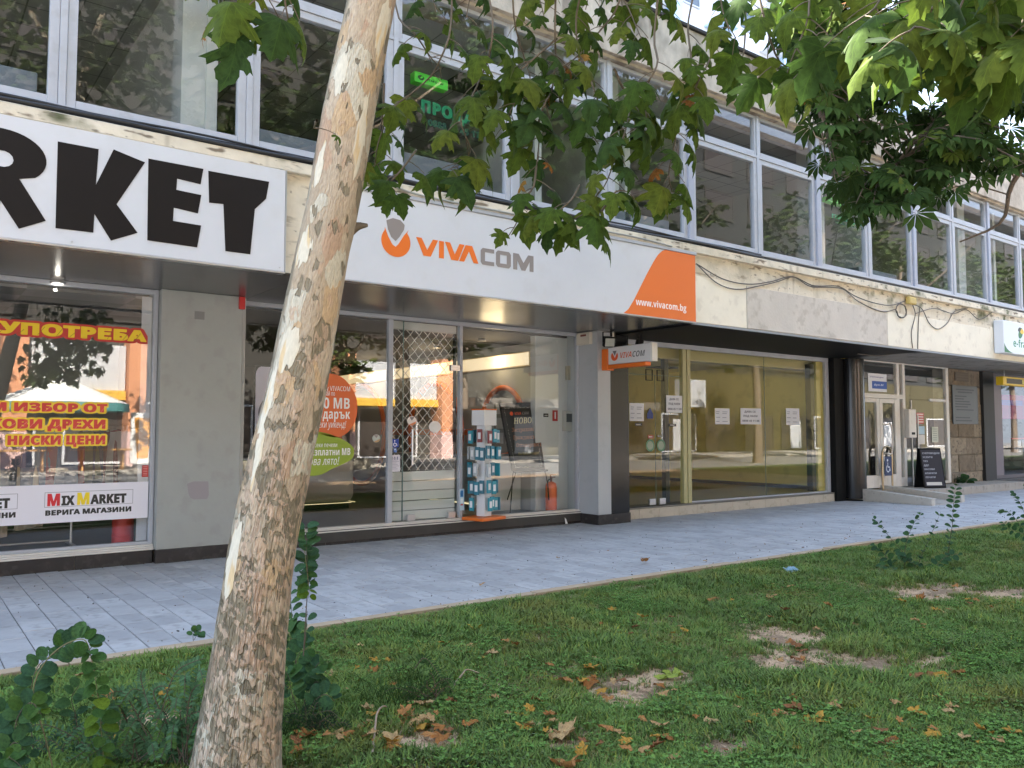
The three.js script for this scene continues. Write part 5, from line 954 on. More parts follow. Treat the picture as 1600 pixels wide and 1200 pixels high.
{
  const C = [[365, 1300], [371, 1200], [381, 1100], [393, 1000], [412, 850], [437, 720], [465, 600], [484, 500], [503, 400], [524, 300], [541, 200], [561, 100], [581, 0], [607, -130], [640, -290], [665, -420]].map(([x, y]) => onZ(x, y, 7.02));
  C[0].y = -0.12;
  const wid = [[0, 0.2], [0.055, 0.172], [0.15, 0.147], [0.23, 0.138], [0.37, 0.127], [0.48, 0.12], [0.6, 0.119], [0.73, 0.111], [1, 0.098]];
  const rad = (t) => { for (let i = 1; i < wid.length; i++) if (t <= wid[i][0]) { const k = (t - wid[i - 1][0]) / (wid[i][0] - wid[i - 1][0]); return wid[i - 1][1] + (wid[i][1] - wid[i - 1][1]) * k; } return 0.095; };
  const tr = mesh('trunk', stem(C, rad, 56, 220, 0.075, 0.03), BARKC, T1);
  const kn = onZ(553, 356, 7.02);
  mesh('branch_stub', [tube([kn.clone().add(V(-0.05, -0.035, 0.02)), kn.clone().add(V(0.0, 0.0, 0.03)), kn.clone().add(V(0.05, 0.012, 0.04))], 0.034, 0.008, 8), tube([kn.clone().add(V(0.01, 0.0, 0.03)), kn.clone().add(V(0.02, 0.02, 0.035))], 0.012, 0.006, 6)], twigM, tr);
  const top = C[C.length - 1], fork = C[C.length - 2];
  const limb = (pts, r0, r1) => mesh('limb', tube(pts, r0, r1, 12), BARKC.clone(), T1);
  limb([fork, V(2.9, 5.3, 6.2), V(4.4, 5.8, 5.6), V(6.2, 6.6, 5.2), V(7.6, 7.8, 5.3)], 0.07, 0.02);
  limb([top, V(2.6, 6.2, 7.4), V(3.2, 6.6, 8.3), V(3.9, 6.9, 9.2)], 0.07, 0.02);
  limb([top, V(1.9, 6.4, 6.4), V(1.2, 7.6, 6.0), V(0.4, 8.8, 6.2)], 0.06, 0.02);
  limb([top, V(2.2, 7.2, 7.1), V(2.5, 8.6, 6.8), V(2.8, 10.0, 6.9)], 0.08, 0.02);
  limb([fork, V(1.3, 5.0, 7.4), V(0.6, 5.3, 8.0), V(-0.3, 5.9, 8.2)], 0.045, 0.015);
  limb([V(2.6, 6.2, 7.4), V(3.4, 5.0, 8.2), V(4.0, 4.6, 8.6), V(4.6, 4.4, 8.6)], 0.04, 0.014);
  // hanging twigs with their leaves: points (survey), depth, leaf count, leaf size
  const W = [
    [[[690, -260], [705, -40], [703, 50], [690, 95], [672, 135], [640, 170], [612, 200], [592, 250], [585, 290]], 4.2, 11, 0.18],
    [[[610, -200], [620, 20], [650, 55], [672, 95], [690, 120]], 4.3, 5, 0.16],
    [[[850, -240], [868, -40], [867, 50], [868, 105], [862, 160], [850, 190], [843, 215], [842, 255], [838, 290], [832, 325], [812, 345]], 4.3, 17, 0.19],
    [[[838, 290], [832, 325], [812, 345], [808, 375], [795, 398]], 4.3, 2, 0.1],
    [[[1000, -150], [965, 10], [940, 45], [905, 92], [868, 125], [840, 150]], 4.4, 9, 0.18],
    [[[1030, -240], [1030, -30], [1022, 60], [1027, 110], [1015, 140], [990, 165], [985, 195], [976, 238], [962, 275], [945, 320], [920, 350], [906, 385]], 4.2, 19, 0.19],
    [[[1100, -220], [1085, -20], [1075, 40], [1080, 110], [1075, 160], [1060, 200], [1055, 250], [1045, 300], [1050, 330]], 4.4, 17, 0.19],
    [[[740, -250], [760, -30], [770, 40], [765, 90], [750, 140], [735, 180], [720, 220], [735, 265], [722, 285], [700, 295]], 4.2, 17, 0.19],
    [[[650, 235], [630, 262], [612, 282], [606, 290]], 4.15, 4, 0.16],
    [[[790, -240], [800, -30], [805, 40], [820, 100], [828, 150], [800, 195], [790, 225]], 4.3, 13, 0.18],
    [[[900, -240], [910, -30], [900, 30], [905, 90], [925, 150], [935, 190], [920, 230], [935, 255]], 4.3, 14, 0.18],
    [[[960, 120], [975, 160], [1000, 180], [1010, 215], [1000, 235]], 4.2, 6, 0.18],
    [[[960, -240], [960, -40], [985, 20], [1002, 60]], 4.4, 7, 0.18],
    [[[650, -230], [665, -60], [682, 20]], 4.3, 6, 0.17], [[[720, -230], [740, -50], [728, 30]], 4.4, 6, 0.17], [[[820, -200], [832, -50], [850, 25]], 4.4, 7, 0.18], [[[915, -200], [930, -60], [915, 15]], 4.5, 7, 0.18], [[[1000, -200], [1012, -50], [1040, 25]], 4.5, 7, 0.18],
    [[[1110, -200], [1120, -60], [1130, 20], [1150, 60]], 4.0, 8, 0.19], [[[1170, -200], [1180, -60], [1192, 25]], 3.6, 7, 0.19],
    [[[1160, -100], [1165, 40], [1158, 100], [1150, 112]], 4.2, 3, 0.18],
    [[[905, 290], [890, 315], [872, 330], [860, 335]], 4.2, 5, 0.19],
    [[[940, 330], [962, 300], [985, 300]], 4.2, 3, 0.15],
    [[[600, 130], [598, 180], [590, 230], [600, 262]], 4.3, 5, 0.15],
    [[[495, 188], [490, 200]], 3.36, 1, 0.06],
    [[[440, -260], [422, -80], [415, -20], [385, 12]], 2.75, 8, 0.175], [[[450, -260], [442, -60], [445, 0], [452, 40]], 2.8, 5, 0.165], [[[400, -200], [380, -60], [352, -5], [345, 25]], 2.85, 5, 0.16],
    [[[1520, -320], [1500, -120], [1480, -20], [1445, 25], [1420, 50]], 2.3, 10, 0.19], [[[1600, -260], [1590, -60], [1560, 15], [1525, 50]], 2.3, 11, 0.19], [[[1660, -200], [1645, 0], [1605, 55]], 2.2, 8, 0.19], [[[1420, -280], [1400, -80], [1372, 5], [1335, 35]], 2.8, 8, 0.19],
    [[[1280, -260], [1262, -60], [1262, 30], [1240, 85]], 3.1, 9, 0.19], [[[1200, -200], [1180, -60], [1200, 50], [1222, 100], [1248, 105]], 3.3, 7, 0.19], [[[1400, 15], [1330, 60], [1285, 95], [1250, 110]], 3.0, 6, 0.19], [[[1350, -260], [1320, -60], [1300, 20], [1290, 60]], 3.2, 7, 0.18], [[[1560, -280], [1540, -100], [1505, 0], [1470, 70]], 2.6, 8, 0.19], [[[1650, -240], [1625, -40], [1590, 50], [1560, 85]], 2.5, 8, 0.19], [[[1450, -260], [1440, -80], [1425, 0], [1400, 60]], 2.5, 7, 0.19],
    [[[1120, 40], [1110, 90], [1090, 130], [1085, 150]], 4.3, 5, 0.17], [[[870, 60], [830, 95], [800, 120], [775, 130]], 4.3, 7, 0.18],
  ];
  const r = rng(101), m4 = new THREE.Matrix4(); let nLeaf = 0;
  W.forEach(([px, d, n, s], wi) => {
    const pts = px.map(([x, y], i) => at(x, y > 60 && d > 3.9 && px.length > 4 ? y - 30 * Math.min(1, (y - 60) / 150) : y, d + 0.1 * Math.sin(i * 1.7 + wi)));
    const geos = [tube(pts, 0.0065, 0.0025, 6)];
    const c = pts.length > 2 ? new THREE.CatmullRomCurve3(pts) : new THREE.LineCurve3(pts[0], pts[1]);
    const start = pts.length > 4 ? 0.25 : pts.length > 2 ? 0.12 : 0.8, put = [];
    for (let i = 0; i < n; i++) {
      const t = Math.min(1, start + (1 - start) * (i + 0.35 + 0.5 * r()) / n), P = c.getPoint(t), T = c.getTangent(t);
      const an = i * 2.4 + r() * 1.3, side = V(Math.cos(an), 0, Math.sin(an)), pet = side.clone().multiplyScalar(0.06 + 0.05 * r()).addScaledVector(T, 0.03).add(V(0, -0.015 - 0.05 * r(), 0));
      const Q = P.clone().add(pet); geos.push(tube([P, P.clone().addScaledVector(pet, 0.5).add(V(0, 0.008, 0)), Q], 0.0028, 0.0018, 4, 4));
      const tip = side.clone().multiplyScalar(0.35 + 0.4 * r()).add(V(0, -0.75 - 0.3 * r(), 0)), up = side.clone().multiplyScalar(0.6).add(V(rr(-0.45, 0.45, r), 0.85 * r() + 0.1, 0.30 + 0.5 * r()));
      put.push([Q, tip, up, s * rr(0.66, 1.05, r), r()]);
    }
    const br = mesh('twig', geos, twigM, T1);
    for (const [Q, tip, up, sc, k] of put) {
      const ctr = Q.clone().addScaledVector(tip.clone().normalize(), sc * 0.5).sub(EYE), cu = 800 + 1280 * ctr.dot(RIGHT) / ctr.dot(FWD), cv = 600 - 1280 * ctr.dot(UPV) / ctr.dot(FWD);
      if (cu > 628 && cu < 722 && cv > 88 && cv < 156) continue; // a gap in the leaves
      const dry = r() < 0.04;
      const q = mesh('leaf', LEAF[Math.floor(r() * 6)], dry ? BROWN[Math.floor(r() * 2)] : GREEN[Math.floor(k * 4.99)], br);
      leafAt(m4, Q, tip, up, dry ? sc * 0.5 : sc); m4.decompose(q.position, q.quaternion, q.scale); nLeaf++;
    }
  });
  console.log('plane leaves', nLeaf);
  // the rest of the crown, above the frame
  const N = 3200, im = new THREE.InstancedMesh(planeLeaf(9, 0.3), leafMat([1, 1, 1]), N), col = new THREE.Color(), cl = [];
  for (let i = 0; i < 95; i++) { let x, y, z; do { x = rr(-3.6, 8.2, r); y = rr(6.4, 12.5, r); z = rr(3.2, 13.5, r); } while (Math.pow((x - 2.4) / 6, 2) + Math.pow((y - 9.2) / 3.4, 2) + Math.pow((z - 8) / 5.6, 2) > 1); cl.push([x, y, z]); }
  for (let i = 0; i < N; i++) {
    const [x, y, z] = cl[i % 95], q = V(x + (r() + r() - 1) * 1.15, y + (r() + r() - 1) * 0.65, z + (r() + r() - 1) * 1.15), an = r() * 6.28, s = V(Math.cos(an), 0, Math.sin(an));
    im.setMatrixAt(i, leafAt(m4, q, s.clone().multiplyScalar(0.8).add(V(0, -0.6, 0)), s.clone().multiplyScalar(0.3).add(V(0, 0.9, rr(-0.4, 0.4, r))), rr(0.15, 0.24, r)));
    const k = rr(0.75, 1.35, r); im.setColorAt(i, col.setRGB(0.08 * k, 0.12 * k, 0.022 * k));
  }
  im.name = 'foliage'; im.castShadow = im.receiveShadow = true; tag(im, null, null, null, 'stuff'); T1.add(im);
}
// ---------------------------------------------------------------- dark chestnut tree at the edge
function palmate(seed, fold = 0.25, n = 6) { // leaf of five to seven narrow leaflets
  const r = rng(seed), pos = [], idx = [];
  for (let k = 0; k < n; k++) {
    const a = (k / (n - 1) - 0.5) * 3.3, L = 0.62 + 0.38 * Math.cos(a * 0.75), w = L * 0.185, o = pos.length / 3, ca = Math.sin(a), sa = Math.cos(a);
    const P = (x, y, z) => pos.push(ca * y + sa * x, sa * y - ca * x, z);
    P(0, 0.03, 0); P(-w * 0.5, L * 0.4, fold * 0.12 - 0.1 * L * 0.3); P(0, L * 0.45, -0.05 * L); P(w * 0.5, L * 0.4, fold * 0.12 - 0.1 * L * 0.3); P(-w, L * 0.7, -0.08 * L + fold * 0.1); P(0, L * 0.72, -0.16 * L); P(w, L * 0.7, -0.08 * L + fold * 0.1); P(0, L, -0.38 * L * (0.7 + 0.6 * r()));
    for (const t of [[0, 2, 1], [0, 3, 2], [1, 2, 4], [2, 5, 4], [2, 3, 6], [2, 6, 5], [4, 5, 7], [5, 6, 7]]) idx.push(...t.map((q) => q + o));
  }
  const g = new THREE.BufferGeometry();
  g.setAttribute('position', new THREE.Float32BufferAttribute(pos, 3)); g.setIndex(idx); g.computeVertexNormals();
  g.setAttribute('uv', new THREE.Float32BufferAttribute(new Float32Array(pos.length / 3 * 2).fill(0.3), 2));
  return g;
}
{
  const T2 = thing('chestnut_tree', 'dark green chestnut tree reaching in before the upper windows', 'tree', [0, 0, 0]);
  const r = rng(202), m4 = new THREE.Matrix4(), bark = mat(wear([0.14, 0.11, 0.085], 0.3, [0.05, 0.045, 0.04], 0.6, 0.6, 90), 0.9, { bumpMap: fineBump, bumpScale: 0.02 });
  const base = V(11.2, 0, 8.9);
  mesh('trunk', stem([V(11.2, -0.1, 8.9), V(11.15, 1.5, 8.85), V(11.05, 3.2, 8.7), V(10.9, 5, 8.6), V(10.8, 7.5, 8.5)], (t) => 0.24 - 0.11 * t, 24, 50, 0.08, 0.04), bark, T2);
  const limbs = [[V(11.05, 3.4, 8.7), at(1720, 60, 8.2), at(1610, 110, 7.9), at(1520, 150, 7.7), at(1430, 220, 7.5), at(1370, 300, 7.4)], [V(10.95, 4.4, 8.65), at(1690, -60, 7.6), at(1560, -10, 7.3), at(1420, 40, 7.0), at(1310, 90, 6.9), at(1260, 150, 6.9)], [V(11.08, 3.0, 8.72), at(1740, 180, 8.4), at(1640, 220, 8.3), at(1580, 290, 8.3), at(1566, 345, 8.3), at(1500, 378, 8.3)], [V(10.9, 5, 8.6), at(1600, -160, 7.0), at(1450, -140, 6.6), at(1300, -60, 6.4), at(1220, 10, 6.4)], [V(11.0, 4, 8.7), at(1700, 20, 8.2), at(1600, 60, 8.2), at(1500, 90, 8.3), at(1440, 130, 8.3)]];
  limbs.forEach((p, i) => mesh('limb', tube(p, 0.05, 0.008, 7), bark, T2));
  const poly2 = [[1185, -60], [1215, 70], [1250, 150], [1262, 235], [1300, 285], [1335, 350], [1375, 368], [1418, 340], [1452, 305], [1475, 335], [1508, 325], [1540, 285], [1580, 270], [1680, 250], [1700, -60]];
  const inside = (x, y) => { let k = false; for (let i = 0, j = poly2.length - 1; i < poly2.length; j = i++) { const [a, b] = poly2[i], [c, d] = poly2[j]; if ((b > y) !== (d > y) && x < (c - a) * (y - b) / (d - b) + a) k = !k; } return k; };
  const curves = limbs.map((p) => new THREE.CatmullRomCurve3(p));
  const L = [palmate(1), palmate(2, 0.4, 7), palmate(3, 0.15, 5)], DG = [[0.05, 0.098, 0.024], [0.034, 0.068, 0.02], [0.075, 0.13, 0.026], [0.11, 0.165, 0.03]].map((c) => { const m = leafMat(c, 0.42); m.map = null; return m; });
  let n = 0; const rest = [];
  const twigs = [];
  for (let k = 0; k < 400; k++) {
    let x, y; do { x = rr(1185, 1690, r); y = rr(-60, 370, r); } while (!inside(x, y));
    const open = noise(x / 75, y / 60, 4.2); if (open > 0.16 || (x < 1300 && open > 0.1)) continue;
    const d = rr(6.6, 8.6, r), E = at(x, y, d);
    let best = null, bd = 1e9; for (const c of curves) for (let t = 0.25; t <= 1; t += 0.08) { const q = c.getPoint(t), dd = q.distanceTo(E) + Math.max(0, E.y - q.y) * 0.8; if (dd < bd) { bd = dd; best = q; } }
    const mid = best.clone().lerp(E, 0.55).add(V(0, 0.12, 0)), g = [tube([best, mid, E], 0.009, 0.004, 5, 7)], c = new THREE.CatmullRomCurve3([best, mid, E]), put = [];
    const m = 5;
    for (let i = 0; i < m; i++) { const t = 0.45 + 0.55 * (i + r()) / m, P = c.getPoint(Math.min(1, t)), an = r() * 6.28, s = V(Math.cos(an), 0, Math.sin(an)), Q = P.clone().addScaledVector(s, 0.09).add(V(0, -0.02, 0)); g.push(tube([P, Q], 0.003, 0.002, 3, 2)); put.push([Q, s.multiplyScalar(0.8).add(V(0, -0.45, 0)), V(rr(-0.9, 0.9, r), 0.8, rr(-0.6, 0.8, r)), rr(0.12, 0.2, r)]); }
    if (n < 296) { const tw = mesh('twig', g, bark, T2); for (const [Q, tip, up, s] of put) { const l = mesh('leaf', L[Math.floor(r() * 3)], DG[Math.floor(Math.pow(r(), 1.4) * 3.99)], tw); leafAt(m4, Q, tip, up, s); m4.decompose(l.position, l.quaternion, l.scale); n++; } } else { twigs.push(...g); rest.push(...put); }
  }
  if (twigs.length) mesh('twig', twigs, bark, T2);
  const extra = 2600; // crown out of the picture
  const im = new THREE.InstancedMesh(L[1], (() => { const m = leafMat([1, 1, 1], 0.3); m.map = null; return m; })(), rest.length + extra), col = new THREE.Color();
  rest.forEach((p, i) => im.setMatrixAt(i, leafAt(m4, ...p)));
  for (let i = 0; i < extra; i++) { let x, y, z; do { x = rr(7, 16, r); y = rr(5.9, 11.5, r); z = rr(4.5, 12.5, r); } while (Math.pow((x - 11) / 4.6, 2) + Math.pow((y - 8.5) / 3, 2) + Math.pow((z - 8.6) / 4.2, 2) > 1 || (x < 9.5 && y < 7.6 && z < 7)); const an = r() * 6.28; im.setMatrixAt(rest.length + i, leafAt(m4, V(x, y, z), V(Math.cos(an), -0.5, Math.sin(an)), V(rr(-0.5, 0.5, r), 1, rr(-0.5, 0.5, r)), rr(0.18, 0.3, r))); }
  for (let i = 0; i < rest.length + extra; i++) { const k = rr(0.6, 1.9, r); im.setColorAt(i, col.setRGB(0.036 * k, 0.07 * k, 0.019 * k)); }
  im.name = 'foliage'; im.castShadow = im.receiveShadow = true; tag(im, null, null, null, 'stuff'); T2.add(im);
  console.log('chestnut', n, rest.length);
}
// ---------------------------------------------------------------- lawn
const bareSpots = [[3.5, 6.98, 0.5, 0.36], [3.9, 6.95, 0.4, 0.3], [5.35, 6.75, 0.55, 0.5], [4.85, 7.2, 0.55, 0.42], [5.1, 7.5, 0.4, 0.34], [8.0, 6.55, 1.1, 0.55], [8.4, 7.1, 1.0, 0.5], [2.15, 6.95, 0.3, 0.25], [2.7, 7.35, 0.35, 0.2], [1.35, 7.0, 0.45, 0.32], [1.9, 7.4, 0.3, 0.3], [5.1, 4.62, 0.35, 0.1], [6.0, 4.7, 0.5, 0.14], [1.2, 5.8, 0.5, 0.2], [3.3, 7.9, 0.3, 0.16], [5.6, 7.75, 0.4, 0.12]];
function bare(x, z) {
  let b = 0; const w = fbm(x * 2.3, z * 2.3, 0.7, 3) * 0.55;
  for (const [cx, cz, rx, rz] of bareSpots) b = Math.max(b, 1 - Math.hypot((x - cx) / rx, (z - cz) / rz) + w);
  b = sstep(0.0, 0.75, b + 0.35 * noise(x * 8, z * 8, 5) + 0.2 * noise(x * 23, z * 23, 5));
  return Math.max(b, sstep(0.15, 0.0, z - KERB1 + 0.12 * noise(x * 2.2, 4, 1)) * 0.7);
}
const groundY = (x, z) => 0.022 + 0.03 * fbm(x * 0.7, z * 0.7, 2, 3) + 0.012 * noise(x * 4, z * 4) - 0.02 * bare(x, z) + 0.012 * sstep(4.3, 6, z) - 0.035 * sstep(4.75, KERB1, z);
{
  const nx = 360, nz = 140, x0 = -5, x1 = 26, z0 = KERB1, z1 = 12.6, pos = [], uv = [], idx = [];
  for (let j = 0; j <= nz; j++) for (let i = 0; i <= nx; i++) { const x = x0 + (x1 - x0) * i / nx, z = z0 + (z1 - z0) * Math.pow(j / nz, 1.2); pos.push(x, Math.max(j ? -1 : -0.1, groundY(x, z)), z); uv.push(x, z); }
  for (let j = 0; j < nz; j++) for (let i = 0; i < nx; i++) { const a = j * (nx + 1) + i, b = a + nx + 1; idx.push(a, b, a + 1, b, b + 1, a + 1); }
  const g = new THREE.BufferGeometry();
  g.setAttribute('position', new THREE.Float32BufferAttribute(pos, 3)); g.setAttribute('uv', new THREE.Float32BufferAttribute(uv, 2)); g.setIndex(idx); g.computeVertexNormals();
  const S = dataTex(1024, 1024, (u, v) => { const n = pfbm(u, v, 9, 2), f = pfbm(u, v, 90, 6), q = R(); let c = mix3([0.23, 0.15, 0.088], [0.50, 0.335, 0.205], sstep(-0.2, 0.25, n + f * 0.8)); c = c.map((k) => k * (0.85 + 0.3 * q)); if (q > 0.985) c = [0.45, 0.4, 0.33]; return c; }, true, 1.7);
  const bmp = dataTex(512, 512, (u, v) => { const k = 0.5 + 0.5 * pfbm(u, v, 60, 8) + 0.25 * (R() - 0.5); return [k, k, k]; }, false, 0.8);
  tag(mesh('lawn', g, mat(S, 0.95, { bumpMap: bmp, bumpScale: 0.012 })), 'lawn soil with bare sandy patches beside the footway', 'lawn', null, 'structure');
  tag(mesh('lawn_edge', bx(26, 60, -0.1, 0.05, KERB1, 12.6), mat([0.05, 0.08, 0.025], 0.95)), 'far end of the lawn', 'lawn', null, 'structure');
  // grass: tufts of bent blades
  const r = rng(303), tuft = (seed, n, h, spread) => {
    const q = rng(seed), P = [], N = [], I = [];
    for (let b = 0; b < n; b++) {
      const an = q() * 6.28, ox = (q() - 0.5) * spread, oz = (q() - 0.5) * spread, H = h * (0.5 + 0.7 * q()), w = 0.0022 + 0.0018 * q(), ln = 0.25 + 0.7 * q(), dx = Math.cos(an), dz = Math.sin(an), o = P.length / 3;
      for (const [t, k] of [[0, 1], [0.5, 0.85]]) for (const s of [-1, 1]) { P.push(ox + dx * H * ln * t * t * 0.9 - dz * w * s * k, H * t * (1 - 0.18 * ln * t), oz + dz * H * ln * t * t * 0.9 + dx * w * s * k); N.push(-dx * 0.5, 0.8, -dz * 0.5); }
      P.push(ox + dx * H * ln, H * (1 - 0.4 * ln), oz + dz * H * ln); N.push(-dx * 0.2, 0.95, -dz * 0.2);
      I.push(o, o + 1, o + 2, o + 1, o + 3, o + 2, o + 2, o + 3, o + 4);
    }
    const gg = new THREE.BufferGeometry(); gg.setAttribute('position', new THREE.Float32BufferAttribute(P, 3)); gg.setAttribute('normal', new THREE.Float32BufferAttribute(N, 3)); gg.setIndex(I); return gg;
  };
  const gm = new THREE.MeshPhysicalMaterial({ roughness: 0.85, transmission: 0.3, thickness: 0, side: THREE.DoubleSide, specularIntensity: 0.5 });
  const m4 = new THREE.Matrix4(), col = new THREE.Color(), eu = new THREE.Euler(), qt = new THREE.Quaternion(), sc = V(1, 1, 1), pp = V(0, 0, 0);
  const inFrame = (x, z) => { const dx = x - EYE.x, dz = z - EYE.z, k = dx * FWD.x + dz * FWD.z, s = dx * RIGHT.x + dz * RIGHT.z; return k > 2.3 && Math.abs(s) < k * 0.68 + 0.4; };
  const scatter = (name, geo, N, label, zmax, xm, tone, size, dens) => {
    const im = new THREE.InstancedMesh(geo, gm, N); let i = 0, guard = 0;
    while (i < N && guard++ < N * 30) {
      const k = 2.4 + Math.pow(r(), xm) * 22, s = (r() * 2 - 1) * (k * 0.68 + 0.3), x = EYE.x + FWD.x * k / 0.9982 + RIGHT.x * s, z = EYE.z + FWD.z * k / 0.9982 + RIGHT.z * s;
      if (z < KERB1 - 0.035 + 0.08 * Math.max(0, noise(x * 2.2, 4, 1) + 0.35) * (0.4 + r()) || z > zmax || x > 25.5 || x < -4) continue;
      const b = bare(x, z), p = dens(x, z) * (1 - b * 0.985), near = 0.55 + 0.45 * sstep(KERB1, 4.7, z);
      if (r() > p) continue;
      const h = size(x, z) * (0.6 + 0.7 * r()) * (1 - 0.45 * b) * near;
      eu.set(rr(-0.25, 0.25, r), r() * 6.28, rr(-0.25, 0.25, r)); qt.setFromEuler(eu); sc.set(Math.max(0.7, h), h, Math.max(0.7, h));
      im.setMatrixAt(i, m4.compose(pp.set(x, groundY(x, z) - 0.004, z), qt, sc)); tone(x, z, col); im.setColorAt(i, col); i++;
    }
    im.count = i; im.name = name; im.castShadow = im.receiveShadow = true; scene.add(im);
    tag(im, label, name, null, 'stuff'); console.log(name, i);
  };
  scatter('grass', tuft(1, 11, 0.055, 0.06), 120000, 'short green lawn grass between the footway and the viewer', 10.2, 1.15, (x, z, c) => { const k = 0.75 + 0.6 * r() + 0.5 * fbm(x * 0.9, z * 0.9, 3, 2), y = r() < 0.12 ? 1 : 0, d = sstep(0.0, 0.5, fbm(x * 1.3, z * 1.3, 8, 2)); c.setRGB((0.125 + 0.10 * y + 0.08 * d) * k, (0.205 + 0.05 * y) * k, 0.036 * k); }, (x, z) => 0.75 + 0.7 * sstep(-0.2, 0.4, fbm(x * 1.1, z * 1.1, 5, 3)), (x, z) => 0.35 + 0.65 * sstep(-0.32, 0.12, fbm(x * 1.6, z * 1.6, 1.1, 3)));
  const dryG = tuft(3, 7, 0.05, 0.08);
  scatter('dry_grass', dryG, 16000, 'pale dry blades among the lawn grass', 10, 1.1, (x, z, c) => { const k = 0.7 + 0.6 * r(); c.setRGB(0.30 * k, 0.22 * k, 0.09 * k); }, () => 0.8, (x, z) => 0.5 + 6 * bare(x, z));
  const clover = (() => { const P = [], I = []; const q = rng(6); for (let s = 0; s < 5; s++) { const ox = (q() - 0.5) * 0.08, oz = (q() - 0.5) * 0.08, h = 0.02 + 0.03 * q(), a0 = q() * 6; for (let l = 0; l < 3; l++) { const a = a0 + l * 2.09, o = P.length / 3, cx = ox + Math.cos(a) * 0.006, cz = oz + Math.sin(a) * 0.006; P.push(cx, h - 0.002, cz); for (let i = 0; i < 7; i++) { const b = i / 7 * 6.283; P.push(cx + Math.cos(b) * 0.0055, h + 0.003 * Math.cos(b - a), cz + Math.sin(b) * 0.0055); } for (let i = 0; i < 7; i++) I.push(o, o + 1 + (i + 1) % 7, o + 1 + i); } } const g2 = new THREE.BufferGeometry(); g2.setAttribute('position', new THREE.Float32BufferAttribute(P, 3)); g2.setIndex(I); g2.computeVertexNormals(); return g2; })();
  scatter('clover', clover, 12000, 'low clover patches growing in the lawn', 9.6, 1.2, (x, z, c) => { const k = 0.75 + 0.6 * r(); c.setRGB(0.115 * k, 0.22 * k, 0.042 * k); }, () => 1.1, (x, z) => sstep(0.0, 0.22, fbm(x * 1.2 + 7, z * 1.2, 9, 3)) * 0.95 + 0.08);
  {
    const gi = new THREE.InstancedMesh(new THREE.IcosahedronGeometry(0.007, 0), gm, 800); // grit and leaf crumbs trodden onto the pavers
    for (let i = 0; i < 800; i++) { const k = r(), x = rr(-1, 20, r), z = i % 3 ? KERB0 - Math.pow(r(), 2.2) * 2.5 : rr(0.15, 4.1, r), h = rr(0.3, 1.1, r); eu.set(r() * 6, r() * 6, r() * 6); gi.setMatrixAt(i, m4.compose(pp.set(x, 0.003, z), qt.setFromEuler(eu), sc.set(h * rr(1, 2.5, r), h * 0.5, h))); gi.setColorAt(i, k < 0.6 ? col.setRGB(0.07, 0.055, 0.045) : k < 0.8 ? col.setRGB(0.3, 0.17, 0.08) : col.setRGB(0.5, 0.5, 0.48)); }
    gi.name = 'pavement_grit'; scene.add(gi); tag(gi, 'grit and crumbs of leaves trodden onto the pavers', 'grit', null, 'stuff');
  }
  // crumbs, stones and bits of dry leaf on the soil
  const crumb = new THREE.IcosahedronGeometry(0.011, 0).toNonIndexed();
  scatter('soil_crumbs', crumb, 9000, 'small crumbs and stones on the bare soil', 9.8, 1.1, (x, z, c) => { const k = 0.6 + 0.8 * r(); c.setRGB(0.30 * k, 0.205 * k, 0.13 * k); }, () => 0.8, (x, z) => bare(x, z) > 0.3 ? 60 : 0.02);
}
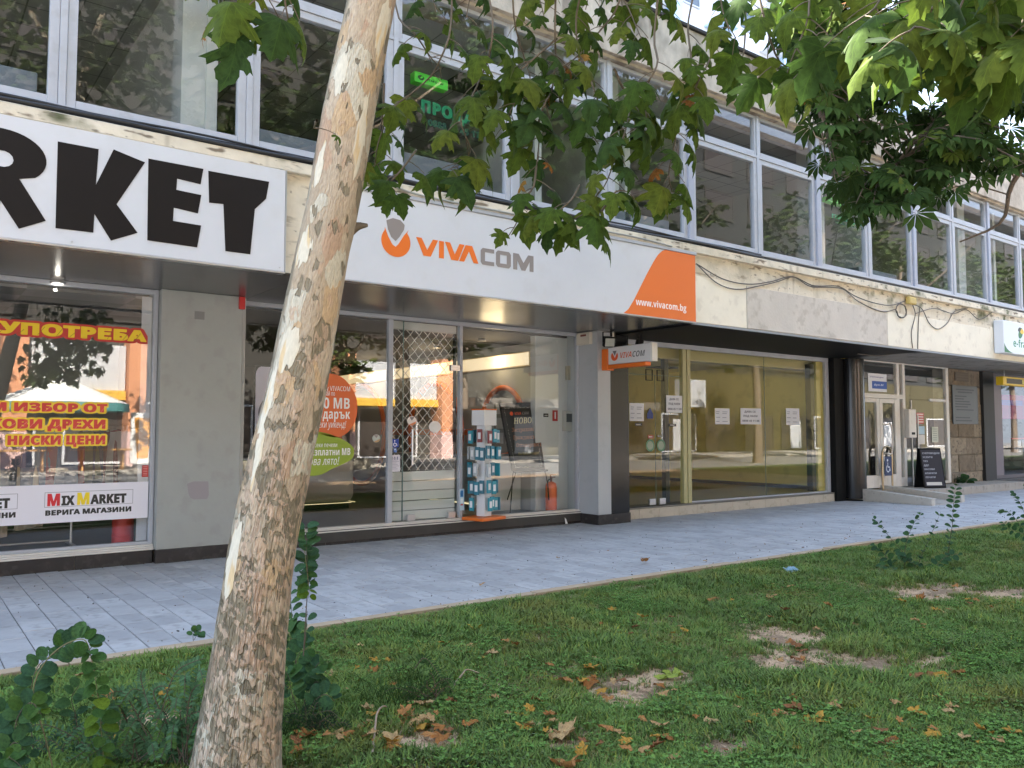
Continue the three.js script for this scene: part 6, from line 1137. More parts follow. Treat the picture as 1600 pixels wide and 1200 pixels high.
// ---------------------------------------------------------------- fallen leaves
{
  const r = rng(404), curled = [11, 12, 13, 14, 15].map((s) => planeLeaf(s, 0.9 + 0.35 * (s - 11)));
  for (const g of curled) { const p = g.attributes.position; for (let i = 0; i < p.count; i++) { const x = p.getX(i), y = p.getY(i); p.setZ(i, Math.min(0.3, (0.2 + 0.25 * (curled.indexOf(g) % 3)) * x * x + 0.25 * (y - 0.4) * (y - 0.4) * (curled.indexOf(g) % 2 ? 1 : -0.6) + 0.07 * Math.sin(x * 9 + y * 6 + curled.indexOf(g)))); p.setX(i, x * (0.62 + 0.08 * curled.indexOf(g))); } g.computeVertexNormals(); }
  const FM = [[0.58, 0.27, 0.10], [0.48, 0.20, 0.065], [0.62, 0.37, 0.17], [0.36, 0.16, 0.075], [0.64, 0.42, 0.21], [0.62, 0.34, 0.07]].map((c) => leafMat(c, 0.2)), YE = leafMat([0.70, 0.50, 0.06], 0.3), GY = leafMat([0.42, 0.50, 0.10], 0.3);
  const lay = (x, z, s, m, label, lift = 0.02, geo = null) => {
    const t = mesh('fallen_leaf', geo || curled[Math.floor(r() * 5)], m);
    t.position.set(x, (z < KERB1 ? 0.0 : groundY(x, z)) + lift, z); t.scale.setScalar(s); t.rotation.set((r() < 0.45 ? 1 : -1) * Math.PI / 2 + rr(-0.3, 0.55, r), r() * 6.28, 0, 'YXZ');
    return tag(t, label, 'leaf', null);
  };
  const spot = (px, py) => { const p = onY(px, py, 0.05); return [p.x, p.z]; };
  // those that stand out
  for (const [px, py, s, m, l] of [[1063, 1052, 0.17, GY, 'large yellow green leaf standing on the bare patch of the lawn'], [745, 985, 0.13, YE, 'narrow yellow leaf lying near the kerb on the lawn'], [1480, 992, 0.11, YE, 'bright yellow leaf on the open lawn'], [1468, 1055, 0.15, FM[5], 'orange yellow leaf pair lying on the lawn beyond the bare patches'], [1262, 1132, 0.14, FM[5], 'yellow brown leaf low on the lawn below the bare patch'], [818, 1120, 0.09, YE, 'small yellow leaf beside a heap of brown leaves'], [872, 1148, 0.15, FM[4], 'broad star shaped tan leaf lying flat on the lawn'], [634, 1116, 0.15, FM[0], 'curled orange brown leaf beside the fallen twig'], [660, 1121, 0.17, FM[2], 'large curled tan leaf next to the orange brown one'], [880, 1195, 0.18, FM[0], 'curled brown leaf at the very bottom of the lawn'], [1434, 942, 0.12, FM[1], 'rust brown leaf at the edge of the shaded bare soil'], [918, 1060, 0.15, FM[1], 'dark orange curled leaf on the bare patch'], [537, 1085, 0.11, FM[2], 'tan leaf beside the bush at the trunk'], [1007, 874, 0.12, FM[0], 'single brown leaf lying on the grey pavers'], [158, 988, 0.07, FM[4], 'small pale leaf on the pavers behind the bush'], [124, 1056, 0.1, FM[2], 'tan leaf on the grass behind the arching stem']])
    lay(...spot(px, py), s, m, l, 0.03);
  const G = 'dry brown leaves scattered on the lawn';
  const pts = [];
  for (const [cx, cy, sx, sy, n, where] of [[620, 1140, 100, 45, 24, 'among the leaves round the bent twig'], [940, 1060, 130, 35, 16, 'on or beside the nearer bare patch'], [840, 1130, 70, 40, 12, 'in the loose heap below the nearer bare patch'], [1000, 1175, 120, 25, 8, 'in the lawn along the bottom of the picture'], [1350, 1130, 150, 50, 8, 'low on the open lawn below the farther bare patch'], [1250, 1030, 70, 40, 8, 'on or beside the farther bare patch'], [700, 1100, 110, 60, 12, 'between the bent twig and the green spray'], [1000, 1150, 160, 50, 12, 'on the clover below the nearer bare patch'], [1250, 1120, 130, 60, 13, 'on the clover below the farther bare patch'], [1450, 1080, 140, 90, 13, 'on the lawn well clear of both bare patches'], [750, 1020, 130, 40, 11, 'in the grass above the green spray'], [1050, 990, 180, 40, 12, 'in the grass between the bare patches and the kerb'], [1350, 960, 180, 40, 14, 'in the grass behind the farther bare patch'], [1500, 940, 90, 25, 9, 'on the shaded bare soil near the sapling bush'], [560, 1040, 60, 40, 6, 'in the grass beside the round leaved bush'], [1150, 930, 160, 20, 7, 'in the thin grass near the kerb'], [470, 1170, 60, 30, 6, 'at the foot of the plane tree trunk'], [200, 1110, 120, 60, 7, 'among the plants beyond the arching stem'], [1530, 1160, 70, 40, 5, 'in the lowest corner of the lawn']]) for (let i = 0; i < n; i++) pts.push([cx + (r() + r() - 1) * sx, cy + (r() + r() - 1) * sy, where]);
  const hue = ['orange brown', 'rust brown', 'tan', 'dark brown', 'pale tan', 'yellow brown'];
  for (const [px, py, where] of pts) { const [x, z] = spot(px, Math.min(py, 1230)); if (z < KERB1 + 0.05) continue; const k = Math.floor(r() * 6); tag(lay(x, z, rr(0.038, 0.10, r), FM[k], `dry ${hue[k]} leaf ${where}`, 0.042), null, null, G); }
  const P = 'dry leaves blown onto the pavers';
  for (const [px, py] of [[870, 866], [750, 908], [1250, 820], [1320, 836], [1255, 850], [950, 855], [1100, 870]]) { const [x, z] = spot(px, py); tag(lay(x, z, rr(0.04, 0.07, r), FM[Math.floor(r() * 4)], 'small dry leaf lying on the grey pavers', 0.012), null, null, P); }
  // litter
  const [bx0, bz0] = spot(1237, 894), li = thing('litter', 'crumpled blue scrap of litter on the grass near the kerb', 'litter', [bx0, groundY(bx0, bz0) + 0.04, bz0]);
  const lg = new THREE.PlaneGeometry(0.2, 0.1, 8, 5); { const p = lg.attributes.position; for (let i = 0; i < p.count; i++) p.setZ(i, 0.03 * noise(p.getX(i) * 25, p.getY(i) * 25)); lg.rotateX(-1.1); lg.computeVertexNormals(); }
  mesh('scrap', lg, mat([0.10, 0.22, 0.28], 0.4, { side: THREE.DoubleSide }), li);
  const pc = onY(872, 818, 0), pa = thing('litter', 'white paper scrap leaning on the dark plinth of the phone shop', 'litter', [pc.x, 0.01, -0.1]);
  mesh('scrap', poly([[0, 0], [0.05, 0], [0.035, 0.08], [0.01, 0.11]], [], 0.002).rotateX(-0.3), M.paper, pa);
  // fallen twigs
  const tw = (label, px, rad) => { const t = thing('fallen_twig', label, 'twig'); mesh('stick', tube(px.map(([x, y, h]) => { const p = onY(x, y, 0.04); p.y = groundY(p.x, p.z) + (h || 0.02); return p; }), rad, rad * 0.5, 6), mat([0.30, 0.22, 0.15], 0.9), t); };
  tw('bent dry twig lying among the brown leaves', [[582, 1180], [586, 1150, 0.05], [590, 1132, 0.07], [600, 1120, 0.06], [610, 1113]], 0.007);
  tw('short forked pale twig on the grass beside the green spray', [[706, 1082], [722, 1070, 0.06], [730, 1064, 0.07], [748, 1064, 0.05]], 0.006);
}
// ---------------------------------------------------------------- bushes
function ovalLeaf(asp = 0.8, fold = 0.18) {
  const pos = [0, 0, 0], idx = [], n = 12;
  for (let i = 0; i < n; i++) { const a = i / n * 6.283, x = Math.sin(a) * 0.5 * asp, y = 0.5 - Math.cos(a) * 0.5; pos.push(x * (1 - 0.15 * y), y, Math.abs(x) * fold - 0.25 * (y - 0.4) * (y - 0.4)); }
  pos.push(0, 0.5, -0.01);
  for (let i = 1; i <= n; i++) idx.push(n + 1, i % n + 1, i);
  const g = new THREE.BufferGeometry(); g.setAttribute('position', new THREE.Float32BufferAttribute(pos, 3)); g.setIndex(idx); g.computeVertexNormals();
  const uv = []; for (let i = 0; i < pos.length; i += 3) uv.push(0.5 + pos[i] * 0.7, 0.1 + pos[i + 1] * 0.8); g.setAttribute('uv', new THREE.Float32BufferAttribute(uv, 2));
  return g;
}
{
  const r = rng(505), m4 = new THREE.Matrix4(), O = [ovalLeaf(0.95), ovalLeaf(0.85, 0.3), ovalLeaf(0.75, 0.1)];
  const DK = [[0.075, 0.165, 0.066], [0.092, 0.19, 0.066], [0.062, 0.14, 0.068]].map((c) => leafMat(c, 0.3)), MD = [[0.075, 0.17, 0.04], [0.095, 0.19, 0.04]].map((c) => leafMat(c, 0.4)), BR = [[0.17, 0.29, 0.035], [0.26, 0.38, 0.035]].map((c) => leafMat(c, 0.5));
  const sm = mat([0.17, 0.15, 0.07], 0.8), dm = mat([0.10, 0.075, 0.05], 0.85);
  // stems: points, leaf size, pairs, first leafy share, tone (0 dark .. 1 bright at the tip)
  const bush = (label, stems, base) => {
    const t = thing('bush', label, 'bush', [0, 0, 0]);
    for (const [pts, s, n, t0, tone, rad] of stems) {
      const c = pts.length > 2 ? new THREE.CatmullRomCurve3(pts) : new THREE.LineCurve3(pts[0], pts[1]), st = mesh('stem', tube(pts, (rad || 0.005) * 0.55, 0.0012, 6, pts.length * 5), tone > 0.9 ? sm : dm, t), tw = r() * 3;
      for (let i = 0; i < n; i++) {
        const u = t0 + (1 - t0) * (i + 0.5) / n, P = c.getPoint(u), T = c.getTangent(u), view = EYE.clone().sub(P).setY(0).normalize();
        const A = T.clone().cross(V(view.x, 0.35, view.z)).normalize(), Bv = A.clone().cross(T), an = tw + i * 0.55 * r() + (i % 2) * 0.4;
        for (const sd of [1, -1]) {
          const out = A.clone().multiplyScalar(Math.cos(an * 0.4) * sd).addScaledVector(Bv, Math.sin(an * 0.4) * sd * 0.6).normalize();
          const tip = out.clone().addScaledVector(T, 0.35).add(V(0, -0.15 + 0.3 * r(), 0)), up = V(view.x * 0.7, 0.75, view.z * 0.7).addScaledVector(out, -0.15).add(V(rr(-0.3, 0.3, r), 0, rr(-0.3, 0.3, r)));
          const k = tone * u + 0.25 * (r() - 0.5), set = k > 0.75 ? BR : k > 0.42 ? MD : DK, l = mesh('leaf', O[Math.floor(r() * 3)], set[Math.floor(r() * set.length)], st);
          leafAt(m4, P.clone().addScaledVector(out, 0.006), tip, up, s * rr(0.75, 1.1, r) * (u > 0.9 ? 0.75 : 1)); m4.decompose(l.position, l.quaternion, l.scale);
        }
      }
    }
    return t;
  };
  const S = (d, ...p) => p.map(([x, y, e], i) => at(x, y, d + (e || 0)));
  bush('leafy bush with an arching bright tipped stem at the lower edge of the lawn', [
    [S(3.55, [95, 1250], [70, 1150], [52, 1080], [70, 1035], [105, 1005], [132, 1000], [142, 1025], [152, 1080], [158, 1140], [163, 1200], [168, 1240]), 0.072, 26, 0.36, 0.95, 0.006],
    [S(3.75, [60, 1230], [50, 1150], [48, 1085], [60, 1040], [90, 1018], [112, 1004]), 0.09, 11, 0.3, 0.3, 0.005],
    [S(3.45, [10, 1260], [20, 1180], [28, 1120], [48, 1098], [66, 1118]), 0.066, 8, 0.25, 0.75, 0.005],
    [S(3.4, [-10, 1260], [2, 1200], [22, 1160], [40, 1175]), 0.08, 6, 0.2, 0.55, 0.005],
    [S(3.5, [-20, 1240], [-10, 1150], [10, 1110], [30, 1140], [46, 1190]), 0.07, 8, 0.2, 0.4, 0.005],
    [S(3.9, [110, 1180], [118, 1120], [112, 1090], [124, 1070]), 0.07, 4, 0.3, 0.2, 0.005],
    [S(3.3, [60, 1290], [55, 1230], [30, 1195], [10, 1180]), 0.08, 6, 0.2, 0.5, 0.005],
  ]);
  bush('bush of round leaves against the plane tree trunk with one tall upright stem', [
    [S(4.3, [474, 1025], [478, 960], [481, 905], [479, 860], [478, 820]), 0.082, 15, 0.42, 0.12, 0.006],
    [S(4.22, [476, 860], [480, 895], [483, 920], [482, 935]), 0.062, 5, 0.1, 1.1, 0.003],
    [S(4.35, [474, 1025], [478, 990], [480, 955]), 0.07, 3, 0.2, 0.1, 0.004],
    [S(4.5, [458, 1010], [456, 960], [452, 920]), 0.07, 5, 0.2, 0.1, 0.004],
    [S(4.4, [470, 1090], [462, 1050], [468, 1020], [486, 1010]), 0.085, 6, 0.2, 0.6, 0.005],
    [S(4.35, [475, 1100], [485, 1060], [500, 1035], [512, 1045]), 0.085, 6, 0.2, 0.6, 0.005],
    [S(4.25, [465, 1110], [455, 1080], [452, 1060], [446, 1048]), 0.08, 5, 0.2, 0.55, 0.005],
    [S(4.2, [480, 1120], [492, 1095], [508, 1085], [522, 1095]), 0.08, 5, 0.2, 0.4, 0.005],
    [S(4.3, [470, 1120], [480, 1085], [495, 1065], [505, 1078]), 0.08, 6, 0.2, 0.35, 0.005],
    [S(4.45, [466, 1060], [455, 1000], [446, 985]), 0.09, 3, 0.3, 0.3, 0.005],
  ]);
  bush('small leafy sapling bush with a tall stem near the kerb before the ramp', [
    [S(9.3, [1478, 900], [1482, 860], [1488, 820], [1490, 785], [1494, 755]), 0.085, 16, 0.12, 0.3, 0.007],
    [S(9.3, [1420, 905], [1415, 870], [1395, 845], [1378, 825], [1364, 808]), 0.075, 8, 0.2, 0.05, 0.006],
    [S(9.2, [1425, 905], [1440, 868], [1455, 835], [1470, 800]), 0.075, 9, 0.15, 0.1, 0.006],
    [S(9.3, [1400, 905], [1392, 880], [1378, 862], [1364, 850]), 0.08, 7, 0.15, 0.05, 0.006],
    [S(9.2, [1415, 905], [1414, 860], [1424, 825], [1440, 800]), 0.075, 8, 0.2, 0.05, 0.006],
    [S(9.1, [1450, 910], [1462, 885], [1478, 870], [1500, 866]), 0.08, 8, 0.1, 0.1, 0.006],
    [S(9.1, [1440, 910], [1430, 885], [1416, 872], [1404, 868]), 0.09, 8, 0.1, 0.05, 0.006],
    [S(9.0, [1430, 915], [1410, 895], [1390, 885], [1372, 884]), 0.09, 7, 0.1, 0.05, 0.006],
    [S(9.0, [1470, 918], [1480, 895], [1496, 888]), 0.09, 6, 0.1, 0.05, 0.006],
  ]);
  bush('young bush by the kerb beyond the sapling, cut by the picture edge', [
    [S(10.4, [1606, 850], [1590, 815], [1575, 800], [1562, 798]), 0.08, 6, 0.2, 0.05, 0.006], [S(10.4, [1620, 850], [1600, 800], [1590, 780], [1580, 770]), 0.08, 6, 0.2, 0.05, 0.006], [S(10.3, [1640, 850], [1615, 790], [1600, 755]), 0.085, 7, 0.2, 0.1, 0.006], [S(10.3, [1630, 850], [1600, 835], [1575, 825], [1566, 815]), 0.075, 6, 0.2, 0.05, 0.006]]);
  bush('tiny seedling growing at the kerb beside the plane tree trunk', [[S(5.2, [302, 1002], [302, 990], [306, 985]), 0.05, 3, 0.3, 0.4, 0.003], [S(5.2, [303, 1000], [308, 992], [314, 984]), 0.05, 2, 0.4, 0.3, 0.003]]);
  bush('low green weed on the landing at the foot of the stone pier', [[S(22.0, [1500, 762], [1498, 752], [1494, 745]), 0.22, 4, 0.1, 0.3, 0.01], [S(22.0, [1505, 762], [1510, 752], [1514, 747]), 0.22, 4, 0.1, 0.3, 0.01], [S(22.0, [1495, 764], [1488, 757], [1484, 756]), 0.2, 3, 0.1, 0.3, 0.01]]);
  // feathery sprays with pairs of tiny leaves
  const tiny = ovalLeaf(0.42, 0.2);
  const spray = (label, list, d0, tone) => {
    const t = thing('shrub', label, 'shrub', [0, 0, 0]), G = [[], [], []], st = [];
    for (const [pts, s, n] of list) {
      const P3 = pts.map(([x, y, e]) => at(x, y, d0 + (e || 0))), c = new THREE.CatmullRomCurve3(P3); st.push(tube(P3, 0.003, 0.0012, 5, 14));
      for (let i = 0; i < n; i++) { const u = 0.1 + 0.9 * (i + 0.5) / n, P = c.getPoint(u), T = c.getTangent(u), view = EYE.clone().sub(P).normalize(), A = T.clone().cross(view).normalize(); for (const sd of [1, -1]) { const tip = A.clone().multiplyScalar(sd).addScaledVector(T, 0.55), g = tiny.clone().applyMatrix4(leafAt(m4, P.clone(), tip, view.clone().add(V(rr(-0.5, 0.5, r), 0.6, rr(-0.5, 0.5, r))), s * rr(0.8, 1.15, r) * (1 - 0.35 * u))); G[u > 0.85 && r() < 0.7 ? 2 : Math.floor(r() * 2)].push(g); } }
    }
    mesh('stem', st, dm, t);
    G.forEach((g, i) => { if (g.length) tag(mesh('foliage', g, [leafMat(tone.map((q) => q * 0.7), 0.35), leafMat(tone, 0.4), leafMat([0.16, 0.30, 0.08], 0.45)][i], t), null, null, null, 'stuff'); });
  };
  const fan = []; const F = rng(61);
  for (let k = 0; k < 34; k++) { const bx2 = 200 + F() * 110, by = 1190 + F() * 60, a = -1.57 + (F() - 0.5) * 2.3, L = 80 + F() * 130; fan.push([[[bx2, by], [bx2 + Math.cos(a) * L * 0.5, by + Math.sin(a) * L * 0.62, 0.05], [bx2 + Math.cos(a) * L * 0.95, by + Math.sin(a) * L * 0.86, 0.0], [bx2 + Math.cos(a) * L * 1.3, by + Math.sin(a) * L * 0.78 + 18, -0.05]], 0.036, 22]); }
  spray('feathery shrub of small paired leaves growing left against the plane tree trunk', fan.concat([[[[250, 1120], [275, 1050], [300, 1035], [322, 1028]], 0.03, 22], [[[250, 1150], [225, 1080], [220, 1055], [224, 1045]], 0.028, 18], [[[290, 1130], [300, 1080], [312, 1070], [322, 1090]], 0.03, 20], [[[230, 1150], [205, 1100], [190, 1080], [183, 1082]], 0.03, 18], [[[260, 1130], [240, 1080], [255, 1072], [270, 1110]], 0.03, 20]]), 3.65, [0.19, 0.37, 0.19]);
  const fan2 = []; for (let k = 0; k < 26; k++) { const bx2 = 60 + F() * 120, by = 1215 + F() * 50, a = -1.57 + (F() - 0.5) * 2.0, L = 60 + F() * 90; fan2.push([[[bx2, by], [bx2 + Math.cos(a) * L * 0.5, by + Math.sin(a) * L * 0.6], [bx2 + Math.cos(a) * L, by + Math.sin(a) * L * 0.85], [bx2 + Math.cos(a) * L * 1.3, by + Math.sin(a) * L * 0.8 + 14]], 0.028, 18]); }
  spray('dark feathery undergrowth shrub at the lower corner behind the arching stem', fan2, 3.75, [0.11, 0.22, 0.12]);
  const fan3 = []; for (let k = 0; k < 12; k++) { const bx2 = 655 + F() * 30, by = 1085 + F() * 20, a = -1.57 + (F() - 0.6) * 2.2, L = 30 + F() * 40; fan3.push([[[bx2, by], [bx2 + Math.cos(a) * L * 0.5, by + Math.sin(a) * L * 0.62], [bx2 + Math.cos(a) * L, by + Math.sin(a) * L * 0.8], [bx2 + Math.cos(a) * L * 1.3, by + Math.sin(a) * L * 0.7 + 8]], 0.026, 12]); }
  spray('low spray shrub in the middle of the lawn edge with one light green frond', fan3.concat([[[[648, 1045], [662, 1028], [678, 1042], [690, 1062], [706, 1080]], 0.034, 20]]), 4.55, [0.09, 0.18, 0.06]);
  const fan4 = []; for (let k = 0; k < 16; k++) { const bx2 = 455 + F() * 50, by = 1150 + F() * 20, a = -1.57 + (F() - 0.5) * 2.2, L = 35 + F() * 45; fan4.push([[[bx2, by], [bx2 + Math.cos(a) * L * 0.5, by + Math.sin(a) * L * 0.62], [bx2 + Math.cos(a) * L, by + Math.sin(a) * L * 0.8], [bx2 + Math.cos(a) * L * 1.3, by + Math.sin(a) * L * 0.7 + 8]], 0.026, 12]); }
  spray('dark feathery shrub below the round leaved bush at the trunk', fan4, 4.1, [0.05, 0.10, 0.05]);
  // longer grass blades standing about the trunk and the shrub
  const bl = []; for (const [cx, cy, d, n, sx] of [[600, 1110, 4.2, 90, 60], [455, 1150, 3.9, 50, 25], [640, 1085, 4.5, 50, 40], [330, 1180, 3.3, 40, 40], [120, 1130, 3.9, 60, 110]]) for (let k = 0; k < n; k++) { const p = onY(cx + (F() + F() - 1) * sx, cy + (F() - 0.5) * 30, 0.03), a = F() * 6.28, h = 0.08 + 0.12 * F(); p.y = groundY(p.x, p.z); bl.push(tube([p, p.clone().add(V(Math.cos(a) * h * 0.2, h * 0.65, Math.sin(a) * h * 0.2)), p.clone().add(V(Math.cos(a) * h * 0.75, h * 0.9, Math.sin(a) * h * 0.75))], 0.0024, 0.0006, 3, 5)); }
  tag(mesh('tall_grass', bl, leafMat([0.06, 0.12, 0.03], 0.3)), 'longer grass blades around the trunk and shrubs', 'grass', null, 'stuff');
}
// ---------------------------------------------------------------- tall block behind the shops
{
  const t = thing('apartment_block', 'tall white and pale blue apartment block rising behind the roof', 'apartment block', [0, 0, 0]);
  const wm = mat(wear([0.78, 0.78, 0.80], 0.03, [0.6, 0.58, 0.56], 0.2, 6, 95), 0.8), bl = mat([0.52, 0.68, 0.80], 0.7), gl = mat([0.10, 0.13, 0.16], 0.1);
  mesh('wall', bx(-16, 62, 0, 31, -34, -20), wm, t);
  mesh('roof', bx(-16.4, 62.4, 31.02, 31.5, -34.4, -19.6), mat([0.4, 0.38, 0.36], 0.9), t);
  for (let i = 0; i < 15; i++) { const x = -13 + i * 5.2; mesh('pilaster', bx(x, x + 0.9, 8, 31, -19.99, -19.5), i % 2 ? bl : wm, t); }
  for (let f = 0; f < 8; f++) for (let i = 5; i < 14; i++) {
    const x = -11.6 + i * 5.2, y = 8.3 + f * 2.85, w = mesh('window', ringBox(x, x + 1.5, y + 0.8, y + 2.2, -19.98, -19.9, 0.07), M.white, t); mesh('pane', sheet(x + 0.07, x + 1.43, y + 0.87, y + 2.13, -19.95), gl, w);
    const b = mesh('balcony', [bx(x + 1.9, x + 3.7, y - 0.12, y, -19.98, -18.9), bx(x + 1.9, x + 3.7, y + 0.96, y + 1.0, -18.95, -18.9)], i % 2 ? bl : wm, t);
    mesh('railing', Array.from({ length: 11 }, (_, k) => bx(x + 1.92 + k * 0.17, x + 1.95 + k * 0.17, y, y + 0.96, -18.94, -18.91)), M.steel, b);
  }
}
// ---------------------------------------------------------------- the far side of the square, seen in the shop windows
{
  const t = thing('opposite_building', 'orange and cream shop building across the square, mirrored in the shop windows', 'building', [0, 0, 0]);
  const om = mat(wear([0.72, 0.32, 0.16], 0.06, [0.4, 0.2, 0.12], 0.3, 4, 97), 0.85), cm = mat(wear([0.06, 0.056, 0.048], 0.08, [0.04, 0.038, 0.032], 0.3, 4, 98), 0.8), ym = mat([0.80, 0.48, 0.06], 0.6), pk = mat([0.75, 0.50, 0.46], 0.8), dk = mat([0.06, 0.05, 0.045], 0.3);
  const Z = 27;
  mesh('wall', bx(-34, 30, 0, 22, Z + 1.5, Z + 9), cm, t); mesh('wall', bx(30.01, 96, 0, 6, Z + 1.5, Z + 9), mat([0.075, 0.064, 0.03], 0.85), t); mesh('wall', bx(30.01, 96, 6.01, 22, Z + 1.5, Z + 9), mat([0.036, 0.038, 0.038], 0.85), t); mesh('roof', bx(-34.5, 96.5, 22.02, 22.6, Z + 0.5, Z + 9.5), dk, t);
  for (const [x, w] of [[3.35, 0.9], [8.0, 0.7], [18.0, 0.8], [24, 0.7], [-3.4, 0.8]]) { mesh('pillar', bx(x, x + w, 1.6, 5.6, Z + 0.3, Z + 1.495), om, t); mesh('pillar_foot', bx(x - 0.02, x + w + 0.02, 0, 1.59, Z + 0.28, Z + 1.495), pk, t); }
  for (const [a, b] of [[4.26, 7.95], [18.82, 23.95]]) mesh('yellow_band', bx(a, b, 2.95, 3.35, Z + 0.6, Z + 1.49), ym, t); for (const [a, b] of [[4.26, 6.1], [6.2, 7.95], [18.82, 21.3], [21.4, 23.95], [44, 46.5]]) mesh('white_band', bx(a, b, 3.36, 5.3, Z + 0.8, Z + 1.49), M.white, t); mesh('canopy', bx(25.5, 40, 3.0, 3.5, Z - 0.8, Z + 1.49), mat([0.2, 0.18, 0.16], 0.8), t);
  for (let i = 0; i < 27; i++) {
    const x = -32 + i * 4.6; 
    const w = mesh('shop_window', ringBox(x + 0.9, x + 4.5, 0.2, 2.9, Z + 1.38, Z + 1.48, 0.1), x > 24 && i % 4 ? cm : M.white, t); mesh('pane', bx(x + 1.0, x + 4.4, 0.3, 2.8, Z + 1.42, Z + 1.44), dk, w); if (i % 3 === 1) mesh('door', bx(x + 2.0, x + 3.4, 0.3, 2.5, Z + 1.3, Z + 1.38), M.white, t);
    for (let f = 0; f < 5; f++) { const u = mesh('window', ringBox(x + 1.2, x + 4.2, 6.4 + f * 3.2, 8.4 + f * 3.2, Z + 1.4, Z + 1.48, 0.1), cm, t); mesh('pane', bx(x + 1.3, x + 4.1, 6.5 + f * 3.2, 8.3 + f * 3.2, Z + 1.44, Z + 1.46), dk, u); }
  }
  tag(mesh('terrace', [bx(-34, 96, 0.021, 0.14, 22.6, Z + 1.4), bx(-34, 96, 0.021, 0.08, 22.2, 22.59)], mat(wear([0.40, 0.37, 0.33], 0.06, [0.3, 0.28, 0.25], 0.3, 3, 99), 0.8)), 'pale paved terrace before the orange building across the square', 'terrace', null, 'structure');
  const p = thing('parasol', 'big white parasol with a teal valance across the square, mirrored in the clothes shop window', 'parasol', [4.9, 0.14, 23.6]);
  mesh('canopy', new THREE.ConeGeometry(2.35, 1.0, 8, 1, true).translate(0, 3.0, 0), mat([0.80, 0.80, 0.78], 0.8, { side: THREE.DoubleSide }), p); mesh('cap', new THREE.ConeGeometry(0.6, 0.32, 8, 1, true).translate(0, 3.55, 0), mat([0.8, 0.8, 0.78], 0.8, { side: THREE.DoubleSide }), p);
  mesh('valance', new THREE.CylinderGeometry(2.35, 2.38, 0.3, 8, 1, true).translate(0, 2.34, 0), mat([0.10, 0.36, 0.36], 0.7, { side: THREE.DoubleSide }), p); mesh('pole', cyl(0.04, 0.04, 3.4, 0, 0, 0), M.steel, p); mesh('base', cyl(0.35, 0.32, 0.12, 0, 0, 0), M.concrete, p);
  const wd = mat(wear([0.52, 0.28, 0.09], 0.12, [0.3, 0.15, 0.05], 0.3, 1, 96), 0.6);
  const tb = (x, z, l) => { const q = thing('wooden_table', l, 'table', [x, 0.14, z]); mesh('table_top', bx(-1.0, 1.0, 0.74, 0.8, -0.4, 0.4, 0.01), wd, q); for (const s of [-0.7, 0.7]) mesh('leg', poly([[-0.28, 0], [0.28, 0], [0.16, 0.36], [0.28, 0.74], [-0.28, 0.74], [-0.16, 0.36]], [], 0.06).rotateY(Math.PI / 2).translate(s, 0, 0), wd, q); };
  tb(3.6, 23.4, 'wooden table under the parasol, farther from the beer poster'); tb(6.3, 23.5, 'wooden table under the parasol beside the beer poster');
  const bd = thing('poster_stand', 'white lit poster stand with an orange glass picture across the square', 'poster', [7.9, 0.14, 24.2]);
  mesh('panel', bx(-0.45, 0.45, 0.2, 2.2, -0.04, 0.04, 0.01), M.paper, bd); mesh('picture', poly([[-0.2, 0.4], [0.2, 0.4], [0.32, 2.0], [-0.32, 2.0]], [], 0.004).rotateY(Math.PI).translate(0, 0, -0.045), mat([0.80, 0.36, 0.04], 0.5), bd); mesh('foot', bx(-0.3, 0.3, 0, 0.19, -0.2, 0.2), M.steel, bd);
  const pots = thing('planter', 'long grey concrete planter bench across the square', 'planter', [12, 0.02, 20.5]); mesh('body', bx(-4, 4, 0, 0.45, -0.4, 0.4, 0.03), M.concrete, pots); mesh('soil', bx(-3.9, 3.9, 0.451, 0.46, -0.3, 0.3), mat([0.05, 0.08, 0.02], 0.9), pots);
  // trees of the square, mirrored too
  const r = rng(707), m4 = new THREE.Matrix4(), col = new THREE.Color(), LF = planeLeaf(20, 0.3), lm = leafMat([1, 1, 1], 0.35);
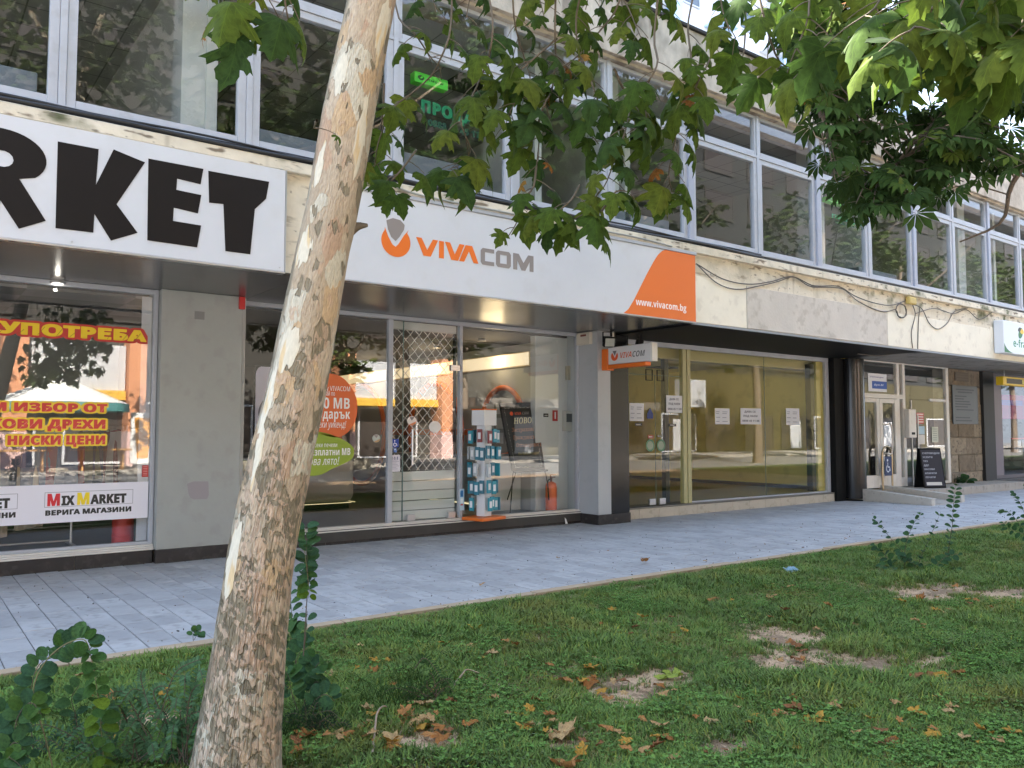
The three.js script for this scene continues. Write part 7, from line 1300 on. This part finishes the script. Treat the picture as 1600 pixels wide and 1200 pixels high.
  const tree = (x, z, h, rad, label, n) => {
    const q = thing('square_tree', label, 'tree', [x, 0, z]), bark = mat(wear([0.22, 0.17, 0.13], 0.25, [0.08, 0.07, 0.06], 0.5, 0.8, 93), 0.9);
    mesh('trunk', stem([V(0, -0.1, 0), V(0.05, h * 0.25, 0), V(0, h * 0.5, 0.1), V(0.1, h * 0.85, 0)], (t) => 0.24 - 0.14 * t, 16, 24, 0.08, 0.04), bark, q);
    for (let i = 0; i < 5; i++) { const a = i * 1.3; mesh('limb', tube([V(0, h * (0.38 + i * 0.06), 0), V(Math.cos(a) * rad * 0.5, h * (0.55 + i * 0.05), Math.sin(a) * rad * 0.5), V(Math.cos(a) * rad * 0.85, h * (0.62 + i * 0.06), Math.sin(a) * rad * 0.85)], 0.09, 0.02, 6), bark, q); }
    const im = new THREE.InstancedMesh(LF, lm, n), cl = []; for (let i = 0; i < 60; i++) { let a, b, c; do { a = rr(-1, 1, r); b = rr(-1, 1, r); c = rr(-1, 1, r); } while (a * a + b * b + c * c > 1); cl.push(V(a * rad, h * 0.68 + b * h * 0.32, c * rad)); }
    for (let i = 0; i < n; i++) { const c = cl[i % 60], an = r() * 6.28, s = V(Math.cos(an), 0, Math.sin(an)), k = rr(0.7, 1.4, r); im.setMatrixAt(i, leafAt(m4, c.clone().add(V((r() + r() - 1) * 0.95, (r() + r() - 1) * 0.7, (r() + r() - 1) * 0.95)), s.clone().add(V(0, -0.6, 0)), s.clone().multiplyScalar(0.3).add(V(0, 1, 0)), rr(0.2, 0.34, r))); im.setColorAt(i, col.setRGB(0.08 * k, 0.13 * k, 0.025 * k)); }
    im.name = 'foliage'; im.castShadow = im.receiveShadow = true; tag(im, null, null, null, 'stuff'); q.add(im);
  };
  tree(17.5, 15.5, 12, 3.4, 'square tree across the lawn opposite the empty shop', 2600);
  tree(9.5, 18.5, 13, 3.6, 'square tree across the lawn opposite the phone shop', 2600);
  tree(-1.5, 19, 13, 3.8, 'square tree across the lawn opposite the clothes shop', 2600);
  tree(26, 18, 13, 3.8, 'square tree across the lawn opposite the white entrance', 2600);
  tree(35, 15, 13, 3.8, 'square tree far along the lawn', 2400);
  tree(46, 17, 14, 4.4, 'square tree farther along the lawn than any other but two', 2400);
  tree(57, 15, 14, 4.6, 'square tree second from the far end of the lawn', 2400);
  tree(70, 17, 14, 4.8, 'square tree at the very far end of the lawn', 2400);
  tree(14.2, 19, 11, 3.0, 'square tree between the two opposite the phone shop and the empty shop', 2200);
}
scene.traverse((o) => { if (o.isMesh) { o.castShadow = true; o.receiveShadow = true; } });
renderer.render(scene, camera);
